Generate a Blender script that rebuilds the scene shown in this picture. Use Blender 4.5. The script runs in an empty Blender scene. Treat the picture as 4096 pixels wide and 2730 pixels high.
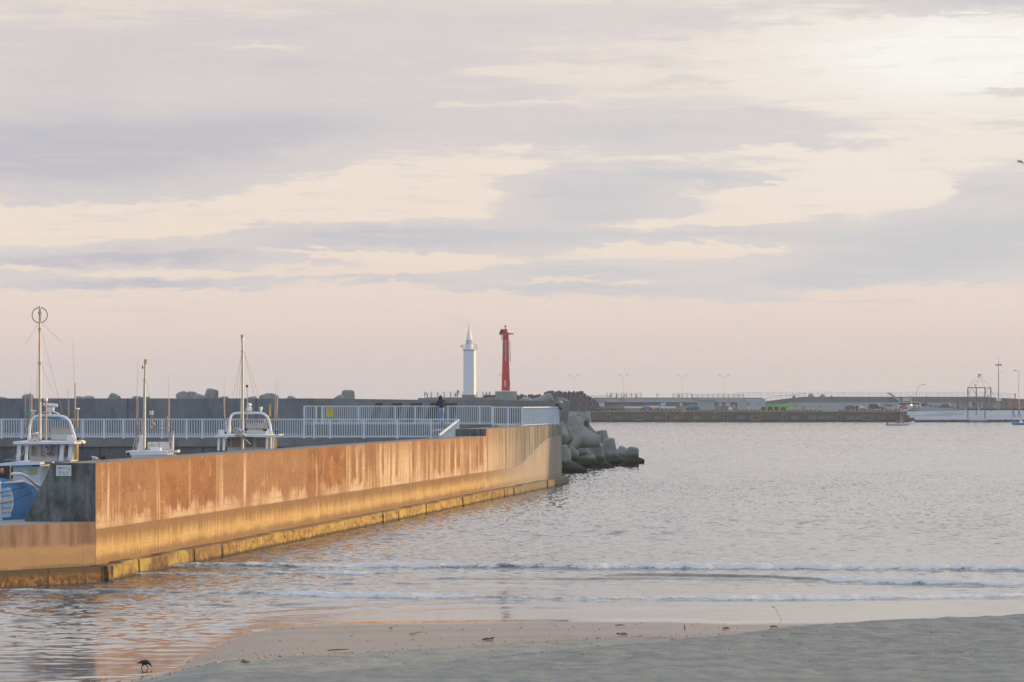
import bpy, math, random
import numpy as np
from mathutils import Vector, Matrix

random.seed(7)
rng = np.random.default_rng(7)
SC = bpy.context.scene
COL = SC.collection
R = math.radians

# ------------------------------------------------------------------ camera
EYE = 5.5                       # metres above the water
FPX = 12185.0                   # focal length in photo pixels (4096 wide)
HOR = 1619.0                    # photo row of the horizon
cam_data = bpy.data.cameras.new("camera")
cam = bpy.data.objects.new("camera", cam_data)
COL.objects.link(cam)
cam.location = (0, 0, EYE)
cam.rotation_euler = (R(90), 0, 0)
cam_data.sensor_width = 36
cam_data.lens = 36 * FPX / 4096
cam_data.shift_y = (HOR - 1365) / 4096
cam_data.clip_start = 0.5
cam_data.clip_end = 12000
SC.camera = cam

# ------------------------------------------------------------------ view
SC.view_settings.view_transform = 'Standard'
SC.view_settings.look = 'None'
SC.view_settings.gamma = 1
SC.view_settings.exposure = 0.35
EXPO = 2 ** 0.35
SC.cycles.max_bounces = 6
SC.cycles.volume_bounces = 0
SC.cycles.use_denoising = True

SUN_AZ, SUN_EL = 84.0, 5.0      # degrees from straight ahead towards the right; elevation
SUN_DIR = Vector((math.sin(R(SUN_AZ)) * math.cos(R(SUN_EL)), math.cos(R(SUN_AZ)) * math.cos(R(SUN_EL)), math.sin(R(SUN_EL))))


# ------------------------------------------------------------------ node helper
class NT:
    def __init__(s, tree):
        s.t = tree

    def n(s, typ, **kw):
        nd = s.t.nodes.new(typ)
        for k, v in kw.items():
            setattr(nd, k, v)
        return nd

    def put(s, v, sock):
        if hasattr(v, 'is_output'):
            s.t.links.new(v, sock)
        elif v is not None:
            if isinstance(v, (tuple, list)) and len(v) == 3 and sock.type == 'RGBA':
                v = (*v, 1)
            sock.default_value = v

    def m(s, op, a, b=None, c=None, clamp=False):
        nd = s.n('ShaderNodeMath', operation=op, use_clamp=clamp)
        s.put(a, nd.inputs[0]); s.put(b, nd.inputs[1])
        if c is not None:
            s.put(c, nd.inputs[2])
        return nd.outputs[0]

    def add(s, a, b): return s.m('ADD', a, b)
    def sub(s, a, b): return s.m('SUBTRACT', a, b)
    def mul(s, a, b): return s.m('MULTIPLY', a, b)

    def mix(s, f, a, b, mode='MIX'):
        nd = s.n('ShaderNodeMix', data_type='RGBA', blend_type=mode)
        s.put(f, nd.inputs[0]); s.put(a, nd.inputs[6]); s.put(b, nd.inputs[7])
        return nd.outputs[2]

    def noise(s, vec, scale=1, detail=4, rough=.5, dist=0):
        nd = s.n('ShaderNodeTexNoise')
        s.put(vec, nd.inputs['Vector']); s.put(scale, nd.inputs['Scale']); s.put(detail, nd.inputs['Detail'])
        s.put(rough, nd.inputs['Roughness']); s.put(dist, nd.inputs['Distortion'])
        return nd.outputs[0]

    def step(s, x, a, b):
        nd = s.n('ShaderNodeMapRange', interpolation_type='SMOOTHSTEP')
        s.put(x, nd.inputs[0]); s.put(a, nd.inputs[1]); s.put(b, nd.inputs[2])
        return nd.outputs[0]

    def lin(s, x, a, b, c, d):
        nd = s.n('ShaderNodeMapRange')
        for i, v in enumerate((x, a, b, c, d)):
            s.put(v, nd.inputs[i])
        return nd.outputs[0]

    def ramp(s, f, stops, interp='LINEAR'):
        nd = s.n('ShaderNodeValToRGB')
        cr = nd.color_ramp
        cr.interpolation = interp
        while len(cr.elements) < len(stops):
            cr.elements.new(0.5)
        for e, (p, c) in zip(cr.elements, stops):
            e.position = p
            e.color = (*c, 1)
        s.put(f, nd.inputs[0])
        return nd.outputs[0]

    def sep(s, v):
        nd = s.n('ShaderNodeSeparateXYZ'); s.put(v, nd.inputs[0])
        return nd.outputs[0], nd.outputs[1], nd.outputs[2]

    def comb(s, x, y, z):
        nd = s.n('ShaderNodeCombineXYZ')
        s.put(x, nd.inputs[0]); s.put(y, nd.inputs[1]); s.put(z, nd.inputs[2])
        return nd.outputs[0]

    def coord(s, k='Object'):
        return s.n('ShaderNodeTexCoord').outputs[k]

    def pos(s):
        return s.n('ShaderNodeNewGeometry').outputs['Position']

    def attr(s, name):
        return s.n('ShaderNodeAttribute', attribute_name=name).outputs['Fac']

    def bump(s, h, strength, dist):
        nd = s.n('ShaderNodeBump')
        s.put(strength, nd.inputs['Strength']); s.put(dist, nd.inputs['Distance']); s.put(h, nd.inputs['Height'])
        return nd.outputs[0]


def lin_rgb(r, g, b):
    f = lambda c: (c / 255 / 12.92) if c / 255 <= .04045 else ((c / 255 + .055) / 1.055) ** 2.4
    return (f(r), f(g), f(b))


# ------------------------------------------------------------------ sky
world = bpy.data.worlds.new("World")
SC.world = world
world.use_nodes = True
wt = NT(world.node_tree)
world.node_tree.nodes.clear()
SKY_STRENGTH = 0.1


def sk(r, g, b, k=1.0):         # a display colour as sky radiance
    c = lin_rgb(r, g, b)
    return tuple(v / EXPO / SKY_STRENGTH * k for v in c)


sky = wt.n('ShaderNodeTexSky', sky_type='NISHITA', sun_disc=False)
sky.sun_elevation = R(SUN_EL)
sky.sun_rotation = R(SUN_AZ)
sky.air_density, sky.dust_density = 1.0, 2.0
dx_, dy_, dz_ = wt.sep(wt.coord('Generated'))
az = wt.m('ARCTAN2', dx_, dy_)
hyp = wt.m('SQRT', wt.add(wt.mul(dx_, dx_), wt.mul(dy_, dy_)))
el = wt.m('DIVIDE', dz_, wt.m('MAXIMUM', hyp, .02))
A = wt.mul(az, 70.0)            # 1 unit = 0.0143 rad
E = wt.mul(el, 70.0)            # 0 at the horizon, 9.3 at the top of the frame
P2 = wt.comb(A, E, 0)
n1 = wt.noise(wt.comb(wt.mul(A, .30), wt.mul(E, 1.25), 3.1), 1, 10, .62, .30)
n2 = wt.noise(wt.comb(wt.mul(A, .9), wt.mul(E, 4.0), 7.7), 1, 10, .66, .35)
n4 = wt.noise(wt.comb(wt.mul(A, .34), wt.mul(E, 7.0), 5.5), 1, 5, .6, .3)
n3 = wt.noise(wt.comb(wt.mul(A, .12), wt.mul(E, .35), 1.3), 1, 3, .5)


def blob(px, py, rx, ry, w, tilt=0.0):
    """an elongated bank of cloud (w > 0) or a gap (w < 0); centre and radii in the units above"""
    mp = wt.n('ShaderNodeMapping', vector_type='TEXTURE')
    wt.put(P2w, mp.inputs[0])
    mp.inputs['Location'].default_value = ((px - 1176.5) / 100, (930 - py) / 100, 0)
    mp.inputs['Rotation'].default_value = (0, 0, R(tilt))
    mp.inputs['Scale'].default_value = (rx / 100 * 1.5, ry / 100 * 1.5, 1)
    g = wt.n('ShaderNodeTexGradient', gradient_type='QUADRATIC_SPHERE')
    wt.put(mp.outputs[0], g.inputs[0])
    return wt.mul(g.outputs['Fac'], w * 1.35)


# wobble the outlines of the banks
wob = wt.n('ShaderNodeVectorMath', operation='ADD')
wt.put(P2, wob.inputs[0])
wt.put(wt.comb(wt.mul(wt.sub(n1, .5), 3.0), wt.mul(wt.sub(n2, .5), .75), 0), wob.inputs[1])
P2w = wob.outputs[0]
BANKS = [(100, 360, 620, 115, 1.25, 0), (650, 300, 560, 95, .75, 4), (1350, 440, 330, 62, 1.0, 0), (1620, 408, 330, 22, .9, -3),
         (1350, 495, 260, 26, .8, 0), (950, 545, 520, 42, 1.05, 0), (300, 595, 560, 40, 1.0, 2), (330, 655, 360, 16, .9, 0),
         (2200, 560, 520, 95, 1.15, 3), (1900, 640, 420, 42, .95, 5), (1350, 625, 330, 24, .8, 0), (1330, 662, 330, 20, .9, 0),
         (2280, 440, 200, 40, .8, 0), (1500, 300, 620, 70, .62, 0), (700, 150, 900, 110, .42, 0), (2250, 15, 340, 45, .75, 0),
         (1150, 40, 820, 60, .35, 0), (1550, 540, 520, 22, .6, 0), (900, 640, 420, 12, .5, 0), (1750, 690, 420, 12, .35, 0),
         (60, 180, 500, 120, .35, 0), (2300, 215, 180, 22, .8, 0),
         (930, 440, 340, 60, -1.2, 4), (230, 512, 420, 36, -1.3, 2), (2180, 150, 440, 95, -1.5, 0), (1980, 440, 420, 42, -1.0, 0),
         (1640, 573, 300, 15, -1.1, 0), (420, 632, 230, 10, -1.0, 0), (1040, 602, 170, 16, -.9, 0), (1600, 512, 300, 14, -.7, 3),
         (720, 582, 340, 10, -.7, -3), (1250, 165, 240, 18, -.5, 0), (1080, 240, 240, 14, -.45, 0), (600, 110, 130, 18, -.4, 0),
         (2050, 672, 260, 18, -.7, 0), (1320, 648, 200, 6, -.9, 0), (60, 622, 200, 8, -.8, 0), (1900, 360, 260, 14, -.5, -6),
         (1000, 700, 1400, 28, -.8, 0), (1150, 395, 130, 14, -.7, 5)]
cov = wt.add(wt.mul(wt.sub(n1, .5), .62), wt.add(wt.mul(wt.sub(n2, .5), .55), wt.mul(wt.sub(n4, .5), .60)))
for b in BANKS:
    cov = wt.add(cov, blob(*b))
lowfade = wt.step(E, 1.2, 2.6)              # no banks in the clear strip over the sea
mask = wt.mul(wt.step(cov, -.02, .26), lowfade)
deep = wt.mul(wt.step(cov, .28, 1.05), lowfade)
# the light behind the banks: pink by the sea, cream higher, nearly white at the upper right
gap = wt.ramp(wt.m('DIVIDE', E, 12.0), [(0.0, sk(209, 202, 202)), (.09, sk(221, 206, 203)), (.17, sk(233, 214, 204)), (.30, sk(240, 224, 208)),
                                       (.46, sk(239, 227, 213)), (.62, sk(233, 221, 212)), (1.0, sk(222, 213, 208))])
glow = wt.mul(wt.step(A, -3, 12), wt.step(E, 1.5, 8))
gap = wt.mix(wt.mul(glow, .75), gap, sk(243, 237, 228))
light = wt.m('MAXIMUM', 0, wt.mul(blob(2200, 140, 470, 125, 1.35, 0), 1.0), clamp=True)
gap = wt.mix(light, gap, sk(247, 244, 240, 1.04))
soft = wt.mix(wt.step(n3, .35, .65), sk(211, 205, 206), sk(218, 210, 208))
soft = wt.mix(wt.step(A, -6, 12), soft, sk(217, 212, 211))
dark = wt.mix(wt.step(A, -10, 4), sk(193, 191, 200), sk(204, 204, 207))
front = wt.mix(wt.mul(mask, wt.sub(1, wt.mul(light, .55))), gap, soft)
front = wt.mix(deep, front, dark)
front = wt.mix(wt.mul(wt.step(n2, .35, .75), .12), front, sk(228, 216, 208))
wisp = wt.mul(wt.step(n4, .50, .68), wt.step(E, 1.0, 3.0))
front = wt.mix(wt.mul(wisp, .22), front, sk(238, 226, 214))
wisp2 = wt.mul(wt.step(wt.noise(wt.comb(wt.mul(A, .5), wt.mul(E, 5.0), 11.5), 1, 8, .62, .4), .54, .70), wt.step(E, .9, 2.0))
front = wt.mix(wt.mul(wisp2, .35), front, sk(205, 199, 204))
# the rest of the dome: grey-blue cloud overhead and behind, warm round the low sun
upper = wt.mix(wt.step(n3, .38, .66), sk(172, 198, 230, 1.28), sk(208, 219, 236, 1.28))
upper = wt.mix(.15, upper, sky.outputs[0])
up = wt.step(el, .40, 1.3)
behind = wt.step(dy_, .45, -.45)
hi = wt.mix(wt.step(n3, .35, .65), sk(213, 214, 221, 1.45), sk(234, 225, 218, 1.5))
front = wt.mix(wt.step(el, .135, .20), front, hi)
dome = wt.mix(wt.m('MAXIMUM', up, wt.mul(behind, .8)), front, upper)
dsun = wt.n('ShaderNodeVectorMath', operation='DOT_PRODUCT')
wt.put(wt.coord('Generated'), dsun.inputs[0]); dsun.inputs[1].default_value = SUN_DIR
warm = wt.m('POWER', wt.m('MAXIMUM', dsun.outputs['Value'], 0), 14)
dome = wt.mix(wt.mul(warm, .7), dome, sk(255, 214, 160, 1.3))
bg = wt.n('ShaderNodeBackground')
wt.put(dome, bg.inputs[0]); bg.inputs[1].default_value = SKY_STRENGTH
wo = wt.n('ShaderNodeOutputWorld')
wt.t.links.new(bg.outputs[0], wo.inputs[0])

# ------------------------------------------------------------------ sun
sd = bpy.data.lights.new("sun", 'SUN')
sd.energy = 3.3
sd.angle = R(0.5)
sd.color = (1.0, .65, .30)
sun = bpy.data.objects.new("sun", sd)
COL.objects.link(sun)
sun.rotation_euler = (-SUN_DIR).to_track_quat('-Z', 'Y').to_euler()
sun.location = (60, 20, 40)


# ------------------------------------------------------------------ materials
MATS = {}


def new_mat(name):
    mt = bpy.data.materials.new(name)
    mt.use_nodes = True
    nt = NT(mt.node_tree)
    bs = mt.node_tree.nodes['Principled BSDF']
    return mt, nt, bs


def pm(name, color, rough=.6, metal=0., var=.15, scale=2.5, bump=0., spec=.5, dirt=None, emit=None):
    """a plain surface with a little unevenness and optional grime"""
    if name in MATS:
        return MATS[name]
    mt, nt, bs = new_mat(name)
    co = nt.coord('Object')
    f = nt.noise(co, scale, 5, .6)
    a = tuple(c * (1 - var) for c in color); b = tuple(min(1, c * (1 + var)) for c in color)
    c = nt.mix(nt.step(f, .3, .7), a, b)
    if dirt:
        g = nt.step(nt.noise(co, scale * 2.3, 6, .65), .52, .75)
        c = nt.mix(nt.mul(g, .6), c, dirt)
    nt.put(c, bs.inputs['Base Color'])
    bs.inputs['Roughness'].default_value = rough
    bs.inputs['Metallic'].default_value = metal
    bs.inputs['Specular IOR Level'].default_value = spec
    if bump:
        nt.put(nt.bump(nt.noise(co, scale * 6, 5, .6), bump, .02), bs.inputs['Normal'])
    if emit:
        bs.inputs['Emission Color'].default_value = (*emit[0], 1)
        bs.inputs['Emission Strength'].default_value = emit[1]
    MATS[name] = mt
    return mt


def concrete(name, base, dark, scale=.5, streak=.5, algae=None, wet=None, seam=None):
    """weathered concrete: blotches, rain streaks, optional dark band near the water line, optional seams every `seam` m"""
    if name in MATS:
        return MATS[name]
    mt, nt, bs = new_mat(name)
    p = nt.pos()
    x, y, z = nt.sep(p)
    hx = nt.add(x, nt.mul(y, .7))
    st = nt.noise(nt.comb(nt.mul(hx, 1.3), 0, nt.mul(z, .12)), 1, 6, .62)
    bl = nt.noise(p, scale, 6, .6)
    fine = nt.noise(p, scale * 14, 4, .6)
    f = nt.add(nt.mul(st, streak), nt.mul(bl, 1 - streak))
    c = nt.mix(nt.step(f, .36, .66), dark, base)
    c = nt.mix(nt.mul(nt.step(fine, .35, .7), .25), c, tuple(v * 1.25 for v in base))
    if seam:
        fr = nt.m('FRACT', nt.m('DIVIDE', x, seam))
        line = nt.m('LESS_THAN', fr, .06 / seam * 2)
        wn = nt.n('ShaderNodeTexWhiteNoise', noise_dimensions='1D')
        nt.put(nt.m('FLOOR', nt.m('DIVIDE', x, seam)), wn.inputs['W'])
        c = nt.mix(nt.mul(wn.outputs[0], .45), c, tuple(v * 1.2 for v in dark))
        c = nt.mix(nt.mul(line, .6), c, tuple(v * .5 for v in dark))
    if algae:
        edge = nt.add(z, nt.mul(nt.sub(nt.noise(nt.comb(hx, 0, 0), .9, 5, .6), .5), .9))
        c = nt.mix(nt.step(edge, wet, wet * .45), c, algae)
    nt.put(c, bs.inputs['Base Color'])
    bs.inputs['Roughness'].default_value = .85
    bs.inputs['Specular IOR Level'].default_value = .3
    nt.put(nt.bump(fine, .35, .03), bs.inputs['Normal'])
    MATS[name] = mt
    return mt


# ------------------------------------------------------------------ mesh helper
OFF = {}


class MB:
    def __init__(s):
        s.v, s.f, s.mi, s.cur = [], [], [], 0

    def raw(s, vs, fs):
        o = len(s.v)
        s.v += [tuple(p) for p in vs]
        for f in fs:
            s.f.append([i + o for i in f]); s.mi.append(s.cur)
        return s

    def box(s, c, d, rz=0., ry=0.):
        cx, cy, cz = c
        hx, hy, hz = d[0] / 2, d[1] / 2, d[2] / 2
        M = Matrix.Rotation(rz, 3, 'Z') @ Matrix.Rotation(ry, 3, 'Y')
        vs = [Vector((cx, cy, cz)) + M @ Vector((sx * hx, sy * hy, sz * hz)) for sz in (-1, 1) for sx, sy in ((-1, -1), (1, -1), (1, 1), (-1, 1))]
        return s.raw(vs, [(3, 2, 1, 0), (4, 5, 6, 7), (0, 1, 5, 4), (1, 2, 6, 5), (2, 3, 7, 6), (3, 0, 4, 7)])

    def b2(s, x0, x1, y0, y1, z0, z1):
        return s.box(((x0 + x1) / 2, (y0 + y1) / 2, (z0 + z1) / 2), (abs(x1 - x0), abs(y1 - y0), abs(z1 - z0)))

    def tube(s, pts, r, n=8, cap=True):
        """a round bar through pts; r is one radius or one per point"""
        pts = [Vector(p) for p in pts]
        rs = r if isinstance(r, (list, tuple)) else [r] * len(pts)
        rings, up = [], None
        for i, p in enumerate(pts):
            t = ((pts[i + 1] if i + 1 < len(pts) else p) - (pts[i - 1] if i else p)).normalized()
            if up is None:
                up = Vector((0, 0, 1)) if abs(t.z) < .9 else Vector((1, 0, 0))
            a = t.cross(up).normalized()
            b = a.cross(t).normalized()
            up = b
            rings.append([p + (a * math.cos(2 * math.pi * k / n) + b * math.sin(2 * math.pi * k / n)) * rs[i] for k in range(n)])
        vs = [q for ring in rings for q in ring]
        fs = [(i * n + k, i * n + (k + 1) % n, (i + 1) * n + (k + 1) % n, (i + 1) * n + k) for i in range(len(pts) - 1) for k in range(n)]
        if cap:
            fs += [tuple(reversed(range(n))), tuple(range((len(pts) - 1) * n, len(pts) * n))]
        return s.raw(vs, fs)

    def bar(s, p0, p1, w, h):
        """a square bar: w across, h up"""
        p0, p1 = Vector(p0), Vector(p1)
        t = (p1 - p0).normalized()
        up = Vector((0, 0, 1)) if abs(t.z) < .95 else Vector((0, 1, 0))
        a = t.cross(up).normalized() * (w / 2); b = a.cross(t).normalized() * (h / 2)
        vs = [q + sa * a + sb * b for q in (p0, p1) for sa, sb in ((-1, -1), (1, -1), (1, 1), (-1, 1))]
        return s.raw(vs, [(0, 1, 2, 3), (7, 6, 5, 4), (0, 4, 5, 1), (1, 5, 6, 2), (2, 6, 7, 3), (3, 7, 4, 0)])

    def lathe(s, prof, c=(0, 0, 0), n=20, rot=0.):
        """prof: (radius, z) from bottom to top"""
        vs, fs = [], []
        for r, z in prof:
            for k in range(n):
                a = 2 * math.pi * k / n + rot
                vs.append((c[0] + r * math.cos(a), c[1] + r * math.sin(a), c[2] + z))
        for i in range(len(prof) - 1):
            for k in range(n):
                fs.append((i * n + k, i * n + (k + 1) % n, (i + 1) * n + (k + 1) % n, (i + 1) * n + k))
        fs.append(tuple(reversed(range(n)))); fs.append(tuple(range((len(prof) - 1) * n, len(prof) * n)))
        return s.raw(vs, fs)

    def ball(s, c, r, n=12, m=8):
        rx, ry, rz = r if isinstance(r, (list, tuple)) else (r, r, r)
        vs, fs = [(c[0], c[1], c[2] - rz)], []
        for i in range(1, m):
            t = math.pi * i / m
            for k in range(n):
                a = 2 * math.pi * k / n
                vs.append((c[0] + rx * math.sin(t) * math.cos(a), c[1] + ry * math.sin(t) * math.sin(a), c[2] - rz * math.cos(t)))
        vs.append((c[0], c[1], c[2] + rz))
        for k in range(n):
            fs.append((0, 1 + (k + 1) % n, 1 + k))
            fs.append((len(vs) - 1, 1 + (m - 2) * n + k, 1 + (m - 2) * n + (k + 1) % n))
        for i in range(m - 2):
            for k in range(n):
                a = 1 + i * n
                fs.append((a + k, a + (k + 1) % n, a + n + (k + 1) % n, a + n + k))
        return s.raw(vs, fs)

    def ring(s, c, rad, r, axis='Y', n=24, m=6):
        pts = []
        vs, fs = [], []
        for i in range(n):
            a = 2 * math.pi * i / n
            for k in range(m):
                b = 2 * math.pi * k / m
                q, h = rad + r * math.cos(b), r * math.sin(b)
                if axis == 'Y':
                    p = (q * math.cos(a), h, q * math.sin(a))
                elif axis == 'Z':
                    p = (q * math.cos(a), q * math.sin(a), h)
                else:
                    p = (h, q * math.cos(a), q * math.sin(a))
                vs.append((c[0] + p[0], c[1] + p[1], c[2] + p[2]))
        for i in range(n):
            for k in range(m):
                fs.append((i * m + k, ((i + 1) % n) * m + k, ((i + 1) % n) * m + (k + 1) % m, i * m + (k + 1) % m))
        return s.raw(vs, fs)

    def prism(s, poly, vec):
        """poly: 3-D outline, pushed along vec into a solid"""
        vec = Vector(vec); n = len(poly)
        a = [Vector(p) for p in poly]; b = [p + vec for p in a]
        fs = [tuple(reversed(range(n))), tuple(range(n, 2 * n))] + [(k, (k + 1) % n, n + (k + 1) % n, n + k) for k in range(n)]
        return s.raw(a + b, fs)

    def mat(s, i):
        s.cur = i
        return s

    def build(s, name, mats, parent=None, smooth=0, local=False):
        off = Vector((0, 0, 0))
        if parent is not None and not local:
            off = OFF.get(parent.name, Vector((0, 0, 0)))
        me = bpy.data.meshes.new(name)
        me.from_pydata([tuple(Vector(p) - off) for p in s.v], [], s.f)
        for q in (mats if isinstance(mats, (list, tuple)) else [mats]):
            me.materials.append(q)
        me.polygons.foreach_set('material_index', s.mi)
        import bmesh
        bm = bmesh.new(); bm.from_mesh(me)
        bmesh.ops.recalc_face_normals(bm, faces=bm.faces)
        bm.to_mesh(me); bm.free()
        if smooth:
            me.shade_smooth()
            me.set_sharp_from_angle(angle=R(smooth))
        me.update()
        o = bpy.data.objects.new(name, me)
        COL.objects.link(o)
        if parent is not None:
            o.parent = parent
            OFF[o.name] = off
        return o


def tag(o, label=None, cat=None, group=None, kind=None):
    if label: o['label'] = label
    if cat: o['category'] = cat
    if group: o['group'] = group
    if kind: o['kind'] = kind
    return o


def thing(name, label, cat, loc, group=None, rz=0.):
    o = bpy.data.objects.new(name, None)
    o.empty_display_size = .2
    COL.objects.link(o)
    o.location = loc
    o.rotation_euler = (0, 0, rz)
    OFF[o.name] = Vector(loc)
    return tag(o, label, cat, group, 'thing')


def copy_tree(root, loc, label, rz=None, scale=None):
    c = root.copy(); COL.objects.link(c)
    c.location = loc; c['label'] = label
    if rz is not None: c.rotation_euler = (0, 0, rz)
    if scale is not None: c.scale = (scale,) * 3 if not isinstance(scale, tuple) else scale
    for ch in list(root.children):
        d = ch.copy(); COL.objects.link(d); d.parent = c
        for g in list(ch.children):
            e = g.copy(); COL.objects.link(e); e.parent = d
    return c


def P(nx, ny, D):               # a point of the place seen at photo pixel (nx, ny), D metres ahead
    return Vector(((nx - 2048) / FPX * D, D, EYE - (ny - HOR) / FPX * D))


def PX(nx, D): return (nx - 2048) / FPX * D
def PZ(ny, D): return EYE - (ny - HOR) / FPX * D
def gD(ny): return EYE * FPX / (ny - HOR)      # distance of a point on the water seen at row ny


def text_part(name, body, size, mat, loc, parent, rot=(90, 0, 0), align='CENTER'):
    cu = bpy.data.curves.new(name, 'FONT')
    cu.body = body; cu.size = size; cu.align_x = align; cu.align_y = 'CENTER'; cu.extrude = .001
    t = bpy.data.objects.new(name, cu); COL.objects.link(t)
    dg = bpy.context.evaluated_depsgraph_get(); dg.update()
    me = bpy.data.meshes.new_from_object(t.evaluated_get(dg))
    bpy.data.objects.remove(t)
    o = bpy.data.objects.new(name, me); COL.objects.link(o)
    me.materials.clear(); me.materials.append(mat)
    o.parent = parent
    o.location = Vector(loc) - OFF.get(parent.name, Vector((0, 0, 0)))
    o.rotation_euler = tuple(R(a) for a in rot)
    return o

# ================================================================== GROUND AND WATER
def poly_y(pts, z=0.0):
    """photo points on the ground -> a function Y(X) of the place"""
    q = []
    for nx, ny in pts:
        D = (EYE - z) * FPX / (ny - HOR)
        q.append((PX(nx, D), D))
    q.sort()
    xs = np.array([a for a, _ in q]); ys = np.array([b for _, b in q])
    return lambda X: np.interp(X, xs, ys)


def sstep(x, a, b):
    t = np.clip((x - a) / (b - a), 0, 1)
    return t * t * (3 - 2 * t)


SH_X = np.array([-60, -14, -10, -9.0, -7.6, -7.0, -6.75, -6.45, -6.0, -5.5, -3, .33, 3.85, 5.55, 8, 13.5, 20, 60])
SH_Y = np.array([40, 57.5, 60.3, 61.2, 62.6, 64.5, 68.6, 73.2, 75.6, 76.8, 77.5, 78.0, 78.3, 77.4, 77.7, 80.4, 84, 100])


def shore(X):
    return np.interp(X, SH_X, SH_Y)


def vnoise(X, Y, s, seed):
    """smooth value noise in the plane"""
    r = np.random.default_rng(seed)
    g = r.random((64, 64))
    x = X / s; y = Y / s
    i = np.floor(x).astype(int); j = np.floor(y).astype(int)
    u = x - i; v = y - j
    u = u * u * (3 - 2 * u); v = v * v * (3 - 2 * v)
    a = g[i % 64, j % 64]; b = g[(i + 1) % 64, j % 64]; c = g[i % 64, (j + 1) % 64]; d = g[(i + 1) % 64, (j + 1) % 64]
    return (a * (1 - u) + b * u) * (1 - v) + (c * (1 - u) + d * u) * v


def grid_mesh(name, X, Y, Z, mats, attrs=None, extra=None):
    ny, nx = X.shape
    co = np.stack([X, Y, Z], -1).reshape(-1, 3)
    idx = np.arange(nx * ny).reshape(ny, nx)
    q = np.stack([idx[:-1, :-1], idx[:-1, 1:], idx[1:, 1:], idx[1:, :-1]], -1).reshape(-1, 4)
    if extra is not None:
        ev, ef = extra
        q = np.concatenate([q, np.array(ef) + len(co)]); co = np.concatenate([co, np.array(ev, float)])
    me = bpy.data.meshes.new(name)
    me.vertices.add(len(co)); me.vertices.foreach_set('co', co.astype(np.float32).ravel())
    me.loops.add(q.size); me.loops.foreach_set('vertex_index', q.astype(np.int32).ravel())
    me.polygons.add(len(q)); me.polygons.foreach_set('loop_start', (np.arange(len(q)) * 4).astype(np.int32))
    me.update(calc_edges=True)
    me.polygons.foreach_set('use_smooth', np.ones(len(q), bool))
    for k, a in (attrs or {}).items():
        at = me.attributes.new(k, 'FLOAT', 'POINT')
        full = np.zeros(len(co), np.float32); full[:a.size] = a.ravel()
        at.data.foreach_set('value', full)
    me.materials.append(mats)
    o = bpy.data.objects.new(name, me); COL.objects.link(o)
    return o


# ---- sand
xs = np.concatenate([np.linspace(-60, -18, 30)[:-1], np.linspace(-18, 22, 520), np.linspace(22, 60, 30)[1:]])
ys = np.concatenate([np.linspace(-40, 55, 60)[:-1], np.linspace(55, 86, 520), np.linspace(86, 100, 20)[1:]])
SX, SY = np.meshgrid(xs, ys)
b1 = poly_y([(-400, 2760), (200, 2727), (500, 2712), (760, 2692), (1117, 2665), (1593, 2633), (2099, 2588), (2497, 2564), (2927, 2564), (3067, 2536), (3347, 2503), (3673, 2480), (4096, 2457), (4700, 2430)], .12)
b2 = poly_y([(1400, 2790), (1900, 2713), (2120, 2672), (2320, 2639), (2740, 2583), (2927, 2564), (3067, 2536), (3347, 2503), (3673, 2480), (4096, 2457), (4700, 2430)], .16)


def sand_z(X, Y):
    d = shore(X) - Y
    z = np.where(d > 0, .011 * d + .10 * sstep(d, 0, 7) * sstep(X, -8.5, -4.5), .03 * d)
    z = z + .02 * np.maximum(0, d - 12)
    z = z + .10 * sstep(b2(X) - Y, -.15, .55)          # the small scarp along the edge of the shade-toned sand
    z = z + .03 * sstep(b1(X) - Y, -.1, .5)
    return z


SZ = sand_z(SX, SY)
lobe = (1 - sstep(SX, -5.5, -3.0)) * (1 - dry_) if False else (1 - sstep(SX, -5.6, -3.2))
shoreline = np.exp(-((shore(SX) - SY - .8) / 2.2) ** 2)
SZ = SZ + lobe * shoreline * .055 * (vnoise(SX * .35 + SY * .12, SY, .55, 31) * .6 + vnoise(SX * .5, SY, .22, 32) * .4 - .55)
dry = sstep(b1(SX) - SY, -.9, 1.0)
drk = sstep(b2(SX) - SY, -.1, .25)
SZ = SZ + dry * (.040 * (vnoise(SX, SY, .35, 3) - .5) + .03 * (vnoise(SX * .6, SY, .9, 4) - .5)) + .004 * (vnoise(SX, SY, .2, 5) - .5) * (1 - dry)
SZ = SZ + .012 * (vnoise(SX * .4, SY, 1.6, 6) - .5) * (1 - dry)

mt, nt, bs = new_mat('sand')
p = nt.pos(); x, y, z = nt.sep(p)
wobn = nt.mul(nt.sub(nt.noise(nt.comb(nt.mul(x, .5), y, 0), 1.2, 6, .65), .5), .9)
dr = nt.step(nt.add(nt.attr('dry'), wobn), .30, .72)
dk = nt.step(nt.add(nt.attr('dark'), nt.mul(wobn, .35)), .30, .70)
spk = nt.noise(p, 9, 6, .7)
clump = nt.noise(nt.comb(nt.mul(x, .8), nt.mul(y, .45), 0), 1.6, 6, .65)
wetc = nt.mix(nt.step(nt.noise(nt.comb(nt.mul(x, .25), y, 0), .6, 4), .3, .7), (.175, .112, .072), (.235, .158, .106))
dryc = nt.mix(nt.step(clump, .35, .65), (.245, .228, .19), (.325, .30, .245))
drkc = nt.mix(nt.step(clump, .35, .65), (.172, .174, .155), (.25, .248, .218))  # darker tone paints in the shade over the lower right of the beach
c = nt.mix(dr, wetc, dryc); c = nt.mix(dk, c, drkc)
mark = nt.noise(nt.comb(nt.mul(x, .55), y, 3), 5.5, 5, .6)
c = nt.mix(nt.mul(nt.mul(nt.step(mark, .44, .33), dr), .45), c, (.11, .11, .105))
c = nt.mix(nt.mul(nt.step(spk, .58, .70), .45), c, (.40, .36, .30))
c = nt.mix(nt.mul(nt.step(spk, .42, .30), .35), c, (.09, .09, .09))
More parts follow.
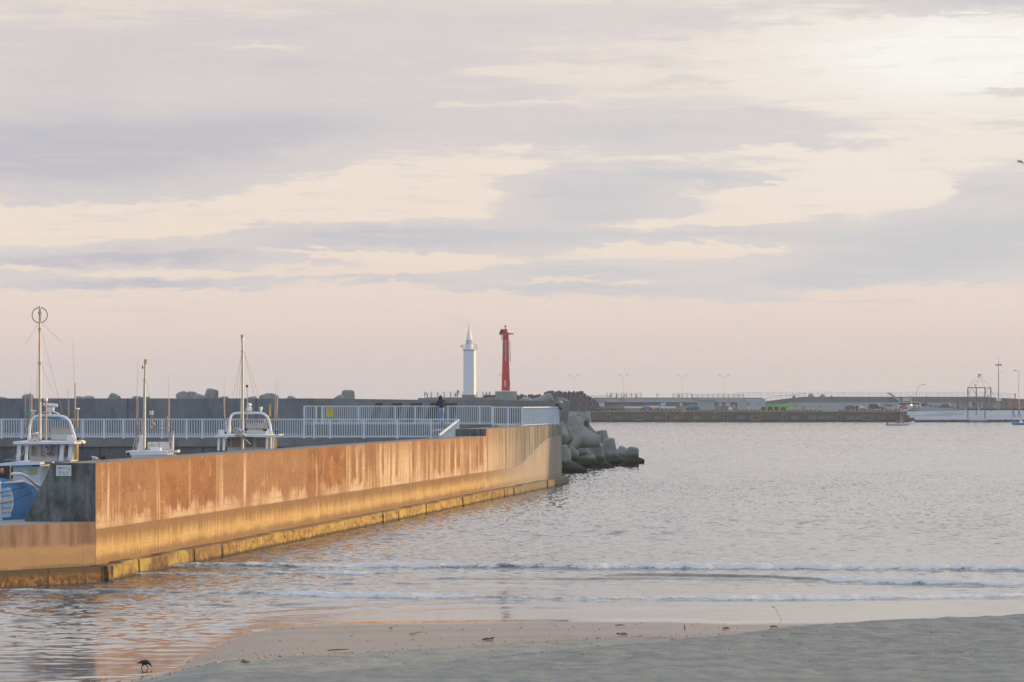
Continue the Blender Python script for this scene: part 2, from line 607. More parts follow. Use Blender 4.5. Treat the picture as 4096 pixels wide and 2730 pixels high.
film = nt.step(nt.add(nt.sub(z, .028), nt.mul(nt.sub(nt.noise(nt.comb(nt.mul(x, .35), nt.mul(y, 1.6), 0), .8, 5, .55), .5), .05)), .022, -.012)
c = nt.mix(film, c, (.10, .085, .075))
nt.put(c, bs.inputs['Base Color'])
rg = nt.mix(dr, (.42, .42, .42), (.9, .9, .9)); rg = nt.mix(film, rg, (.07, .07, .07))
nt.put(rg, bs.inputs['Roughness'])
bs.inputs['Specular IOR Level'].default_value = .5
dent = nt.noise(nt.comb(nt.mul(x, 1.0), nt.mul(y, .55), 0), 3.2, 4, .55)
hb = nt.add(nt.mul(nt.noise(p, 14, 5, .65), .5), nt.add(nt.mul(clump, .9), nt.mul(nt.mul(dent, dr), 2.2)))
nt.put(nt.bump(hb, nt.mul(nt.sub(1.02, film), .75), .035), bs.inputs['Normal'])
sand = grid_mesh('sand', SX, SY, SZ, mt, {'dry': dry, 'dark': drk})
tag(sand, 'dark volcanic sand of the beach in the foreground', 'sand', kind='structure')

# ---- water
WY = np.concatenate([np.arange(52, 132, .13), 132 * 1.002 ** np.arange(1, 560), 404 * 1.006 ** np.arange(1, 172)])
WT = np.linspace(-1, 1, 860)
WX = WT[None, :] * (.24 * WY[:, None] + 8)
WYY = np.repeat(WY[:, None], len(WT), 1)
dist = WYY - shore(WX)
near_ = .22 + .75 * sstep(-WX, -.5, 6.5)
amp = near_ + (1 - near_) * sstep(dist, 16, 62)
amp *= sstep(dist, 0, 13)
WZ = np.zeros_like(WX)
for k in range(56):
    lam = .30 * (1.5 / .30) ** rng.random()
    th = rng.normal(0, .75) + .2
    kx, ky = 2 * np.pi / lam * math.sin(th), 2 * np.pi / lam * math.cos(th)
    a = .0031 * lam ** .8 * (.5 + rng.random())
    ph = kx * WX + ky * WYY + rng.random() * 6.28
    WZ += a * (np.sin(ph) + .25 * np.sin(2 * ph + .6))
gust = .55 + .9 * (.6 * vnoise(WX * .35, WYY, 17, 21) + .4 * vnoise(WX * .4, WYY, 41, 22))
WZ *= amp * gust * .85
foam = np.zeros_like(WX)
BREAKERS = [  # photo points along the crest, height, foam, x range where it breaks (photo px)
    ([(-600, 2268), (650, 2268), (1200, 2270), (2000, 2273), (2800, 2277), (3480, 2278), (4096, 2282), (4700, 2284)], .13, 1.0, (560, 4800)),
    ([(-600, 2305), (520, 2301), (1200, 2294), (1700, 2297)], .055, 1.0, (430, 1650)),
    ([(900, 2340), (1500, 2338), (2100, 2344), (2900, 2348)], .03, .45, (900, 2700)),
    ([(-600, 2425), (200, 2420), (900, 2424), (1500, 2412)], .035, .35, (-600, 1400)),
    ([(2300, 2310), (2700, 2312), (3200, 2322), (3550, 2335), (4096, 2343), (4700, 2348)], .12, 1.0, (3150, 4800)),
    ([(1600, 2320), (2200, 2321), (2800, 2322), (3200, 2322)], .075, .0, (0, 1)),
    ([(-600, 2368), (0, 2369), (700, 2375), (1400, 2387), (2000, 2394), (2700, 2399), (3300, 2399), (4096, 2388), (4700, 2380)], .085, .95, (-600, 4800)),
    ([(-600, 2484), (0, 2482), (260, 2481), (560, 2490)], .07, .1, (0, 1)),
    ([(850, 2470), (1100, 2456), (1500, 2433), (1900, 2424), (2200, 2427)], .035, .45, (850, 1250)),
    ([(700, 2508), (900, 2500), (1150, 2488)], .02, 0, (0, 1)),
    ([(-400, 2560), (300, 2556), (800, 2540)], .02, 0, (0, 1)),
    ([(-400, 2600), (300, 2592), (780, 2578)], .018, 0, (0, 1)),
    ([(1500, 2447), (2000, 2441), (2600, 2444), (3200, 2440)], .016, 0, (0, 1)),
    ([(2500, 2415), (3300, 2412), (4096, 2402)], .018, .2, (2500, 4800)),
]
for pts, hgt, fo, rg_ in BREAKERS:
    f = poly_y(pts)
    x0, x1 = PX(pts[0][0], gD(pts[0][1])), PX(pts[-1][0], gD(pts[-1][1]))
    s = WYY - f(WX) - .55 * (vnoise(WX, WYY * 0, 2.3, int(hgt * 1e4)) - .5) - .3 * (vnoise(WX, WYY * 0, .7, int(hgt * 1e4) + 3) - .5)
    ends = sstep(WX, x0, x0 + 1.6) * (1 - sstep(WX, x1 - 1.6, x1))
    if pts[0][0] < -300: ends = 1 - sstep(WX, x1 - 1.6, x1)
    if pts[-1][0] > 4500: ends = sstep(WX, x0, x0 + 1.6)
    mod = .65 + .7 * vnoise(WX, WYY * .2, 3.1, int(hgt * 1e4) + 7)
    prof = np.where(s < 0, np.exp(-(s / .24) ** 2), np.exp(-(s / 1.0) ** 2))
    WZ += hgt * prof * ends * mod
    if fo:
        fx0, fx1 = PX(rg_[0], 100), PX(rg_[1], 100)
        br = sstep(WX, fx0, fx0 + .9) * (1 - sstep(WX, fx1 - 2, fx1))
        crumb = vnoise(WX, WYY, .32, 91) * .55 + vnoise(WX, WYY, .13, 92) * .45
        band = np.where(s < 0, np.exp(-(s / .45) ** 2), np.exp(-(s / .52) ** 2))
        fa = band * br * ends * fo * (.75 + .9 * (vnoise(WX, WYY * .1, 4.3, 77) - .4))
        foam = np.maximum(foam, fa * (.75 + .9 * crumb))
        WZ += .10 * np.clip(fa, 0, 1) * (crumb - .3)
WZ = np.where(dist < -1.5, -.02, WZ)
mt, nt, bs = new_mat('sea_water')
p = nt.pos(); x, y, z = nt.sep(p)
far = nt.step(y, 110, 420)
fm = nt.attr('foam')
fn = nt.noise(nt.comb(x, y, nt.mul(z, 3)), 7, 5, .65)
fn2 = nt.noise(nt.comb(nt.mul(x, .45), y, 2), 3.1, 6, .7)
ff = nt.mul(nt.step(nt.add(fm, nt.add(nt.mul(nt.sub(fn, .5), 1.0), nt.mul(nt.sub(fn2, .5), 1.7))), .42, .86), .92)
nt.put(nt.mix(ff, (.10, .10, .095), (.66, .64, .62)), bs.inputs['Base Color'])
nt.put(nt.mix(ff, (.10, .10, .10), (.8, .8, .8)), bs.inputs['Roughness'])
bs.inputs['IOR'].default_value = 1.333
open_ = nt.attr('open')
near_f = nt.step(y, 190, 95); far_f = nt.step(y, 170, 430)
# the slopes of the wind ripples, as a field over the sea: small facets tipped to and fro
s_a = nt.noise(nt.comb(nt.mul(x, 1.7), nt.mul(y, 2.0), 0), 1, 3, .6)
s_b = nt.noise(nt.comb(nt.mul(x, 2.9), nt.mul(y, .42), 4), 1, 3, .6)
s_c = nt.noise(nt.comb(nt.mul(x, 2.0), nt.mul(y, .10), 8), 1, 3, .6)
s_x = nt.noise(nt.comb(nt.mul(x, 2.2), nt.mul(y, .9), 15), 1, 3, .6)
w_a = near_f; w_c = far_f; w_b = nt.m('MAXIMUM', nt.sub(1, nt.add(w_a, w_c)), .25)
ss = nt.add(nt.add(nt.mul(nt.sub(s_a, .5), w_a), nt.mul(nt.sub(s_b, .5), w_b)), nt.mul(nt.sub(s_c, .5), w_c))
left = nt.step(x, 1.0, -6.0)
patch = nt.step(nt.noise(nt.comb(nt.mul(x, .06), nt.mul(y, .022), 2), 1, 4, .55), .3, .7)
k_ = nt.mul(nt.add(.07, nt.add(nt.mul(open_, .80), nt.mul(nt.mul(left, nt.attr('edge')), .17))), nt.add(.75, nt.mul(patch, .5)))
gN = nt.n('ShaderNodeNewGeometry').outputs['Normal']
va = nt.n('ShaderNodeVectorMath', operation='ADD'); nt.put(gN, va.inputs[0])
nt.put(nt.comb(nt.mul(nt.mul(nt.sub(s_x, .5), k_), .7), nt.add(nt.mul(ss, k_), nt.mul(k_, -.06)), 0), va.inputs[1])
vn = nt.n('ShaderNodeVectorMath', operation='NORMALIZE'); nt.put(va.outputs[0], vn.inputs[0])
nt.put(vn.outputs[0], bs.inputs['Normal'])
ev = [(-2600, -150, -.6), (2600, -150, -.6), (2600, 3600, -.6), (-2600, 3600, -.6)]
water = grid_mesh('water', WX, WYY, WZ, mt, {'foam': foam, 'open': sstep(dist, 4, 40), 'edge': sstep(dist, 3, 15)}, (ev, [(0, 1, 2, 3)]))
tag(water, 'rippled grey sea with low breaking waves near the beach', 'sea', kind='structure')

# ================================================================== THE SEA WALL ACROSS THE MIDDLE
WA, WB = Vector((-13.0, 95.1, 0)), Vector((3.46, 212.0, 0))
WDIR = (WB - WA).normalized(); WLEN = (WB - WA).length
WANG = math.atan2(WDIR.y, WDIR.x)
USTEP = 82.5


def wall_pt(u, v, z):            # u along the wall, v towards the harbour side
    return WA + WDIR * u + Vector((-WDIR.y, WDIR.x, 0)) * v + Vector((0, 0, z))


mt, nt, bs = new_mat('stained_sea_wall')
u, v, z = nt.sep(nt.coord('Object'))
SEAM = 8.2
fr = nt.m('FRACT', nt.m('DIVIDE', nt.add(u, .5), SEAM))
pid = nt.m('FLOOR', nt.m('DIVIDE', nt.add(u, .5), SEAM))
wn = nt.n('ShaderNodeTexWhiteNoise', noise_dimensions='1D'); nt.put(pid, wn.inputs['W'])
tone = wn.outputs[0]
wn2 = nt.n('ShaderNodeTexWhiteNoise', noise_dimensions='1D'); nt.put(nt.add(pid, 37.3), wn2.inputs['W'])
st1 = nt.noise(nt.comb(nt.mul(u, 1.1), 0, nt.mul(z, .10)), 1, 7, .62)
st2 = nt.noise(nt.comb(nt.mul(u, 4.5), 3, nt.mul(z, .35)), 1, 5, .6)
st3 = nt.noise(nt.comb(nt.mul(u, 2.4), 9, nt.mul(z, .16)), 1, 6, .6)
bl = nt.noise(nt.comb(nt.mul(u, .55), 0, nt.mul(z, 1.1)), 1, 6, .6)
grain = nt.noise(nt.comb(u, v, z), 9, 5, .65)
jl = nt.add(1.60, nt.mul(nt.step(u, 93, 114), 1.75))                       # the pour line, climbing at the far end
dz = nt.sub(z, nt.add(jl, nt.mul(nt.sub(st3, .5), .06)))
# above the line: rust-brown runs over pale concrete
rust = nt.mix(nt.step(bl, .3, .7), (.205, .094, .040), (.335, .170, .080))
rust = nt.mix(nt.mul(tone, .55), rust, (.33, .215, .135))
pale = nt.mix(st2, (.66, .52, .36), (.56, .43, .30))
pk = nt.add(nt.add(nt.mul(nt.sub(st1, .5), 2.2), nt.mul(nt.sub(st3, .5), 1.2)), nt.mul(nt.sub(wn2.outputs[0], .5), .35))
pf = nt.step(nt.add(pk, nt.mul(nt.step(u, 20, 95), .25)), -.02, .42)
reach = nt.add(.34, nt.mul(nt.sub(st2, .5), 1.5))
near_line = nt.mul(nt.step(nt.sub(dz, nt.add(reach, nt.mul(nt.sub(bl, .5), 1.3))), .22, -.18), nt.step(nt.noise(nt.comb(nt.mul(u, .22), 5, 0), 1, 3), .36, .60))
topfade = nt.step(dz, 2.3, .7)
pf = nt.m('MAXIMUM', nt.mul(pf, nt.add(.26, nt.mul(topfade, .74))), nt.mul(near_line, .85))
upc = nt.mix(pf, rust, pale)
# below it: brown drips over ochre, purple-brown above the footing
drip = nt.add(nt.sub(0, dz), nt.mul(nt.sub(st2, .5), 1.1))
brown = nt.mix(bl, (.20, .12, .06), (.29, .185, .10))
ochre = nt.mix(nt.step(bl, .3, .7), (.46, .31, .125), (.55, .40, .19))  # gold tone paints in sunlight bounced up off the water
loc_ = nt.mix(nt.step(drip, .15, .72), brown, ochre)
low = nt.add(z, nt.mul(nt.sub(bl, .5), .35))
loc_ = nt.mix(nt.mul(nt.step(nt.add(low, nt.mul(nt.sub(st2, .5), .35)), .92, .60), .9), loc_, (.215, .135, .075))
drkline = nt.mul(nt.step(nt.m('ABSOLUTE', dz), .05, .008), .32)
form = nt.m('FRACT', nt.mul(z, 1.111))
fl = nt.mul(nt.step(nt.m('ABSOLUTE', nt.sub(form, .5)), .47, .495), nt.step(bl, .4, .6))
blot = nt.noise(nt.comb(nt.mul(u, .9), 7, nt.mul(z, 1.3)), 1, 8, .68)
upc = nt.mix(nt.mul(nt.step(blot, .56, .70), .55), upc, (.15, .085, .05))
upc = nt.mix(nt.mul(nt.step(blot, .44, .34), .45), upc, (.56, .44, .32))
c = nt.mix(nt.step(dz, -.01, .01), loc_, upc)
c = nt.mix(nt.mul(fl, .35), c, (.16, .10, .06))
crk = nt.noise(nt.comb(nt.mul(u, .6), 2, nt.mul(z, 1.2)), 1, 5, .55)
c = nt.mix(nt.mul(nt.step(nt.m('ABSOLUTE', nt.sub(crk, .5)), .006, .001), .5), c, (.10, .07, .05))
c = nt.mix(drkline, c, (.20, .12, .07))
# greyer concrete with black runs at the far end, darkened for its weaker sun
gz = nt.step(nt.add(u, nt.mul(nt.sub(st1, .5), 26)), 74, 102)
gup = nt.mix(nt.step(nt.add(st1, nt.mul(nt.sub(st2, .5), .5)), .42, .66), (.13, .13, .125), (.28, .285, .275))
glo = nt.mix(nt.step(st3, .35, .65), (.28, .25, .225), (.37, .34, .31))
gcol = nt.mix(nt.step(dz, -.02, .02), glo, gup)
gcol = nt.mix(nt.mul(nt.step(low, .95, .68), .8), gcol, (.27, .25, .19))
c = nt.mix(nt.mul(gz, .92), c, gcol)
seam = nt.step(nt.m('ABSOLUTE', nt.sub(fr, .5)), .4935, .4975)
c = nt.mix(nt.mul(seam, .55), c, (.12, .08, .05))
run = nt.mul(nt.step(fr, .045, .012), nt.step(z, .9, 2.6))
c = nt.mix(nt.mul(run, nt.mul(wn2.outputs[0], .75)), c, (.60, .45, .28))
c = nt.mix(nt.mul(nt.sub(grain, .5), .5), c, nt.mix(.5, c, (.1, .07, .05)))
# end faces: black lichen on grey
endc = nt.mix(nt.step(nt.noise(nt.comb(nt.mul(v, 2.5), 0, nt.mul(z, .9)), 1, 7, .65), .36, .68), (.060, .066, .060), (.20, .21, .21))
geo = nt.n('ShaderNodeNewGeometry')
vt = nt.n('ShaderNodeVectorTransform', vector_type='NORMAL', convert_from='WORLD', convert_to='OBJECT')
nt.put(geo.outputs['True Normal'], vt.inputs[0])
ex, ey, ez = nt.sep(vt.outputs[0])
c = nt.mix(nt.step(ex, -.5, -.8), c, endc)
topc = nt.mix(nt.step(grain, .3, .7), (.20, .165, .14), (.27, .225, .19))
c = nt.mix(nt.step(ez, .6, .85), c, topc)
nt.put(c, bs.inputs['Base Color'])
bs.inputs['Roughness'].default_value = .82
bs.inputs['Specular IOR Level'].default_value = .3
hgt = nt.add(nt.mul(grain, .5), nt.sub(nt.mul(st2, .4), nt.mul(seam, 1.5)))
nt.put(nt.bump(hgt, .35, .03), bs.inputs['Normal'])
M_WALL = mt

mt, nt, bs = new_mat('weedy_footing')
u, v, z = nt.sep(nt.coord('Object'))
n_a = nt.noise(nt.comb(nt.mul(u, 2.0), v, nt.mul(z, 1.0)), 3, 7, .7)
n_b = nt.noise(nt.comb(nt.mul(u, .35), v, nt.mul(z, .8)), 1, 5, .6)
n_c = nt.noise(nt.comb(nt.mul(u, .8), v, nt.mul(z, 2.5)), 2, 6, .65)
c = nt.mix(nt.step(n_a, .34, .66), (.10, .055, .02), (.46, .30, .085))
gold = nt.mul(nt.step(u, 5, 22), nt.step(u, 95, 60))  # golden weed, also coloured up for sun off the water
c = nt.mix(nt.mul(nt.step(u, 26, 8), .9), c, nt.mix(nt.step(n_a, .3, .7), (.05, .028, .012), (.22, .13, .05)))
c = nt.mix(nt.mul(gold, .55), c, nt.mix(nt.step(n_a, .3, .7), (.26, .15, .035), (.66, .45, .09)))
c = nt.mix(nt.mul(nt.step(n_c, .50, .38), .75), c, (.07, .042, .02))
c = nt.mix(nt.mul(nt.step(z, .40, .49), .6), c, (.20, .12, .06))
c = nt.mix(nt.mul(nt.step(n_b, .52, .66), .7), c, (.50, .37, .09))
c = nt.mix(nt.mul(nt.step(n_b, .44, .34), .6), c, (.25, .15, .07))
c = nt.mix(nt.step(nt.add(u, nt.mul(nt.sub(n_b, .5), 14)), 78, 104), c, nt.mix(n_a, (.14, .115, .075), (.24, .20, .13)))
c = nt.mix(nt.step(nt.add(z, nt.mul(nt.sub(n_a, .5), .25)), .16, .02), c, (.05, .035, .02))
nt.put(c, bs.inputs['Base Color']); bs.inputs['Roughness'].default_value = .7
nt.put(nt.bump(n_a, .9, .08), bs.inputs['Normal'])
M_FOOT = mt
mt, nt, bs = new_mat('dark_weedy_footing')
n_a = nt.noise(nt.coord('Object'), 6, 7, .7)
u, v, z = nt.sep(nt.coord('Object'))
c = nt.mix(nt.step(n_a, .38, .66), (.055, .030, .012), (.26, .14, .045))
c = nt.mix(nt.step(nt.add(z, nt.mul(nt.sub(n_a, .5), .3)), .22, .40), c, (.065, .05, .03))
nt.put(c, bs.inputs['Base Color']); bs.inputs['Roughness'].default_value = .7
nt.put(nt.bump(n_a, .9, .08), bs.inputs['Normal'])
M_FOOTD = mt

wall = thing('sea_wall', 'long orange-brown stained concrete sea wall running from the beach to the harbour mouth', 'sea wall', WA, rz=WANG)
m = MB()
m.prism([(0, 0, -1.2), (0, 0, 3.67), (0, 1.40, 3.67), (0, 2.30, 1.84), (0, 3.2, -1.2)], (USTEP, 0, 0))
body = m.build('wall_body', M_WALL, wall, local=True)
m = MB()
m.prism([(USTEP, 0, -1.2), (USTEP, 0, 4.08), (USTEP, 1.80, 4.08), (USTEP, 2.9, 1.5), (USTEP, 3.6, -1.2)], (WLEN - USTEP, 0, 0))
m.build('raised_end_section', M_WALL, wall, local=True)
m = MB()
uu = -.22
k = 0
while uu < WLEN + .2:
    ln = min((1.05, .72, 2.0, 3.1, 4.2, 4.0)[min(k, 5)], WLEN + .35 - uu)
    if ln < .1: break
    j = random.uniform(-.05, .05)
    n_ = max(2, int(ln / .22)); top_, bot_ = [], []
    for i in range(n_ + 1):
        x_ = uu + .02 + (ln - .045) * i / n_
        jj = random.uniform(-.02, .02); kk = random.uniform(-.035, .035)
        top_.append([(x_, .02, .50 + j * .4), (x_, -.41 + jj + j, .49 + jj * .6 + j * .4), (x_, -.455 + kk + j, .45 + jj), (x_, -.475 + kk + j, .05 + jj), (x_, -.50 + jj, -1.0), (x_, .02, -1.0)])
    vs = [q for r_ in top_ for q in r_]
    m.raw(vs, [(i * 6 + k_, i * 6 + (k_ + 1) % 6, i * 6 + 6 + (k_ + 1) % 6, i * 6 + 6 + k_) for i in range(n_) for k_ in range(6)] + [tuple(range(6)), tuple(reversed(range(n_ * 6, n_ * 6 + 6)))])
    uu += ln; k += 1
m.build('footing', M_FOOT, wall, local=True)

# the low wall turning away to the left
LA, LB = Vector((-13.0, 95.08, 0)), Vector((-22.6, 83.2, 0))
ldir = (LB - LA).normalized(); lang = math.atan2(-ldir.y, -ldir.x); llen = (LB - LA).length
mt, nt, bs = new_mat('pink_stained_wall')
u, v, z = nt.sep(nt.coord('Object'))
s1 = nt.noise(nt.comb(nt.mul(u, 1.6), 0, nt.mul(z, .2)), 1, 7, .62)
b1n = nt.noise(nt.comb(nt.mul(u, .8), 0, nt.mul(z, 1.6)), 1, 6, .6)
lz = nt.add(z, nt.mul(nt.sub(b1n, .5), .5))
c = nt.mix(nt.step(s1, .35, .65), (.135, .085, .065), (.27, .185, .145))
c = nt.mix(nt.step(lz, 1.25, 1.05), c, nt.mix(b1n, (.25, .165, .095), (.38, .265, .15)))
c = nt.mix(nt.mul(nt.step(lz, .95, .85), .5), c, nt.mix(s1, (.20, .13, .08), (.33, .225, .125)))
c = nt.mix(nt.step(lz, .62, .5), c, (.20, .13, .07))
seam = nt.step(nt.m('ABSOLUTE', nt.sub(nt.m('FRACT', nt.m('DIVIDE', nt.add(u, .55), 4.0)), .5)), .495, .498)
c = nt.mix(nt.mul(seam, .5), c, (.15, .09, .06))
geo = nt.n('ShaderNodeNewGeometry'); gx, gy, gz = nt.sep(geo.outputs['True Normal'])
c = nt.mix(nt.step(gz, .6, .85), c, (.22, .23, .245))
nt.put(c, bs.inputs['Base Color']); bs.inputs['Roughness'].default_value = .85
nt.put(nt.bump(nt.noise(nt.coord('Object'), 9, 5, .65), .35, .03), bs.inputs['Normal'])
M_LOW = mt
lw = thing('low_sea_wall', 'low pinkish concrete wall with a brown weedy foot beside the dark wall end', 'sea wall', LA, rz=lang)
m = MB()   # local x runs from the near corner back along the wall (negative = away to the left)
m.prism([(-llen, 0, -1.2), (-llen, 0, 1.84), (-llen, 3.2, 1.84), (-llen, 3.6, -1.2)], (llen - .01, 0, 0))
m.build('wall_body', M_LOW, lw, local=True)
m = MB()
xx = -llen
while xx < -.05:
    ln = min(random.uniform(2.0, 4.0), -xx - .02)
    if ln < .2: break
    m.box((xx + ln / 2, -.18, -.28), (ln - .03, .42, 1.5))
    xx += ln
m.box((.12, -.17, -.28), (.55, .44, 1.49))
m.build('footing', M_FOOTD, lw, local=True)

# danger sign on the dark end face
M_SIGN = pm('sign_white', (.62, .66, .70), .45, var=.05)
M_RED = pm('sign_red', (.55, .035, .045), .5, var=.05)
M_INK = pm('sign_blue_ink', (.07, .11, .19), .5, var=.05)
M_YEL = pm('sign_yellow', (.62, .50, .04), .5, var=.06)
M_GREY = pm('sign_grey', (.33, .36, .38), .5, var=.05)
M_BLK = pm('black_paint', (.012, .012, .013), .5, var=.1)
M_DKMETAL = pm('dark_metal', (.05, .055, .06), .5, .3)
v0 = 1.02
sc_ = wall_pt(-.012, v0, 3.435)
srot = WANG - math.pi / 2
sg = thing('warning_sign', 'white danger sign with red and blue writing on the dark wall end', 'sign', sc_, rz=srot)
m = MB(); m.box((0, -.006, 0), (.49, .012, .34)); m.build('board', M_SIGN, sg, local=True)


def on_sign(root, name, body, size, mat, x, z, sx=1.0):
    o = text_part(name, body, size, mat, OFF[root.name] + Vector((x, -.0145, z)), root)
    o.scale = (sx, 1, 1)
    return o


on_sign(sg, 'lettering', '危険です', .078, M_RED, -.05, .07)
on_sign(sg, 'lettering', '登 る な', .072, M_INK, 0, -.06, 1.35)
m = MB(); m.prism([(.125, -.013, .025), (.235, -.013, .025), (.18, -.013, .115)], (0, -.002, 0)); m.build('warning_triangle', M_YEL, sg, local=True)
m = MB(); m.box((.18, -.0162, .074), (.012, .002, .034)); m.box((.18, -.0162, .045), (.012, .002, .011)); m.build('exclamation_mark', M_BLK, sg, local=True)
m = MB(); m.box((-.02, -.0135, -.128), (.34, .003, .016)); m.build('small_print', M_GREY, sg, local=True)

# ================================================================== HARBOUR QUAY, WALKWAY, BREAKWATER
M_QUAY = concrete('quay_concrete', (.185, .195, .205), (.095, .103, .108), .35, .45, algae=(.045, .05, .048), wet=2.9, seam=6.0)
M_PLAT = concrete('platform_concrete', (.24, .25, .25), (.15, .16, .16), .6, .4)
M_PARA = concrete('parapet_concrete', (.235, .25, .255), (.15, .16, .168), .30, .35, seam=9.0)
M_PARA2 = concrete('weathered_head_concrete', (.26, .26, .24), (.175, .18, .17), .35, .35)
M_FLOOR = pm('walkway_paving', (.055, .080, .125), .7, var=.2, scale=.8)
DQ = 177.0
qx1 = wall_pt(USTEP, 1.9, 0).x
quay = thing('harbour_quay', 'dark stained concrete quay under the white lower railing behind the boats', 'quay', (-20, DQ, 0))
m = MB(); m.b2(-70, -3.2, DQ, 213.4, -2, 3.05)
m.build('quay_body', M_QUAY, quay)
m = MB(); m.b2(-70, -3.0, DQ - .12, 213.4, 3.052, 3.52)
m.build('coping', M_PLAT, quay)
m = MB(); m.b2(-70, -3.0, DQ + .5, 213.3, 3.524, 3.55)
m.build('paving', M_FLOOR, quay)

DU = 196.0
px0 = PX(1213, DU)
plat = thing('raised_platform', 'grey concrete platform under the upper white railing joined to the sea wall end', 'platform', (-6, DU, 3.5))
m = MB(); m.prism([(px0, DU, 3.4), (1.0, DU - .6, 3.4), (1.0, DU - .6, -1.5)] and [(px0, DU, 3.30), (wall_pt(100, 1.85, 0).x, DU, 3.30), (wall_pt(117, 1.85, 0).x, 211, 3.30), (wall_pt(117, 1.85, 0).x, 203.3, 3.30), (px0, 211, 3.30)][:3] + [(px0, 211, 3.30)], (0, 0, .92))
m.build('platform_slab', M_PLAT, plat)
m = MB(); m.b2(wall_pt(84, 1.85, 0).x - 1.6, wall_pt(84, 1.85, 0).x, 178.5, DU - .05, 2.4, 3.95)
m.build('inner_step', M_PLAT, plat)

DP = 213.6
para = thing('breakwater', 'tall dark grey concrete breakwater wall behind the railings at the left', 'breakwater', (-20, DP, 0))
xs_ = PX(1215, DP)
m = MB()
m.prism([(-75, DP, 3.3), (-75, DP, PZ(1595, DP)), (-75, DP + 3.0, PZ(1595, DP) + .02), (-75, DP + 22, .5), (-75, DP + 22, -2), (-75, DP, -2)], (75 + xs_ + .6, 0, 0))
m.build('parapet', M_PARA, para)
# sloping buttress faces along it
for bx in (-36.9, -34.6, -28.2, -21.4, -17.0):
    m = MB(); m.prism([(bx, DP - .004, 3.56), (bx + .75, DP - .004, 3.56), (bx + .25, DP - .004, 5.3), (bx + .05, DP - .004, 5.3)], (0, .02, 0))
    m.build('stain_run', concrete('pale_run', (.19, .2, .205), (.12, .13, .135), 1.0, .5), para)
head = thing('breakwater_end', 'paler grey concrete head of the breakwater under the red beacon', 'breakwater', (0, DP, 0))
m = MB()
m.prism([(xs_ + .61, DP + .05, -2), (PX(2226, DP), DP + .05, -2), (PX(2226, DP), DP + .05, PZ(1604, DP)), (PX(2062, DP), DP + .05, PZ(1604, DP)), (PX(2000, DP), DP + .05, PZ(1600, DP)), (PX(1680, DP), DP + .05, PZ(1600, DP)), (PX(1300, DP), DP + .05, PZ(1595, DP)), (xs_ + .61, DP + .05, PZ(1595, DP))], (0, 16, 0))
m.build('head_block', M_PARA2, head)
for a, b in ((1480, 1530), (1545, 1610), (1620, 1690), (1700, 1830)):
    m = MB(); m.prism([(PX(a, DP), DP + .03, 4.3), (PX(b - 18, DP), DP + .03, 4.3), (PX(b, DP), DP + .03, 5.62), (PX(a + 22, DP), DP + .03, 5.62)], (0, .03, 0))
    m.build('weathered_panel', concrete('dark_panel', (.105, .11, .11), (.06, .065, .068), .8, .4), head)

# ---- white railings
M_RAIL = pm('white_railing_paint', (.60, .66, .72), .45, var=.06, scale=3)
M_POST = pm('white_post_paint', (.66, .71, .76), .45, var=.05, scale=3)


def railing(name, label, p0, p1, posts, h, gap=.128, drop=.0, bt=.03, wpost=.11):
    """posts: distances along the run from p0 (metres)"""
    p0, p1 = Vector(p0), Vector(p1)
    d = p1 - p0; L = d.length; t = d.normalized()
    rt = thing(name, label, 'railing', p0)
    up = Vector((0, 0, 1))
    m = MB(); m.bar(p0 + up * (h - .03), p1 + up * (h - .03), .09, .065); m.build('top_rail', M_POST, rt)
    m = MB(); m.bar(p0 + up * .11, p1 + up * .11, .05, .045); m.build('bottom_rail', M_RAIL, rt)
    for q in posts:
        m = MB(); c = p0 + t * q
        m.bar(c - up * drop, c + up * (h - .035), wpost, .08); m.build('post', M_POST, rt)
    edges = sorted(posts)
    for a, b in zip(edges[:-1], edges[1:]):
        if b - a < .45: continue
        m = MB(); n = max(1, int(round((b - a - wpost) / gap)))
        for i in range(1, n):
            c = p0 + t * (a + (b - a) * i / n)
            m.bar(c + up * .13, c + up * (h - .06), bt + .012, .03)
        m.build('baluster_panel', M_RAIL, rt)
    return rt


DL = DQ + .45
lx0 = PX(-260, DL)
lp = [PX(v, DL) - lx0 for v in (-260, -160, -80, 6, 86, 330, 416, 493, 648, 746, 809, 905, 1060, 1216, 1256, 1321, 1455, 1589, 1725, 1829)]
railing('lower_railing', 'long white baluster railing along the lower quay walkway', (lx0, DL, 3.52), (PX(1829, DL), DL, 3.52), lp, 1.15)
ux0 = PX(1216, DU + .2)
upz = 4.22
upo = [PX(v, DU + .2) - ux0 for v in (1217, 1265, 1289, 1434, 1581, 1661, 1792, 1919, 1967)]
railing('upper_railing', 'white baluster railing on the raised platform with a yellow notice on it', (ux0, DU + .2, upz), (PX(1967, DU + .2), DU + .2, upz), upo, 1.2, drop=.05)
pr = Vector((PX(1971, 193.6), 193.6, 4.10)); pc = wall_pt(99.2, .18, 4.08)
L2 = (pc - pr).length
railing('corner_railing', 'short white railing section between the platform and the wall end panels', pr, pc, [.03, L2 * .52, L2 - .03], 1.27)
pe = wall_pt(WLEN - .25, .18, 4.08)
L3 = (pe - pc).length
railing('wall_end_railing', 'pale white railing along the top of the sea wall end in low sun', pc + WDIR * .1, pe, [.05 + (L3 - .2) * i / 9 for i in range(10)], 1.27, gap=.10, bt=.045)
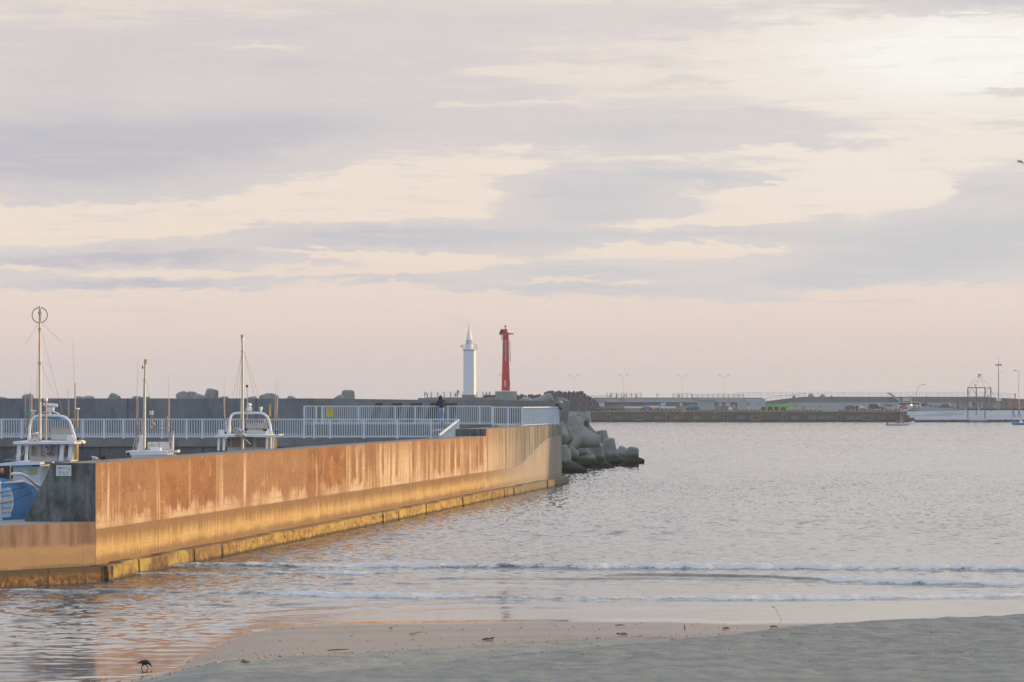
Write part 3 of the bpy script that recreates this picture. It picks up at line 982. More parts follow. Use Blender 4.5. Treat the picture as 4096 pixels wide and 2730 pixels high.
# sloping rail at the head of the steps
s0, s1_ = Vector((PX(1757, 172.6), 172.6, 2.86)), Vector((PX(1834, 178.0), 178.0, 3.70))
st = thing('stair_rail', 'sloping white railing at the steps beside the dark wall step', 'railing', s0)
up = Vector((0, 0, 1))
m = MB(); m.bar(s0 + up * .9, s1_ + up * .9, .11, .09); m.build('handrail', M_POST, st)
m = MB()
for i in range(34):
    c = s0.lerp(s1_, i / 33); m.bar(c + up * .05, c + up * .87, .035, .03)
m.bar(s0 + up * .06, s1_ + up * .06, .05, .05)
m.build('baluster_panel', M_RAIL, st)
m = MB(); m.bar(s1_ - up * .2, s1_ + up * .9, .09, .09); m.build('post', M_POST, st)

# yellow notice tied to the upper railing
nz = PZ(1650, DU + .1)
nb = thing('yellow_notice', 'yellow paper notice with faded red characters tied to the upper railing', 'notice', (PX(1319, DU + .1), DU + .09, nz))
m = MB(); m.box((0, 0, 0), (.40, .012, .60)); m.build('board', pm('notice_yellow', (.66, .55, .07), .55, var=.1), nb, local=True)
o = text_part('lettering', '注意', .13, pm('notice_red', (.50, .12, .03), .5), OFF[nb.name] + Vector((0, -.009, .10)), nb)
o.scale = (1.05, 1, 1)
m = MB()
for i in range(5):
    m.box((0, -.007, -.03 - .05 * i), (.27 - .03 * (i % 2), .002, .012))
m.box((.03, -.007, .235), (.22, .002, .02))
m.build('small_print', pm('notice_ink', (.36, .30, .05), .6), nb, local=True)

# ================================================================== TETRAPODS
M_TETRA = None
mt, nt, bs = new_mat('tetrapod_concrete')
p = nt.pos(); x, y, z = nt.sep(p)
bl = nt.noise(p, .55, 6, .6); fi = nt.noise(p, 6, 5, .65)
rnd = nt.n('ShaderNodeObjectInfo').outputs['Random']
c = nt.mix(nt.step(bl, .33, .68), (.20, .205, .185), (.335, .34, .31))
c = nt.mix(nt.mul(rnd, .35), c, (.19, .205, .195))
c = nt.mix(nt.mul(nt.step(fi, .5, .72), .4), c, (.14, .145, .12))
ed = nt.add(z, nt.mul(nt.sub(bl, .5), .7))
c = nt.mix(nt.step(ed, 1.25, .75), c, (.055, .058, .045))
c = nt.mix(nt.step(ed, .55, .25), c, (.022, .024, .022))
nt.put(c, bs.inputs['Base Color']); bs.inputs['Roughness'].default_value = .88
bs.inputs['Specular IOR Level'].default_value = .25
nt.put(nt.bump(nt.add(fi, nt.mul(bl, .8)), .7, .06), bs.inputs['Normal'])
M_TETRA = mt
T4 = [Vector((0, 0, 1)), Vector((math.sqrt(8 / 9), 0, -1 / 3)), Vector((-math.sqrt(2 / 9), math.sqrt(2 / 3), -1 / 3)), Vector((-math.sqrt(2 / 9), -math.sqrt(2 / 3), -1 / 3))]


def tetra_mesh(name, n=22):
    m = MB()
    for d in T4:
        q = d.to_track_quat('Z', 'Y').to_matrix()
        o = len(m.v)
        m.lathe([(.84, 0), (.80, .35), (.71, .95), (.62, 1.55), (.56, 2.02), (.53, 2.12), (.44, 2.19), (.25, 2.225)], n=n)
        m.v[o:] = [tuple(q @ Vector(v)) for v in m.v[o:]]
    m.ball((0, 0, 0), .88, n, 14)
    ob = m.build(name, M_TETRA, None, smooth=60)
    return ob


TET = tetra_mesh('tetrapod')
TET_USED = [False]


def tetrapod(c, d0, d1, label, group, s=1.0):
    if not TET_USED[0]:
        o = TET; TET_USED[0] = True
    else:
        o = TET.copy(); COL.objects.link(o)
    a = Vector(d0).normalized()
    b = Vector(d1); b = (b - a * b.dot(a)).normalized()
    cx = a.cross(b)
    M = Matrix((b, cx, a)).transposed() if b.cross(cx).dot(a) > 0 else Matrix((b, -cx, a)).transposed()
    o.rotation_euler = M.to_euler()
    o.location = c; o.scale = (s, s, s)
    return tag(o, label, 'tetrapod', group, 'thing')


G1 = 'tetrapods piled at the end of the sea wall'
# (photo x, y of the centre), distance, leg 0 towards, leg 1 towards: (right, up, towards the viewer)
PILE = [
    ((2222, 1706), 234, (.30, .95, .05), (.5, -.4, -.8), 1.0, 'tall upright tetrapod leg leaning right behind the end of the white railing'),
    ((2303, 1756), 258, (-.23, .97, .0), (1, -.05, .05), 1.06, 'large tetrapod with a leg up and another pointing right in mid pile'),
    ((2316, 1736), 287, (-.08, 1, 0), (.4, -.3, -.9), .98, 'blunt tetrapod tip at the back of the pile left of the round dome'),
    ((2334, 1706), 278, (.08, .55, .83), (-.87, -.35, .1), .74, 'tetrapod with a round leg end facing the viewer high in the pile'),
    ((2302, 1722), 268, (.84, -.42, .33), (-.5, -.85, 0), 1.0, 'tetrapod leg sloping down right below the round facing dome'),
    ((2246, 1800), 250, (.22, .93, .28), (.2, -.5, .8), 1.0, 'broad tetrapod leg rising beside the wall end under the railing'),
    ((2256, 1868), 246, (-.12, 1, .25), (.85, -.6, .2), .95, 'half sunken tetrapod touching the foot of the sea wall end'),
    ((2414, 1806), 288, (-.1, 1, 0), (.8, -.3, -.5), 1.0, 'tetrapod tip rising behind the long right pointing leg'),
    ((2441, 1840), 276, (-.06, 1, .08), (-.7, -.3, .7), 1.0, 'boxy tetrapod tip in the right middle of the pile'),
    ((2389, 1862), 264, (.02, 1, .28), (-.8, -.3, .5), .98, 'front tetrapod with a wide square leg standing up from the waterline'),
    ((2462, 1868), 279, (.42, .88, .12), (-.6, -.2, .8), 1.0, 'rounded tetrapod tip leaning right near the water end of the pile'),
    ((2522, 1876), 271, (.14, 1, .12), (.6, -.4, .7), .98, 'outermost tall tetrapod tip standing in the water'),
    ((2540, 1902), 283, (.32, .9, -.2), (.5, -.4, .8), .85, 'lowest dark wet tetrapod at the right tip of the pile'),
    ((2300, 1862), 258, (.93, .30, .25), (-.4, .1, .9), .95, 'low tetrapod leg lying flat along the waterline at the front'),
    ((2350, 1862), 282, (-.3, .9, .2), (.9, .2, .3), 1.0, 'shadowed tetrapod deep between the front legs'),
    ((2134, 1632), 225, (.85, .50, .15), (.5, -.85, 0), .73, 'long tetrapod leg lying against the breakwater head and pointing right'),
    ((2040, 1612), 224, (.93, .16, .05), (-.4, -.3, .8), .95, 'tetrapod leg end just right of the beacon pedestal'),
    ((2205, 1840), 262, (.2, .9, .4), (.8, .1, .5), 1.0, 'hidden base tetrapod beside the wall end at the waterline'),
]
for (nx, ny), D, d0, d1, s, lab in PILE[:16]:
    tetrapod(P(nx, ny, D), (d0[0], -d0[2], d0[1]), (d1[0], -d1[2], d1[1]), lab, G1, s * (1 if 'upright tetrapod leg' in lab or 'lying against' in lab else .90))
tetrapod(P(2352, 1812, 293), (.3, .1, .9), (.8, -.5, -.2), 'dark tetrapod filling the gap deep behind the front legs', G1, 1.0)
tetrapod(P(2300, 1800, 296), (-.2, .1, 1), (.7, -.6, -.2), 'shaded tetrapod at the back of the pile behind the big one', G1, 1.0)
G2 = 'tetrapods behind the breakwater'
TIPS = [(9, 1590, .1, 'first'), (109, 1579, -.15, 'second'), (329, 1590, .3, 'third'), (355, 1586, .0, 'fourth'), (465, 1579, .45, 'fifth'), (551, 1588, .1, 'sixth'),
        (580, 1590, -.1, 'seventh'), (721, 1571, -.35, 'eighth'), (767, 1570, .1, 'ninth'), (803, 1580, .3, 'tenth'), (850, 1558, .18, 'eleventh'), (893, 1589, -.1, 'twelfth'),
        (1004, 1589, -.2, 'thirteenth'), (1056, 1578, -.3, 'fourteenth'), (1096, 1580, .35, 'fifteenth'), (1176, 1591, .5, 'sixteenth'), (1393, 1562, .04, 'seventeenth'), (1348, 1588, -.6, 'eighteenth')]
for nx, ny, tl, nth in TIPS:
    D = 228 + random.uniform(0, 10); s = .78 if ny > 1565 else .86
    k = FPX / D * 2.2 * s
    d0 = Vector((tl, random.uniform(-.15, .25), 1)).normalized()
    tetrapod(P(nx - k * d0.x, ny + k * d0.z, D), d0, (random.uniform(-1, 1), random.uniform(-1, 1), -.3),
             f'{nth} tetrapod tip from the left above the dark breakwater wall', G2, s)

# dark stack of armour blocks far behind
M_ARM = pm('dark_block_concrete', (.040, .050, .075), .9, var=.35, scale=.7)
G3 = 'dark armour blocks stacked far behind the breakwater'
m = MB(); m.lathe([(.46, -1.1), (.47, -.2), (.40, .55), (.34, .72), (.18, .80)], n=10); m.lathe([(.40, 0), (.30, .8), (.15, .9)], n=8, rot=.2)
for v in range(len(m.v) - 24, len(m.v)): x_, y_, z_ = m.v[v]; m.v[v] = (x_, -z_ * .9, y_ - .5)
blk0 = m.build('armour_block', M_ARM, None, smooth=45)
first = True
DS = 975.0
outline = [(2060, 1577), (2130, 1576), (2176, 1577), (2182, 1564), (2230, 1562), (2290, 1566), (2330, 1564), (2346, 1577), (2372, 1595), (2400, 1613), (2415, 1627), (2440, 1638)]
ox = [a for a, _ in outline]; oy = [b for _, b in outline]
for row in range(6):
    for col in range(36):
        nx = 2064 + col * 10.6 + (row % 2) * 5 + random.uniform(-1.5, 1.5)
        top = float(np.interp(nx, ox, oy))
        ny = top + 17 + row * 14 + random.uniform(-3, 3)
        if ny > 1652 or nx > 2438: continue
        o = blk0 if first else blk0.copy()
        if not first: COL.objects.link(o)
        first = False
        o.location = P(nx, ny, DS - row * 1.6 + random.uniform(-.8, .8))
        o.rotation_euler = (random.uniform(-.2, .2), random.uniform(-.22, .22), random.uniform(-.6, .6))
        s = random.uniform(.88, 1.15); o.scale = (s * 1.16, s * 1.16, s * 1.5)
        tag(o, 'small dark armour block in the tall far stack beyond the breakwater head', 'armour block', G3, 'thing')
# the mole that stack stands on
ml = thing('far_mole', 'low grey mole carrying the dark stack of armour blocks', 'mole', (15, DS, 0))
m = MB(); m.b2(PX(1960, DS), PX(2352, DS), DS - 13, DS + 30, -2, PZ(1646, DS)); m.build('mole_body', M_PARA2, ml)
m = MB(); m.prism([(PX(2075, DS), DS + 2, 3.4), (PX(2440, DS), DS + 2, 3.4), (PX(2438, DS), DS + 2, PZ(1645, DS)), (PX(2372, DS), DS + 2, PZ(1605, DS)), (PX(2335, DS), DS + 2, PZ(1578, DS)), (PX(2190, DS), DS + 2, PZ(1576, DS)), (PX(2180, DS), DS + 2, PZ(1588, DS)), (PX(2075, DS), DS + 2, PZ(1588, DS))], (0, 16, 0))
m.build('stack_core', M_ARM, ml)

# ================================================================== LIGHTHOUSE AND BEACON
M_LHW = pm('lighthouse_white', (.74, .77, .80), .5, var=.03, scale=1)
M_GLASS = pm('lantern_glass', (.55, .52, .46), .15, var=.1)
M_STEELW = pm('pale_steel', (.55, .58, .60), .5, .2)
DLH = 830.0
lx, lz0 = PX(1879, DLH), PZ(1580, DLH)
sL = DLH / FPX
lh = thing('white_lighthouse', 'tall white square lighthouse with a slender conical spire on the far breakwater', 'lighthouse', (lx, DLH, PZ(1590, DLH)))
rot = R(45 - 11)
SQ = .7071


def sq(w_px): return w_px * sL * SQ


m = MB(); m.lathe([(sq(52), lz0 - .7), (sq(52), lz0 - .1), (sq(49), lz0)], (lx, DLH, 0), 4, rot); m.build('plinth', M_PARA2, lh)
m = MB(); m.lathe([(sq(43.5), lz0), (sq(42.5), PZ(1403, DLH))], (lx, DLH, 0), 4, rot); m.build('tower', M_LHW, lh)
m = MB(); m.lathe([(sq(44), PZ(1404, DLH)), (sq(51), PZ(1400, DLH)), (sq(51), PZ(1397.5, DLH))], (lx, DLH, 0), 4, rot); gal = m.build('gallery', M_LHW, lh)
m = MB()
gr = sq(51)
cor = [(lx + gr * math.cos(rot + i * math.pi / 2), DLH + gr * math.sin(rot + i * math.pi / 2)) for i in range(4)]
for i in range(4):
    a, b = cor[i], cor[(i + 1) % 4]
    for hh in (1388, 1393, 1378):
        m.bar((*a, PZ(hh, DLH)), (*b, PZ(hh, DLH)), .05, .05)
    for t in (0, .33, .66):
        q = (a[0] + (b[0] - a[0]) * t, a[1] + (b[1] - a[1]) * t)
        m.bar((*q, PZ(1397, DLH)), (*q, PZ(1378, DLH)), .06, .06)
m.build('gallery_railing', M_STEELW, gal)
m = MB(); m.lathe([(16.3 * sL, PZ(1397, DLH)), (16.0 * sL, PZ(1378, DLH))], (lx - 2 * sL, DLH, 0), 16); m.build('lantern_base', M_LHW, lh, smooth=40)
m = MB(); m.lathe([(13.2 * sL, PZ(1378, DLH)), (13.2 * sL, PZ(1360, DLH))], (lx - 2 * sL, DLH, 0), 12); lan = m.build('lantern', M_GLASS, lh)
m = MB()
for i in range(6):
    a = i * math.pi / 3 + .3
    q = (lx - 2 * sL + 13.4 * sL * math.cos(a), DLH + 13.4 * sL * math.sin(a))
    m.bar((*q, PZ(1379, DLH)), (*q, PZ(1360, DLH)), .12, .12)
m.build('glazing_bar', M_STEELW, lan)
m = MB(); m.lathe([(14 * sL, PZ(1361, DLH)), (13.4 * sL, PZ(1359, DLH)), (9.2 * sL, PZ(1341, DLH)), (5.2 * sL, PZ(1324, DLH)), (3.4 * sL, PZ(1312, DLH)), (2.0 * sL, PZ(1300, DLH)), (.6 * sL, PZ(1291, DLH))], (lx - 2 * sL, DLH, 0), 16)
m.build('spire_roof', M_LHW, lh, smooth=40)
m = MB(); m.bar((PX(1858, DLH), DLH - 1, PZ(1388, DLH)), (PX(1842, DLH), DLH - 1, PZ(1388, DLH)), .15, .15); m.ball((PX(1845, DLH), DLH - 1, PZ(1385.5, DLH)), .28); m.build('bracket_lamp', pm('lamp_brass', (.6, .45, .25), .4), lh, smooth=40)
m = MB(); m.bar((PX(1906, DLH), DLH - .6, PZ(1377, DLH)), (PX(1906, DLH), DLH - .6, PZ(1403, DLH)), .08, .08); m.bar((PX(1903, DLH), DLH - .6, PZ(1377, DLH)), (PX(1903, DLH), DLH - .6, PZ(1403, DLH)), .08, .08)
for i in range(8): m.bar((PX(1903, DLH), DLH - .6, PZ(1378 + 3 * i, DLH)), (PX(1906, DLH), DLH - .6, PZ(1378 + 3 * i, DLH)), .06, .06)
m.build('ladder', M_STEELW, lh)
# far breakwater it stands on
fb = thing('far_breakwater', 'low far grey breakwater with a thin railing under the white lighthouse', 'breakwater', (lx, DLH, 0))
m = MB(); m.b2(PX(1705, DLH), PX(1995, DLH), DLH - 6, DLH + 8, -2, PZ(1590.5, DLH)); m.b2(PX(1674, DLH), PX(1705, DLH), DLH - 6, DLH + 6, -2, PZ(1593, DLH)); m.build('breakwater_body', M_PARA2, fb)
fr_ = thing('far_railing', 'thin grey railing on the far breakwater beside the lighthouse', 'railing', (PX(1700, DLH), DLH + 5, PZ(1590, DLH)))
m = MB()
for hh in (1569, 1576, 1583): m.bar((PX(1697, DLH), DLH + 5, PZ(hh, DLH)), (PX(1990, DLH), DLH + 5, PZ(hh, DLH)), .05, .05)
m.build('rail', M_STEELW, fr_)
for i in range(12):
    m = MB(); m.box((PX(1697 + 26 * i, DLH), DLH + 5, PZ(1579.5, DLH)), (.30, .12, 1.5)); m.build('post', pm('dull_post', (.42, .40, .40), .6), fr_)

M_BRED = pm('beacon_red', (.64, .105, .088), .6, var=.10, scale=1.2, dirt=(.40, .085, .07))
M_PED = concrete('pedestal_concrete', (.33, .34, .31), (.21, .22, .20), .9, .6)
DB = 216.5
sB = DB / FPX
bx = PX(2021, DB)
bc = thing('red_beacon', 'slim red harbour beacon with a solar panel head on a concrete pedestal', 'beacon', (PX(2023, DB), DB, PZ(1566, DB)))


def B(zx, zy, dy=0.):            # a point from the enlarged view of the beacon
    return Vector((PX(1780 + zx / 4.48, DB), DB + dy, PZ(1270 + zy / 4.48, DB)))


ctr = B(1088, 1000)
m = MB(); m.lathe([(76 / 4.48 * sB, B(0, 1318).z), (73 / 4.48 * sB, B(0, 1150).z), (62 / 4.48 * sB, B(0, 800).z), (53 / 4.48 * sB, B(0, 320).z)], (ctr.x, DB, 0), 28); m.build('tower', M_BRED, bc, smooth=40)
m = MB(); m.prism([B(965, 312, -.35), B(1140, 316, -.35), B(1128, 270, -.35), B(1112, 240, -.35), B(1115, 212, -.35), B(998, 216, -.35)], (0, .7, 0)); hd = m.build('head_box', M_BRED, bc)
m = MB(); m.prism([B(985, 290, -.365), B(1040, 290, -.365), B(1052, 228, -.365), B(1002, 228, -.365)], (0, .012, 0)); m.build('solar_panel', pm('solar_panel', (.10, .085, .09), .25, var=.4, scale=8), hd)
m = MB(); m.prism([B(1128, 308, -.2), B(1222, 308, -.2), B(1224, 286, -.2), B(1150, 286, -.2), B(1126, 268, -.2)], (0, .4, 0)); m.build('side_arm', M_BRED, bc)
m = MB(); m.lathe([(15 / 4.48 * sB, B(0, 212).z), (9 / 4.48 * sB, B(0, 190).z), (10 / 4.48 * sB, B(0, 170).z)], (B(1083, 0).x, DB, 0), 12); m.build('lamp', M_STEELW, bc, smooth=40)
m = MB(); m.lathe([(33 / 4.48 * sB, B(0, 172).z), (14 / 4.48 * sB, B(0, 154).z), (2 / 4.48 * sB, B(0, 138).z)], (B(1083, 0).x, DB, 0), 14); m.build('lamp_cap', M_BRED, bc, smooth=40)
m = MB()
m.tube([B(1085, 408, -.42), B(1090, 795, -.42)], .055, 8); m.tube([B(1163, 420, -.42), B(1170, 795, -.42)], .025, 8)
for i in range(6): m.bar(B(1085, 430 + 70 * i, -.42), B(1165, 430 + 70 * i, -.42), .02, .02)
for zz in (435, 600, 745): m.bar(B(1083, zz, -.42), B(1060, zz, -.2), .03, .03)
m.build('ladder', pm('galvanised', (.42, .40, .40), .5, .3), bc)
m = MB()
for zx, zy in ((1052, 436), (1056, 606), (1040, 658), (1060, 750)): m.ball(B(zx, zy, -.30), .035)
m.build('marker_light', M_STEELW, bc, smooth=40)
m = MB(); m.bar(B(1040, 658, -.2), B(975, 658, -.2), .015, .015); m.bar(B(1020, 1008, -.2), B(978, 1003, -.2), .015, .015); m.build('side_spike', M_STEELW, bc)
m = MB(); m.tube([B(1018, 320, -.2), B(1012, 360, -.3), B(1020, 410, -.3)], .02, 6); m.build('cable', pm('cable_red', (.3, .03, .03), .6), bc)
# curved door housing low on the right
pts = []
cpt = B(1117, 1190)
for i in range(28):
    a = 2 * math.pi * i / 28
    pts.append((cpt.x + 50 / 4.48 * sB * math.cos(a), DB - .36, cpt.z + 105 / 4.48 * sB * math.sin(a)))
m = MB(); m.prism(pts, (0, .3, 0)); dh = m.build('door_housing', M_BRED, bc)
m = MB(); m.box(B(1077, 1190, -.372), (27 / 4.48 * sB, .012, 112 / 4.48 * sB)); m.build('name_plate', pm('plate_white', (.62, .60, .58), .5), dh)
pdl = thing('beacon_pedestal', 'round grey concrete pedestal under the red beacon', 'pedestal', (PX(2024, DB), DB, PZ(1606, DB)))
m = MB(); m.lathe([(43.5 * sB, PZ(1611, DB)), (43.5 * sB, PZ(1568, DB)), (42 * sB, PZ(1566, DB))], (PX(2024, DB), DB + .2, 0), 40); m.build('pedestal_block', M_PED, pdl, smooth=40)

# ================================================================== FISHING BOATS IN THE BASIN
M_BW = pm('boat_white', (.76, .78, .79), .4, var=.06, scale=1.5, dirt=(.62, .62, .60))
M_BCREAM = pm('boat_cream', (.58, .60, .56), .5, var=.08, scale=1.2)
M_BPINK = pm('pinkish_white', (.74, .68, .66), .5, var=.05)  # white with a slight pink tint
M_BLUE = pm('boat_blue', (.10, .36, .78), .35, var=.12, scale=1.5)
M_LBLUE = pm('boat_light_blue', (.40, .62, .80), .4, var=.08)
M_MAST = pm('mast_metal', (.50, .47, .38), .38, .15, var=.08)
M_ROD = pm('outrigger_rod', (.50, .38, .30), .5, var=.1)
M_WHIP = pm('whip_aerial', (.60, .55, .53), .5, var=.05)
M_WIRE = pm('stay_wire', (.28, .27, .27), .5, .2)
M_WIN = pm('cabin_window', (.30, .24, .20), .12, var=.35, scale=2)
M_WINF = pm('window_frame_grey', (.34, .36, .33), .5)
M_RUB = pm('black_rubber', (.02, .02, .022), .7)
M_ORL = pm('amber_lamp', (.62, .28, .08), .3, var=.1)
M_GOLD = pm('yellow_paint_and_sunlit_strut', (.62, .42, .12), .45, var=.08)
M_CLOTH = pm('bundled_cloth', (.50, .47, .44), .8, var=.3, scale=6, bump=.4)
M_WOOD = pm('warm_wood', (.32, .20, .12), .6, var=.25, scale=4)
M_CYAN = pm('cyan_glass', (.06, .32, .40), .2)
M_SHIELD = pm('wind_shield', (.52, .54, .58), .2, var=.08)


def hull_mesh(m, bow, axis, length, beam, top, bow_top, keel=-.5):
    """a flared fishing hull; bow is the stem head, axis points aft"""
    ax = Vector(axis).normalized(); side = Vector((-ax.y, ax.x, 0))
    secs = []
    n = 14
    for i in range(n + 1):
        t = i / n
        w = beam / 2 * (1 - (1 - min(1, t / .55)) ** 2.2) + .03
        zt = bow_top + (top - bow_top) * min(1, t / .6)
        rake = (1 - min(1, t / .3)) * .9
        c = Vector(bow) + ax * (length * t)
        low = .35 + .5 * min(1, t / .5)
        ring = [c + side * w + Vector((0, 0, zt - bow[2])), c + ax * rake * .4 + side * w * .88 + Vector((0, 0, .55 * (zt - bow[2]) + .45 * keel)),
                c + ax * rake + side * w * low * .6 + Vector((0, 0, keel)), c + ax * rake - side * w * low * .6 + Vector((0, 0, keel)),
                c + ax * rake * .4 - side * w * .88 + Vector((0, 0, .55 * (zt - bow[2]) + .45 * keel)), c - side * w + Vector((0, 0, zt - bow[2]))]
        secs.append(ring)
    vs = [p for r in secs for p in r]
    fs = [(i * 6 + k, i * 6 + k + 1, (i + 1) * 6 + k + 1, (i + 1) * 6 + k) for i in range(n) for k in range(5)]
    fs += [(i * 6 + 5, i * 6, (i + 1) * 6, (i + 1) * 6 + 5) for i in range(n)]        # deck
    fs += [tuple(range(6)), tuple(reversed(range(n * 6, n * 6 + 6)))]
    m.raw(vs, fs)
    return secs


class View:
    """turns a point of an enlarged view into a point of the boat, dy metres behind the boat's reference distance"""
    def __init__(s, ox, oy, k, D): s.ox, s.oy, s.k, s.D = ox, oy, k, D
    def __call__(s, zx, zy, dy=0.): return P(s.ox + zx / s.k, s.oy + zy / s.k, s.D) + Vector((0, dy, 0))
    def r(s, px): return px / s.k * s.D / FPX


# ---------------------------------------------------------------- boat 1, blue bow, loop aerial
V = View(0, 1540, 2.8, 106.0)
b1_ = thing('fishing_boat', 'fishing boat with a blue bow and a loop aerial on its tall mast', 'boat', (PX(190, 106), 106, 0), 'fishing boats in the basin')
BOWD = 98.6
m = MB(); hull_mesh(m, (PX(6, BOWD), BOWD, 0), (.03, 1, 0), 11.5, 1.80, 2.35, 3.12); hl = m.build('hull', M_BLUE, b1_)
m = MB()
W1 = View(0, 1540, 2.8, BOWD)
for a, b in (((0, 1100), (190, 1096)), ((190, 1096), (265, 1150)), ((265, 1150), (330, 1250))):
    m.tube([W1(*a, -.05 + (a[0] / 330) * 2.4), W1(*b, -.05 + (b[0] / 330) * 2.4)], W1.r(15), 8)
m.build('gunwale', M_BW, hl, smooth=40)
m = MB()
m.tube([W1(95, 1003, .6), W1(185, 1003, .8), W1(240, 1040, 1.2), W1(300, 1125, 1.7), W1(340, 1150, 2.0)], W1.r(16), 8); m.build('bow_rail', M_BW, hl, smooth=40)
m = MB()
m.tube([W1(84, 910, .6), W1(84, 1085, .5)], W1.r(6), 6); m.tube([W1(135, 1030, .7), W1(90, 1085, .5)], W1.r(6), 6); m.build('rail_stanchion', M_ROD, hl)
for zy0, zy1, mt_ in ((1150, 1235, M_LBLUE), (1245, 1315, M_BCREAM), (1320, 1370, M_LBLUE), (1378, 1425, M_BCREAM), (1430, 1480, M_LBLUE)):
    m = MB()
    w0, w1 = 118 - (zy0 - 1150) * -.08, 125
    tt = (zy0 - 1150) / 330
    xr = 125 + 25 * math.sin(math.pi * min(1, tt * 1.1)); xr2 = 125 + 25 * math.sin(math.pi * min(1, (zy1 - 1150) / 330 * 1.1))
    m.prism([W1(16, zy0 + 12, -.10), W1(xr, zy0, -.10), W1(xr2, zy1, -.10), W1(10, zy1 + 8, -.10)], (0, .05, 0))
    m.build('bow_fender_panel', mt_, hl)
m = MB(); m.tube([W1(85, 1150, -.12), W1(130, 1205, -.12), W1(152, 1280, -.12), W1(152, 1360, -.12), W1(128, 1420, -.12)], W1.r(7), 6); m.tube([W1(12, 1110, -.14), W1(10, 1480, -.14)], W1.r(9), 6); m.build('fender_frame', M_BW, hl)
m = MB(); m.tube([W1(0, 1210, -.2), W1(130, 1180, -.2), W1(260, 1150, .3)], W1.r(4), 6); m.tube([W1(0, 1330, -.2), W1(160, 1300, -.2), W1(300, 1215, 1.0)], W1.r(3), 6); m.build('mooring_line', M_RUB, hl)
m = MB(); m.b2(V(177, 0).x, V(480, 0).x, 105.4, 107.6, 1.9, V(0, 900).z); m.build('lower_cabin', M_BCREAM, b1_)
m = MB(); m.box(V(258, 1010, -.62), (V.r(150), .03, V.r(170))); dr_ = m.build('door', pm('door_cream', (.62, .63, .60), .45, var=.04), b1_)
m = MB(); m.box(V(265, 962, -.65), (V.r(32), .02, V.r(8))); m.build('door_vent', M_WINF, dr_)
m = MB(); m.box(V(406, 971, -.63), (V.r(78), .03, V.r(54))); m.build('placard', pm('placard_yellow', (.52, .40, .10), .5), b1_)
m = MB(); m.box(V(430, 903, -.63), (V.r(80), .04, V.r(16))); m.build('cabin_lamp', M_DKMETAL, b1_)
m = MB(); m.prism([V(5, 903, -1.0), V(5, 880, -1.0), V(190, 858, -1.0), V(500, 858, -1.0), V(500, 888, -1.0)], (0, 3.2, 0)); m.build('lower_roof', M_BW, b1_)
m = MB(); m.prism([V(330, 672, 0), V(640, 672, 0), V(640, 862, 0), V(330, 862, 0)], (0, 1.9, 0)); cb = m.build('wheelhouse', M_BCREAM, b1_)
m = MB(); m.b2(V(640, 0).x, V(790, 0).x, 106.02, 107.9, V(0, 862).z, V(0, 672).z); m.build('wheelhouse_side', M_BCREAM, b1_)
for a, b, c_, d in ((464, 608, 678, 798), (650, 778, 680, 800), (358, 404, 690, 795)):
    m = MB(); m.b2(V(a, 0).x, V(b, 0).x, 105.97, 105.99, V(0, d).z, V(0, c_).z); w = m.build('window', M_WIN, cb)
    m = MB(); zc = 105.955
    for q in ((a, c_, b, c_), (a, d, b, d)): m.bar((V(q[0], 0).x, zc, V(0, q[1]).z), (V(q[2], 0).x, zc, V(0, q[3]).z), .035, .035)
    for q in (a, b): m.bar((V(q, 0).x, zc, V(0, c_).z), (V(q, 0).x, zc, V(0, d).z), .035, .035)
    m.build('window_frame', M_WINF, w)
m = MB(); m.ring(V(526, 712, -.08), V.r(38), V.r(4)); m.bar(V(526, 712, -.08), V(526, 745, -.08), .02, .02); m.bar(V(490, 705, -.08), V(526, 712, -.08), .02, .02); m.build('steering_wheel', M_BW, b1_)
m = MB(); m.box((V(528, 0).x, 106.6, V(0, 648).z), (V.r(685), 2.7, V.r(30))); m.build('upper_roof', M_BW, b1_)
m = MB(); m.box((V(893, 0).x, 106.1, V(0, 630).z), (V.r(52), .5, V.r(20))); m.build('side_shelf', M_BPINK, b1_)
for zx, zt, zb, wd in ((236, 668, 856, 40), (323, 672, 858, 32), (716, 668, 850, 42), (815, 662, 838, 46)):
    m = MB(); m.bar(V(zx - 8, zb, -.5), V(zx + 8, zt, -.5), V.r(wd), V.r(wd)); m.build('strut', M_BW, b1_)
m = MB(); m.bar(V(874, 838, -.5), V(868, 655, -.5), V.r(48), V.r(48)); m.build('strut', M_GOLD, b1_)  # white strut coloured yellow for the low sun on it
m = MB(); m.tube([V(322, 640), V(335, 470), V(352, 395), V(395, 355), V(460, 343), V(650, 345), V(730, 362), V(772, 400), V(800, 460), V(830, 560), V(850, 640)], V.r(15), 10); m.build('arch', M_BW, b1_, smooth=40)
m = MB(); m.prism([V(345, 545, .2), V(400, 530, .2), V(430, 640, .2), V(335, 640, .2)], (0, .35, 0)); m.prism([V(745, 560, .1), V(800, 560, .1), V(830, 630, .1), V(740, 630, .1)], (0, .35, 0)); m.build('arch_foot', M_BPINK, b1_)
m = MB(); m.box(V(650, 515, .6), (V.r(225), .03, V.r(62))); m.build('wind_shield', M_SHIELD, b1_)
m = MB(); m.bar(V(540, 484, .55), V(765, 486, .55), .03, .03)
for i in range(9): m.bar(V(545 + 26 * i, 484, .55), V(545 + 26 * i, 545, .55), .015, .015)
m.build('bridge_rail', M_ROD, b1_)
m = MB(); m.box(V(640, 590, .9), (V.r(200), .4, V.r(55))); m.build('bridge_seat', M_BCREAM, b1_)
m = MB(); m.tube([V(458, 640, -.2), V(458, -240, -.2)], [V.r(17), V.r(14)], 12); ms = m.build('mast', M_MAST, b1_, smooth=40)
m = MB(); m.tube([V(458, -240, -.2), V(456, -880, -.2)], [V.r(14), V.r(11)], 12); m.build('upper_mast', M_MAST, ms, smooth=40)
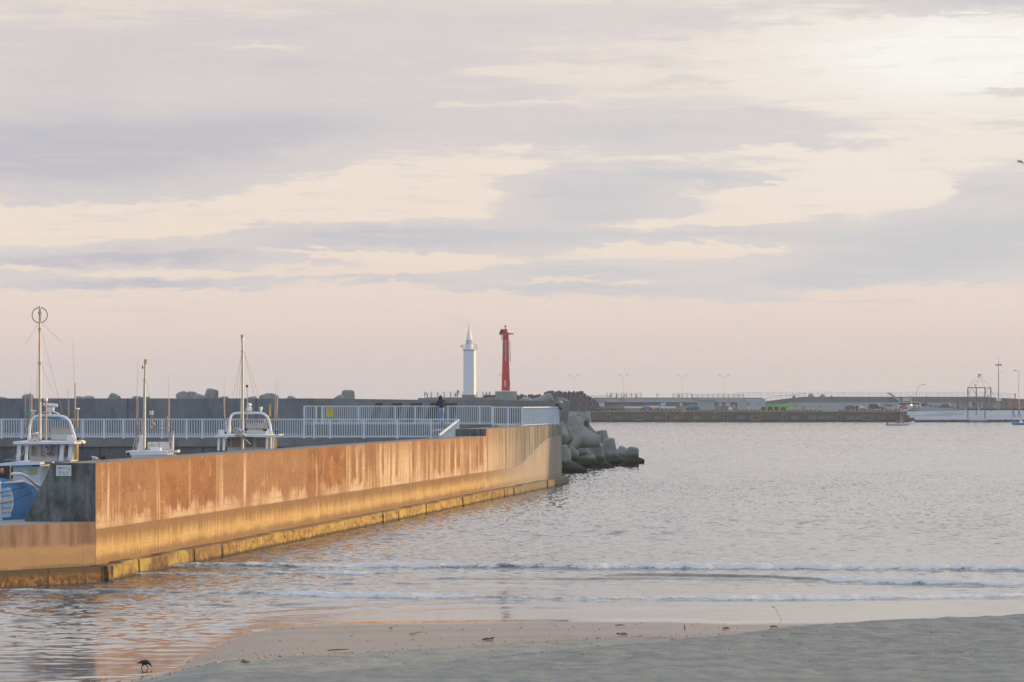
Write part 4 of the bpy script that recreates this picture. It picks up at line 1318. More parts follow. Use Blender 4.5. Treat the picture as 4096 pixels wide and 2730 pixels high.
for zy in (-240, -620, -800):
    m = MB(); m.tube([V(457, zy - 14, -.2), V(457, zy + 14, -.2)], V.r(20), 10); m.build('mast_collar', M_WINF, ms)
m = MB(); m.ring(V(455, -778 - 0, -.2) + Vector((0, 0, V.r(0))), V.r(86), V.r(4.5)); m.tube([V(455, -690, -.2), V(455, -880, -.2)], V.r(7), 6); m.build('loop_aerial', M_DKMETAL, ms, smooth=60)
m = MB()
for a, b in (((440, -690), (265, -455)), ((475, -690), (690, -465)), ((452, -620), (370, 350)), ((468, -620), (690, 350)), ((468, -240), (560, 60)), ((450, -240), (390, 300))): m.tube([V(*a, -.2), V(*b, .4)], V.r(1.5), 4)
m.build('stay_wire', M_WIRE, ms)
m = MB(); m.tube([V(524, 620, -.15), V(524, 190, -.15)], V.r(11), 8); rp = m.build('radar_post', M_ROD, b1_, smooth=40)
m = MB(); m.ball(V(522, 168, -.15), (V.r(24), V.r(24), V.r(26))); m.build('white_lamp', M_BW, rp, smooth=60)
m = MB(); m.tube([V(480, 222, .1), V(640, 232, .1)], V.r(19), 10); rd = m.build('radar_bar', M_BW, b1_, smooth=40)
m = MB(); m.box(V(560, 277, .1), (V.r(80), .25, V.r(50))); m.tube([V(560, 300, .1), V(545, 345, .1)], V.r(18), 8); m.tube([V(478, 310, .1), V(530, 290, .1)], V.r(6), 6); m.tube([V(590, 300, .1), V(660, 325, .1)], V.r(8), 6); m.build('radar_housing', M_BW, rd)
for zx, zt, zb in ((270, 108, 480), (322, 90, 470), (338, 108, 380), (755, 150, 360), (828, -20, 420), (856, 270, 470)):
    m = MB(); m.tube([V(zx, zb, .3), V(zx, zt, .3)], V.r(8), 8); m.build('outrigger_rod', M_ROD, b1_, smooth=40)
for zx, zt, zb, dx in ((335, -40, 100, 0), (747, 15, 150, 0), (818, -540, -20, -12), (268, 50, 108, 4)):
    m = MB(); m.tube([V(zx, zb, .3), V(zx + dx, zt, .3)], [V.r(3.5), V.r(1.5)], 5); m.build('whip_aerial', M_WHIP, b1_)
m = MB(); m.box(V(288, 310, .2), (V.r(30), .1, V.r(34))); m.box(V(290, 338, .2), (V.r(46), .12, V.r(16))); m.build('cyan_lamp', M_CYAN, b1_)
m = MB(); m.lathe([(V.r(34), 0), (V.r(30), V.r(14))], V(365, 298, .2), 12); m.tube([V(365, 340, .2), V(365, 298, .2)], V.r(8), 6); m.build('dome_aerial', M_BPINK, b1_, smooth=40)
m = MB(); m.lathe([(V.r(26), 0), (V.r(22), V.r(14))], V(858, 275, .25), 12); m.build('dome_aerial', M_BW, b1_, smooth=40)
m = MB()
for i in range(16):
    m.ball(V(380 + random.uniform(-40, 90), 600 + random.uniform(-60, 60), -.35 + random.uniform(-.1, .1)), (V.r(22), .06, V.r(20)), 6, 5)
m.tube([V(350, 655, -.4), V(455, 565, -.4)], V.r(7), 6); m.tube([V(455, 565, -.4), V(540, 760, -.4)], V.r(5), 6); m.tube([V(380, 660, -.4), V(520, 740, -.4)], V.r(5), 6)
m.build('bundled_tackle', M_CLOTH, b1_)
m = MB()
for i in range(10): m.ball(V(290 + random.uniform(-14, 14), 380 + 14 * i, .3), V.r(11), 6, 4)
for i in range(6): m.ball(V(835 + random.uniform(-14, 14), 420 + 18 * i, .3), V.r(11), 6, 4)
m.build('pulley_block', M_WIRE, b1_)
m = MB(); m.ball(V(890, 605, -.4), (V.r(18), .08, V.r(18))); m.tube([V(930, 640, -.3), V(945, 700, -.3), V(930, 735, -.3)], V.r(9), 6); m.build('coil', M_RUB, b1_)

for pts in (((30, 905), (60, 980), (95, 1003)), ((200, 860), (210, 800), (240, 740)), ((330, 650), (300, 760), (240, 840)), ((600, 840), (560, 790), (520, 760))):
    m = MB(); m.tube([V(*q, -.75) for q in pts], V.r(3.5), 5); m.build('rope', M_RUB if pts[0][0] < 100 else M_ROD, b1_)
m = MB(); m.ball(V(75, 960, -1.0), (V.r(26), V.r(26), V.r(34)), 10, 8); m.build('orange_float', pm('faded_float', (.50, .22, .12), .6), b1_, smooth=60)
m = MB()
for i in range(10): m.ball(V(150 + random.uniform(-60, 60), 850 + random.uniform(-14, 2), -.7 + random.uniform(-.1, .3)), (V.r(26), .1, V.r(16)), 6, 5)
m.build('net_bundle', pm('teal_net', (.12, .20, .20), .9, var=.3, scale=9), b1_)
m = MB(); m.tube([V(560, 345, .05), V(640, 380, .05), V(740, 372, .05)], V.r(5), 6); m.tube([V(420, 372, .1), V(600, 385, .1), V(760, 400, .1)], V.r(7), 6); m.build('arch_brace', M_BLUE, b1_)

# ---------------------------------------------------------------- boat 2, small white open bridge
V = View(500, 1400, 3.564, 112.0)
b2_ = thing('fishing_boat', 'small white boat with an open bridge between the two larger boats', 'boat', (PX(610, 112), 112, 0), 'fishing boats in the basin')
m = MB(); hull_mesh(m, (PX(560, 107.5), 107.5, 0), (.05, 1, 0), 9, 2.0, 1.9, 2.4); m.build('hull', M_BW, b2_)
m = MB(); m.b2(V(130, 0).x, V(690, 0).x, 111.2, 113.0, 1.8, V(0, 1500).z); m.build('cabin', M_BCREAM, b2_)
m = MB(); m.prism([V(50, 1440, -.8), V(640, 1435, -.8), V(640, 1492, -.8), V(60, 1500, -.8)], (0, 2.0, 0)); m.build('bridge_deck', M_BW, b2_)
m = MB(); m.prism([V(640, 1434, -.7), V(778, 1425, -.7), V(775, 1462, -.7), V(640, 1480, -.7)], (0, .9, 0)); m.build('side_shelf', M_BPINK, b2_)
m = MB(); m.prism([V(300, 1316, .5), V(452, 1316, .5), V(452, 1425, .5), V(300, 1425, .5)], (0, .06, 0)); m.build('back_panel', M_BPINK, b2_)
m = MB(); m.prism([V(470, 1316, .5), V(622, 1316, .5), V(622, 1425, .5), V(470, 1425, .5)], (0, .06, 0)); m.build('back_panel', M_BPINK, b2_)
m = MB(); m.box(V(452, 1368, .5), (V.r(22), .1, V.r(110))); m.build('panel_post', M_BCREAM, b2_)
m = MB(); m.prism([V(190, 1435), V(200, 1250), V(215, 1215), V(240, 1222), V(262, 1290), V(275, 1435)], (0, .3, 0)); m.prism([V(165, 1435, .05), V(175, 1350, .05), V(200, 1300, .05), V(205, 1435, .05)], (0, .3, 0)); m.build('cowl', M_BPINK, b2_)
m = MB(); m.prism([V(660, 1435), V(672, 1230), V(690, 1210), V(688, 1435)], (0, .2, 0)); m.build('cowl', M_BPINK, b2_)
m = MB(); m.prism([V(382, 1472, -.5), V(385, 1390, -.5), V(520, 1395, -.5), V(540, 1475, -.5)], (0, .5, 0)); m.build('console', M_BW, b2_)
m = MB(); m.ring(V(395, 1380, -.2), V.r(42), V.r(4)); m.bar(V(395, 1318, -.2), V(395, 1430, -.2), .018, .018); m.bar(V(338, 1362, -.2), V(450, 1362, -.2), .018, .018); m.build('steering_wheel', M_WINF, b2_, smooth=60)
m = MB(); m.tube([V(292, 1500, -.4), V(298, 690, -.4)], [V.r(22), V.r(19)], 12); ms = m.build('mast', M_MAST, b2_, smooth=40)
m = MB(); m.tube([V(298, 690, -.4), V(308, 190, -.4)], [V.r(18), V.r(15)], 12); m.build('upper_mast', M_MAST, ms, smooth=40)
m = MB(); m.tube([V(303, 425, -.4), V(303, 445, -.4)], V.r(26), 10); m.build('mast_collar', M_WINF, ms)
m = MB(); m.box(V(312, 172, -.4), (V.r(42), .16, V.r(66))); m.build('mast_lamp', pm('dusty_amber', (.62, .40, .26), .4), ms)
m = MB(); m.bar(V(268, 225, -.4), V(268, 275, -.4), .03, .03); m.bar(V(268, 256, -.4), V(295, 256, -.4), .02, .02); m.build('small_bracket', M_DKMETAL, ms)
m = MB()
for a, b in (((285, 440), (235, 1220)), ((288, 440), (255, 1220)), ((318, 440), (350, 720)), ((350, 690), (385, 860)), ((280, 470), (245, 900))): m.tube([V(*a, -.3), V(*b, .2)], V.r(2), 4)
m.build('stay_wire', M_WIRE, ms)
for pts in (((155, 680), (150, 1080), (140, 1230), (100, 1430)), ((176, 710), (165, 1080), (160, 1240), (140, 1420)), ((262, 700), (240, 1000), (225, 1210)), ((612, 700), (612, 960), (600, 1150), (635, 1430)), ((612, 1010), (605, 1160), (650, 1330), (700, 1410)), ((676, 1160), (672, 1300), (640, 1430))):
    m = MB(); m.tube([V(*q, .3) for q in pts], V.r(9), 8); m.build('outrigger_rod', M_ROD, b2_, smooth=40)
m = MB(); m.tube([V(155, 680, .3), V(165, 360, .3), V(176, 85, .3)], [V.r(4), V.r(3), V.r(1.6)], 5); m.build('whip_aerial', M_WHIP, b2_)
m = MB(); m.tube([V(610, 700, .3), V(606, 300, .3)], [V.r(4), V.r(1.4)], 5); m.build('whip_aerial', M_WHIP, b2_)
m = MB(); m.tube([V(378, 930, 0), V(378, 1000, 0), V(392, 1085, 0)], V.r(10), 8); lp_ = m.build('lamp_arm', M_WOOD, b2_)
m = MB(); m.box(V(376, 898, 0), (V.r(50), .14, V.r(58))); m.build('deck_lamp', M_BPINK, lp_)
m = MB(); m.ball(V(404, 1055, 0), V.r(20)); m.build('amber_lamp', M_ORL, lp_, smooth=60)
m = MB(); m.ball(V(363, 1100, 0), (V.r(26), .07, V.r(32))); m.build('green_float', pm('green_float', (.22, .30, .18), .6), b2_, smooth=60)
m = MB()
for a, b in (((140, 1085), (600, 1088)), ((165, 1140), (600, 1150)), ((330, 1110), (590, 1155))): m.tube([V(*a, .2), V(*b, .2)], V.r(5), 6)
m.build('cross_bar', M_WIRE, b2_)
m = MB()
for i in range(12): m.ball(V(600 + random.uniform(-16, 10), 960 + 17 * i, .2), V.r(13), 6, 4)
for i in range(8): m.ball(V(158 + random.uniform(-20, 20), 1090 + 17 * i, .2), V.r(13), 6, 4)
m.build('pulley_block', M_WIRE, b2_)
m = MB(); m.ring(V(738, 1400, -.2), V.r(22), V.r(10)); m.build('coil', M_RUB, b2_, smooth=60)
m = MB(); m.ball(V(86, 1478, -.85), (V.r(26), .06, V.r(22))); m.build('fender', M_RUB, b2_, smooth=60)

# ---------------------------------------------------------------- boat 3, arch and amber mast lamp
V = View(840, 1500, 4.9, 128.0)
b3_ = thing('fishing_boat', 'white fishing boat with a rounded arch and a golden mast carrying an amber lamp', 'boat', (PX(995, 128), 128, 0), 'fishing boats in the basin')
m = MB(); hull_mesh(m, (PX(985, 121.5), 121.5, 0), (.03, 1, 0), 12, 2.8, 2.2, 2.8); m.build('hull', M_BW, b3_)
m = MB(); m.b2(V(330, 0).x, V(1180, 0).x, 128.2, 130.6, 2.0, V(0, 1222).z); cb = m.build('wheelhouse', M_BCREAM, b3_)
for a, b, mt_ in ((420, 585, M_WIN), (700, 830, M_WIN), (910, 1105, M_WIN), (335, 400, M_WOOD)):
    m = MB(); m.b2(V(a, 0).x, V(b, 0).x, 128.15, 128.19, V(0, 1420).z, V(0, 1245).z); w = m.build('window', mt_, cb)
    m = MB()
    for q in (a, b): m.bar((V(q, 0).x, 128.13, V(0, 1420).z), (V(q, 0).x, 128.13, V(0, 1245).z), .035, .035)
    m.bar((V(a, 0).x, 128.13, V(0, 1245).z), (V(b, 0).x, 128.13, V(0, 1245).z), .035, .035)
    m.build('window_frame', M_WINF, w)
m = MB(); m.prism([V(135, 1178, -.9), V(680, 1165, -.9), V(1190, 1175, -.9), V(1190, 1222, -.9), V(680, 1210, -.9), V(140, 1222, -.9)], (0, 3.2, 0)); m.build('upper_roof', M_BW, b3_)
m = MB(); m.prism([V(1192, 1180, -.9), V(1392, 1165, -.9), V(1385, 1190, -.9), V(1192, 1222, -.9)], (0, 2.4, 0)); m.build('side_shelf', M_BPINK, b3_)
for zx, wd, mt_ in ((203, 46, M_BW), (303, 46, M_BW), (1145, 48, M_BW), (1255, 36, M_BPINK), (1310, 48, M_GOLD)):
    m = MB(); m.bar(V(zx - 6, 1480, -.7), V(zx + 4, 1215, -.7), V.r(wd), V.r(wd)); m.build('strut', mt_, b3_)
m = MB(); m.tube([V(385, 1160), V(380, 960), V(395, 850), V(425, 790), V(480, 758), V(560, 750), V(980, 750), V(1060, 770), V(1120, 820), V(1155, 890), V(1180, 1000), V(1195, 1160)], V.r(25), 10); m.build('arch', M_BW, b3_, smooth=40)
m = MB(); m.prism([V(1125, 1165, -.05), V(1130, 1060, -.05), V(1200, 1060, -.05), V(1225, 1165, -.05)], (0, .35, 0)); m.prism([V(330, 1165, .1), V(350, 1000, .1), V(395, 1000, .1), V(395, 1165, .1)], (0, .3, 0)); m.build('arch_foot', M_BW, b3_)
m = MB(); m.box(V(900, 995, .7), (V.r(420), .03, V.r(95))); m.build('wind_shield', pm('pink_screen', (.58, .50, .47), .3), b3_)
m = MB(); m.bar(V(430, 890, .5), V(1110, 860, .5), .03, .03); m.bar(V(690, 1048, .6), V(1110, 1050, .6), .03, .03)
for i in range(8): m.bar(V(720 + 55 * i, 945, .62), V(720 + 55 * i, 1045, .62), .015, .015)
m.build('bridge_rail', M_ROD, b3_)
m = MB(); m.box(V(900, 1125, .5), (V.r(380), .6, V.r(75))); m.build('bridge_console', M_BCREAM, b3_)
m = MB(); m.box(V(690, 1075, .3), (V.r(45), .2, V.r(40))); m.box(V(1065, 1085, .3), (V.r(70), .2, V.r(40))); m.build('instrument_box', M_RUB, b3_)
m = MB(); m.box(V(236, 1118, -.3), (V.r(112), .3, V.r(86))); m.build('white_box', M_BPINK, b3_)
m = MB(); m.ring(V(522, 1080, -.3), V.r(78), V.r(9)); m.build('disc_frame', M_WOOD, b3_, smooth=60)
o0 = len(m.v)
m = MB(); m.prism([V(522 + 62 * math.cos(a), 1080 + 62 * math.sin(a), -.32) for a in [i * math.pi / 10 for i in range(20)]], (0, .06, 0)); m.build('net_drum', M_LBLUE if False else pm('pale_teal', (.30, .42, .45), .5), b3_)
m = MB(); m.ball(V(522, 1080, -.34), V.r(14)); m.build('drum_hub', M_RUB, b3_)
m = MB(); m.bar(V(1168, 820, .2), V(1168, 580, .2), V.r(34), V.r(34)); m.build('short_post', M_GOLD, b3_)
m = MB(); m.tube([V(655, 1450, -.4), V(655, -455, -.4)], [V.r(25), V.r(21)], 12); ms = m.build('mast', M_MAST, b3_, smooth=40)
m = MB(); m.tube([V(655, -455, -.4), V(652, -720, -.4)], [V.r(20), V.r(18)], 12); m.build('upper_mast', M_MAST, ms, smooth=40)
m = MB(); m.tube([V(655, -470, -.4), V(655, -440, -.4)], V.r(34), 10); m.build('mast_collar', M_WINF, ms)
m = MB(); m.tube([V(652, -720, -.4), V(652, -665, -.4)], V.r(36), 10); m.build('lamp_base', M_BW, ms, smooth=40)
m = MB(); m.tube([V(652, -782, -.4), V(652, -722, -.4)], [V.r(30), V.r(34)], 10); m.build('amber_lamp', M_ORL, ms, smooth=40)
m = MB()
for a, b in (((640, -450), (430, 470)), ((642, -450), (500, 470)), ((645, -300), (545, 600)), ((670, -480), (870, 480)), ((670, -480), (960, 470)), ((600, 470), (585, 1000))): m.tube([V(*a, -.3), V(*b, .3)], V.r(2.4), 4)
m.build('stay_wire', M_WIRE, ms)
m = MB(); m.tube([V(733, 900, -.1), V(738, 500, -.1), V(730, 250, -.1)], [V.r(14), V.r(10), V.r(5)], 8); pl = m.build('aerial_post', M_ROD, b3_, smooth=40)
m = MB(); m.tube([V(730, 250, -.1), V(730, 200, -.1)], V.r(22), 8); m.build('black_lamp', M_RUB, pl)
m = MB(); m.lathe([(V.r(60), 0), (V.r(62), V.r(50)), (V.r(50), V.r(75)), (V.r(20), V.r(90))], V(762, 712, .1), 14); m.ball(V(768, 590, .1), (V.r(45), V.r(45), V.r(38))); m.build('radar_dome', M_BW, b3_, smooth=50)
m = MB(); m.tube([V(995, 720, .1), V(995, 660, .1)], V.r(20), 8); m.lathe([(V.r(20), 0), (V.r(36), V.r(25)), (V.r(32), V.r(60))], V(995, 690, .1), 12); m.build('dome_aerial', M_BW, b3_, smooth=50)
for pts in (((270, 450), (272, 800), (290, 900)), ((255, 470), (268, 800)), ((1272, 400), (1260, 900)), ((1310, 440), (1285, 900)), ((595, 480), (590, 860))):
    m = MB(); m.tube([V(*q, .3) for q in pts], V.r(13 if pts[0][0] > 1200 else 11), 8); m.build('outrigger_rod', M_ROD, b3_, smooth=40)
for a, b in (((270, 450), (265, -50)), ((1275, 400), (1285, -60)), ((1312, 440), (1325, -80))):
    m = MB(); m.tube([V(*a, .3), V(*b, .3)], [V.r(4.5), V.r(1.6)], 5); m.build('whip_aerial', M_WHIP, b3_)
m = MB()
for i in range(14): m.ball(V(650 + random.uniform(-90, 60), 1150 + random.uniform(-60, 60), -.95), (V.r(34), .07, V.r(26)), 6, 5)
m.tube([V(660, 1190, -.9), V(830, 1360, -.9)], V.r(9), 6); m.tube([V(600, 1040, -.6), V(655, 1110, -.8)], V.r(14), 6); m.build('bundled_tackle', M_CLOTH, b3_)
m = MB()
for i in range(8): m.ball(V(1305 + random.uniform(-25, 25), 760 + 18 * i, .3), V.r(14), 6, 4)
for i in range(8): m.ball(V(285 + random.uniform(-12, 25), 850 + 22 * i, .3), V.r(13), 6, 4)
m.build('pulley_block', M_WIRE, b3_)
m = MB(); m.ring(V(1310, 1135, -.2), V.r(26), V.r(8)); m.ball(V(310, 1135, -.2), V.r(24)); m.build('coil', M_RUB, b3_)

# ================================================================== PEOPLE AND BIRDS
def skin_body(name, joints, edges, mats, bonemat, parent, subdiv=1, root=0):
    """one continuous body grown round connected joints; joints: name -> (position, radius)"""
    names = list(joints)
    me = bpy.data.meshes.new(name + '_frame')
    me.from_pydata([joints[k][0] for k in names], [(names.index(a), names.index(b)) for a, b in edges], [])
    ob = bpy.data.objects.new(name, me); COL.objects.link(ob)
    ob.modifiers.new('skin', 'SKIN')
    sv = me.skin_vertices[0].data
    for i, k in enumerate(names):
        r = joints[k][1]
        sv[i].radius = r if isinstance(r, tuple) else (r, r)
        sv[i].use_root = (i == root)
    sb = ob.modifiers.new('smooth', 'SUBSURF'); sb.levels = subdiv; sb.render_levels = subdiv
    dg = bpy.context.evaluated_depsgraph_get(); dg.update()
    res = bpy.data.meshes.new_from_object(ob.evaluated_get(dg))
    res.name = name
    bpy.data.objects.remove(ob)
    res.materials.clear()
    for q in mats: res.materials.append(q)
    segs = [(Vector(joints[a][0]), Vector(joints[b][0]), bonemat(a, b)) for a, b in edges]
    for p in res.polygons:
        c = p.center; best, bi = 1e9, 0
        for a, b, mi in segs:
            d = b - a; t = max(0, min(1, (c - a).dot(d) / max(1e-9, d.length_squared)))
            q = (c - a - d * t).length
            if q < best: best, bi = q, mi
        p.material_index = bi
        p.use_smooth = True
    o = bpy.data.objects.new(name, res); COL.objects.link(o)
    o.parent = parent
    return o


M_SKIN = pm('skin', (.42, .26, .19), .55, var=.05)
M_HAIR = pm('dark_hair', (.025, .020, .018), .6)
M_SHOE = pm('dark_shoe', (.03, .028, .027), .6)
PEDGES = [('pelvis', 'belly'), ('belly', 'chest'), ('chest', 'neck'), ('neck', 'head'), ('head', 'crown'), ('chest', 'shl'), ('shl', 'ell'), ('ell', 'wrl'), ('wrl', 'hal'),
          ('chest', 'shr'), ('shr', 'elr'), ('elr', 'wrr'), ('wrr', 'har'), ('pelvis', 'hil'), ('hil', 'knl'), ('knl', 'anl'), ('anl', 'tol'), ('pelvis', 'hir'), ('hir', 'knr'), ('knr', 'anr'), ('anr', 'tor')]


def pose(kind):
    # x right, y forward, z up; a person 1.70 m tall
    J = {'pelvis': ((0, 0, .95), (.155, .115)), 'belly': ((0, .0, 1.10), (.145, .11)), 'chest': ((0, .0, 1.32), (.17, .12)), 'neck': ((0, .02, 1.47), .06), 'head': ((0, .05, 1.56), (.082, .095)), 'crown': ((0, .04, 1.66), (.07, .085)),
         'shl': ((-.19, 0, 1.40), .07), 'ell': ((-.25, -.02, 1.13), .05), 'wrl': ((-.25, .08, .90), .037), 'hal': ((-.25, .11, .81), .035),
         'shr': ((.19, 0, 1.40), .07), 'elr': ((.25, -.02, 1.13), .05), 'wrr': ((.25, .08, .90), .037), 'har': ((.25, .11, .81), .035),
         'hil': ((-.095, 0, .86), .095), 'knl': ((-.105, .03, .48), .066), 'anl': ((-.105, 0, .09), .045), 'tol': ((-.11, .15, .045), .038),
         'hir': ((.095, 0, .86), .095), 'knr': ((.105, .03, .48), .066), 'anr': ((.105, 0, .09), .045), 'tor': ((.11, .15, .045), .038)}

    def s(k, x, y, z): J[k] = ((x, y, z), J[k][1])
    if kind == 'lean':          # arms on a rail in front, back bent forward
        s('belly', .01, .04, 1.10); s('chest', .0, .10, 1.32); s('neck', -.03, .17, 1.46); s('head', -.05, .23, 1.54); s('crown', -.05, .26, 1.64)
        s('shl', -.20, .18, 1.38); s('ell', -.27, .32, 1.13); s('wrl', -.12, .52, 1.13); s('hal', -.04, .56, 1.14)
        s('shr', .19, .18, 1.38); s('elr', .26, .31, 1.13); s('wrr', .12, .53, 1.13); s('har', .05, .57, 1.14)
        s('knl', -.08, .05, .48); s('anl', -.03, -.02, .09); s('tol', -.03, .12, .045)
        s('knr', .08, .04, .48); s('anr', .045, -.03, .09); s('tor', .06, .12, .045)
    elif kind == 'stoop':       # bent far over, looking down
        s('belly', 0, .12, 1.05); s('chest', 0, .34, 1.14); s('neck', 0, .50, 1.18); s('head', 0, .60, 1.16); s('crown', 0, .69, 1.20)
        s('shl', -.19, .37, 1.16); s('ell', -.22, .45, .90); s('wrl', -.14, .55, .70); s('hal', -.12, .58, .62)
        s('shr', .19, .37, 1.16); s('elr', .22, .45, .90); s('wrr', .14, .55, .70); s('har', .12, .58, .62)
    elif kind == 'peer':        # bent forward from the hips, looking down over a rail
        s('belly', 0, .08, 1.08); s('chest', 0, .24, 1.28); s('neck', 0, .38, 1.38); s('head', 0, .48, 1.40); s('crown', 0, .56, 1.46)
        s('shl', -.19, .27, 1.31); s('ell', -.23, .42, 1.08); s('wrl', -.15, .58, .98); s('hal', -.12, .64, .94)
        s('shr', .19, .27, 1.31); s('elr', .23, .42, 1.08); s('wrr', .15, .58, .98); s('har', .12, .64, .94)
    elif kind == 'sit':
        for k in J: J[k] = ((J[k][0][0], J[k][0][1], J[k][0][2] - .45), J[k][1])
        s('knl', -.13, .42, .50); s('anl', -.12, .46, .10); s('tol', -.12, .60, .05)
        s('knr', .13, .42, .50); s('anr', .12, .46, .10); s('tor', .12, .60, .05)
        s('ell', -.25, .10, .70); s('wrl', -.15, .33, .62); s('hal', -.10, .40, .60); s('elr', .25, .10, .70); s('wrr', .15, .33, .62); s('har', .10, .40, .60)
    elif kind == 'walk':
        s('knl', -.10, .18, .50); s('anl', -.10, .28, .10); s('tol', -.10, .42, .06)
        s('knr', .10, -.06, .48); s('anr', .10, -.30, .14); s('tor', .10, -.20, .05)
        s('wrl', -.24, -.16, .92); s('hal', -.24, -.18, .84); s('wrr', .24, .24, .95); s('har', .24, .30, .88)
        s('chest', 0, .04, 1.32); s('head', 0, .10, 1.55); s('crown', 0, .10, 1.65)
    return J


def person(label, loc, facing, kind, coat, legs, scale=1.0, group=None, hat=None, hood=None, subdiv=1, mirror=False):
    """facing: degrees, 0 looks away from the viewer, 90 looks left"""
    root = thing('person', label, 'person', loc, group, R(facing))
    root.scale = (scale, scale, scale)
    J = pose(kind)

    def bm(a, b):
        if a in ('neck', 'head') or b in ('head', 'crown') or b in ('hal', 'har'): return 0
        if b in ('tol', 'tor'): return 3
        if a in ('hil', 'hir', 'knl', 'knr') or b in ('hil', 'hir'): return 2
        return 1
    skin_body('body', J, PEDGES, [M_SKIN, coat, legs, M_SHOE], bm, root, subdiv)
    h, c = Vector(J['head'][0]), Vector(J['crown'][0])
    d = (c - h).normalized()
    q = d.to_track_quat('Z', 'Y').to_matrix()
    m = MB()
    mid = h.lerp(c, .75)
    if hood:
        m.ball((0, 0, 0), (.13, .135, .155), 14, 10)
        m.v = [tuple(q @ Vector(v) + h.lerp(c, .35) - Vector((0, .035, .03))) for v in m.v]
        m.build('hood', hood, root, smooth=60, local=True)
        m = MB(); m.ball((0, 0, 0), (.07, .08, .06), 10, 8); m.v = [tuple(Vector(v) + c + Vector((.0, .01, .035))) for v in m.v]
        m.build('hair', M_HAIR, root, smooth=60, local=True)
    elif hat:
        m.lathe([(.125, -.02), (.118, .03), (.085, .10), (.03, .125)], n=14); m.v = [tuple(q @ Vector(v) + mid) for v in m.v]
        m.prism([q @ Vector((-.08, .08, -.015)) + mid, q @ Vector((.08, .08, -.015)) + mid, q @ Vector((.05, .20, -.03)) + mid, q @ Vector((-.05, .20, -.03)) + mid], q @ Vector((0, 0, .015)))
        m.build('cap', hat, root, smooth=50, local=True)
    else:
        m.ball((0, 0, 0), (.092, .105, .085), 12, 8); m.v = [tuple(q @ Vector(v) + mid + q @ Vector((0, -.02, .03))) for v in m.v]
        m.build('hair', M_HAIR, root, smooth=60, local=True)
    return root


M_NAVY = pm('navy_hooded_jacket', (.020, .024, .045), .85, var=.2, scale=7, bump=.3)
M_JEAN = pm('washed_jeans', (.27, .36, .48), .85, var=.12, scale=7, bump=.3)
M_DARKCL = pm('dark_clothes', (.030, .034, .05), .85, var=.2, scale=5)
M_BLUECL = pm('blue_clothes', (.05, .09, .20), .85)
M_ORCL = pm('orange_vest', (.62, .16, .06), .7)
M_LIMECL = pm('lime_vest', (.50, .52, .10), .7)
M_GREENCL = pm('green_coat', (.14, .36, .20), .8)
M_REDCL = pm('dull_red_coat', (.38, .13, .11), .8)
M_WHITECAP = pm('pale_cap', (.60, .62, .66), .7)
M_KHAKI = pm('grey_trousers', (.16, .16, .17), .85)

dA = DU - .32
person('person in a navy hooded jacket and pale jeans leaning on the upper white railing', (PX(1766, dA), dA, upz - .02), 4, 'lean', M_NAVY, M_JEAN, 1.10, hood=M_NAVY, subdiv=2)
person('person in dark clothes and a pale cap bending behind the white railing end', (PX(2213, 211.2), 211.2, 4.16), -80, 'peer', M_DARKCL, M_DARKCL, 1.02, hat=M_WHITECAP, subdiv=2)
M_TROUSER = M_KHAKI

# people by the lighthouse and on the far walls
GP = 'people on the far breakwater'
z8 = PZ(1590.5, DLH)
for nx, dz_, kind, fc, coat, leg, lab in (
        (1711, 0, 'stoop', 60, M_ORCL, M_DARKCL, 'person in an orange top bending at the left end of the far breakwater'),
        (1823, 0, 'sit', 30, M_REDCL, M_DARKCL, 'seated person in a red coat left of the lighthouse'),
        (1833, .4, 'stand', -20, M_DARKCL, M_GREENCL, 'standing person in dark clothes left of the lighthouse'),
        (1849, 0, 'sit', -70, M_WHITECAP, M_DARKCL, 'crouching person in pale clothes at the foot of the lighthouse'),
        (1946, .3, 'sit', 10, M_LIMECL, M_KHAKI, 'person in a lime yellow vest right of the lighthouse'),
        (1961, 0, 'sit', 40, M_KHAKI, M_DARKCL, 'seated person in grey behind the red beacon pedestal')):
    person(lab, (PX(nx, DLH), DLH - 3, z8 + dz_), fc, kind, coat, leg, 1.0, GP)
nb_ = thing('dark_net_heap', 'dark heap of nets on the far breakwater beside the lime vest', 'nets', (PX(1960, DLH), DLH - 4.5, z8))
m = MB()
for i in range(8): m.ball((PX(1940 + 7 * i, DLH - 4), DLH - 4.5, z8 + .15), (.5, .5, .45 + .2 * random.random()), 8, 6)
m.build('heap', M_ARM, nb_, smooth=60)


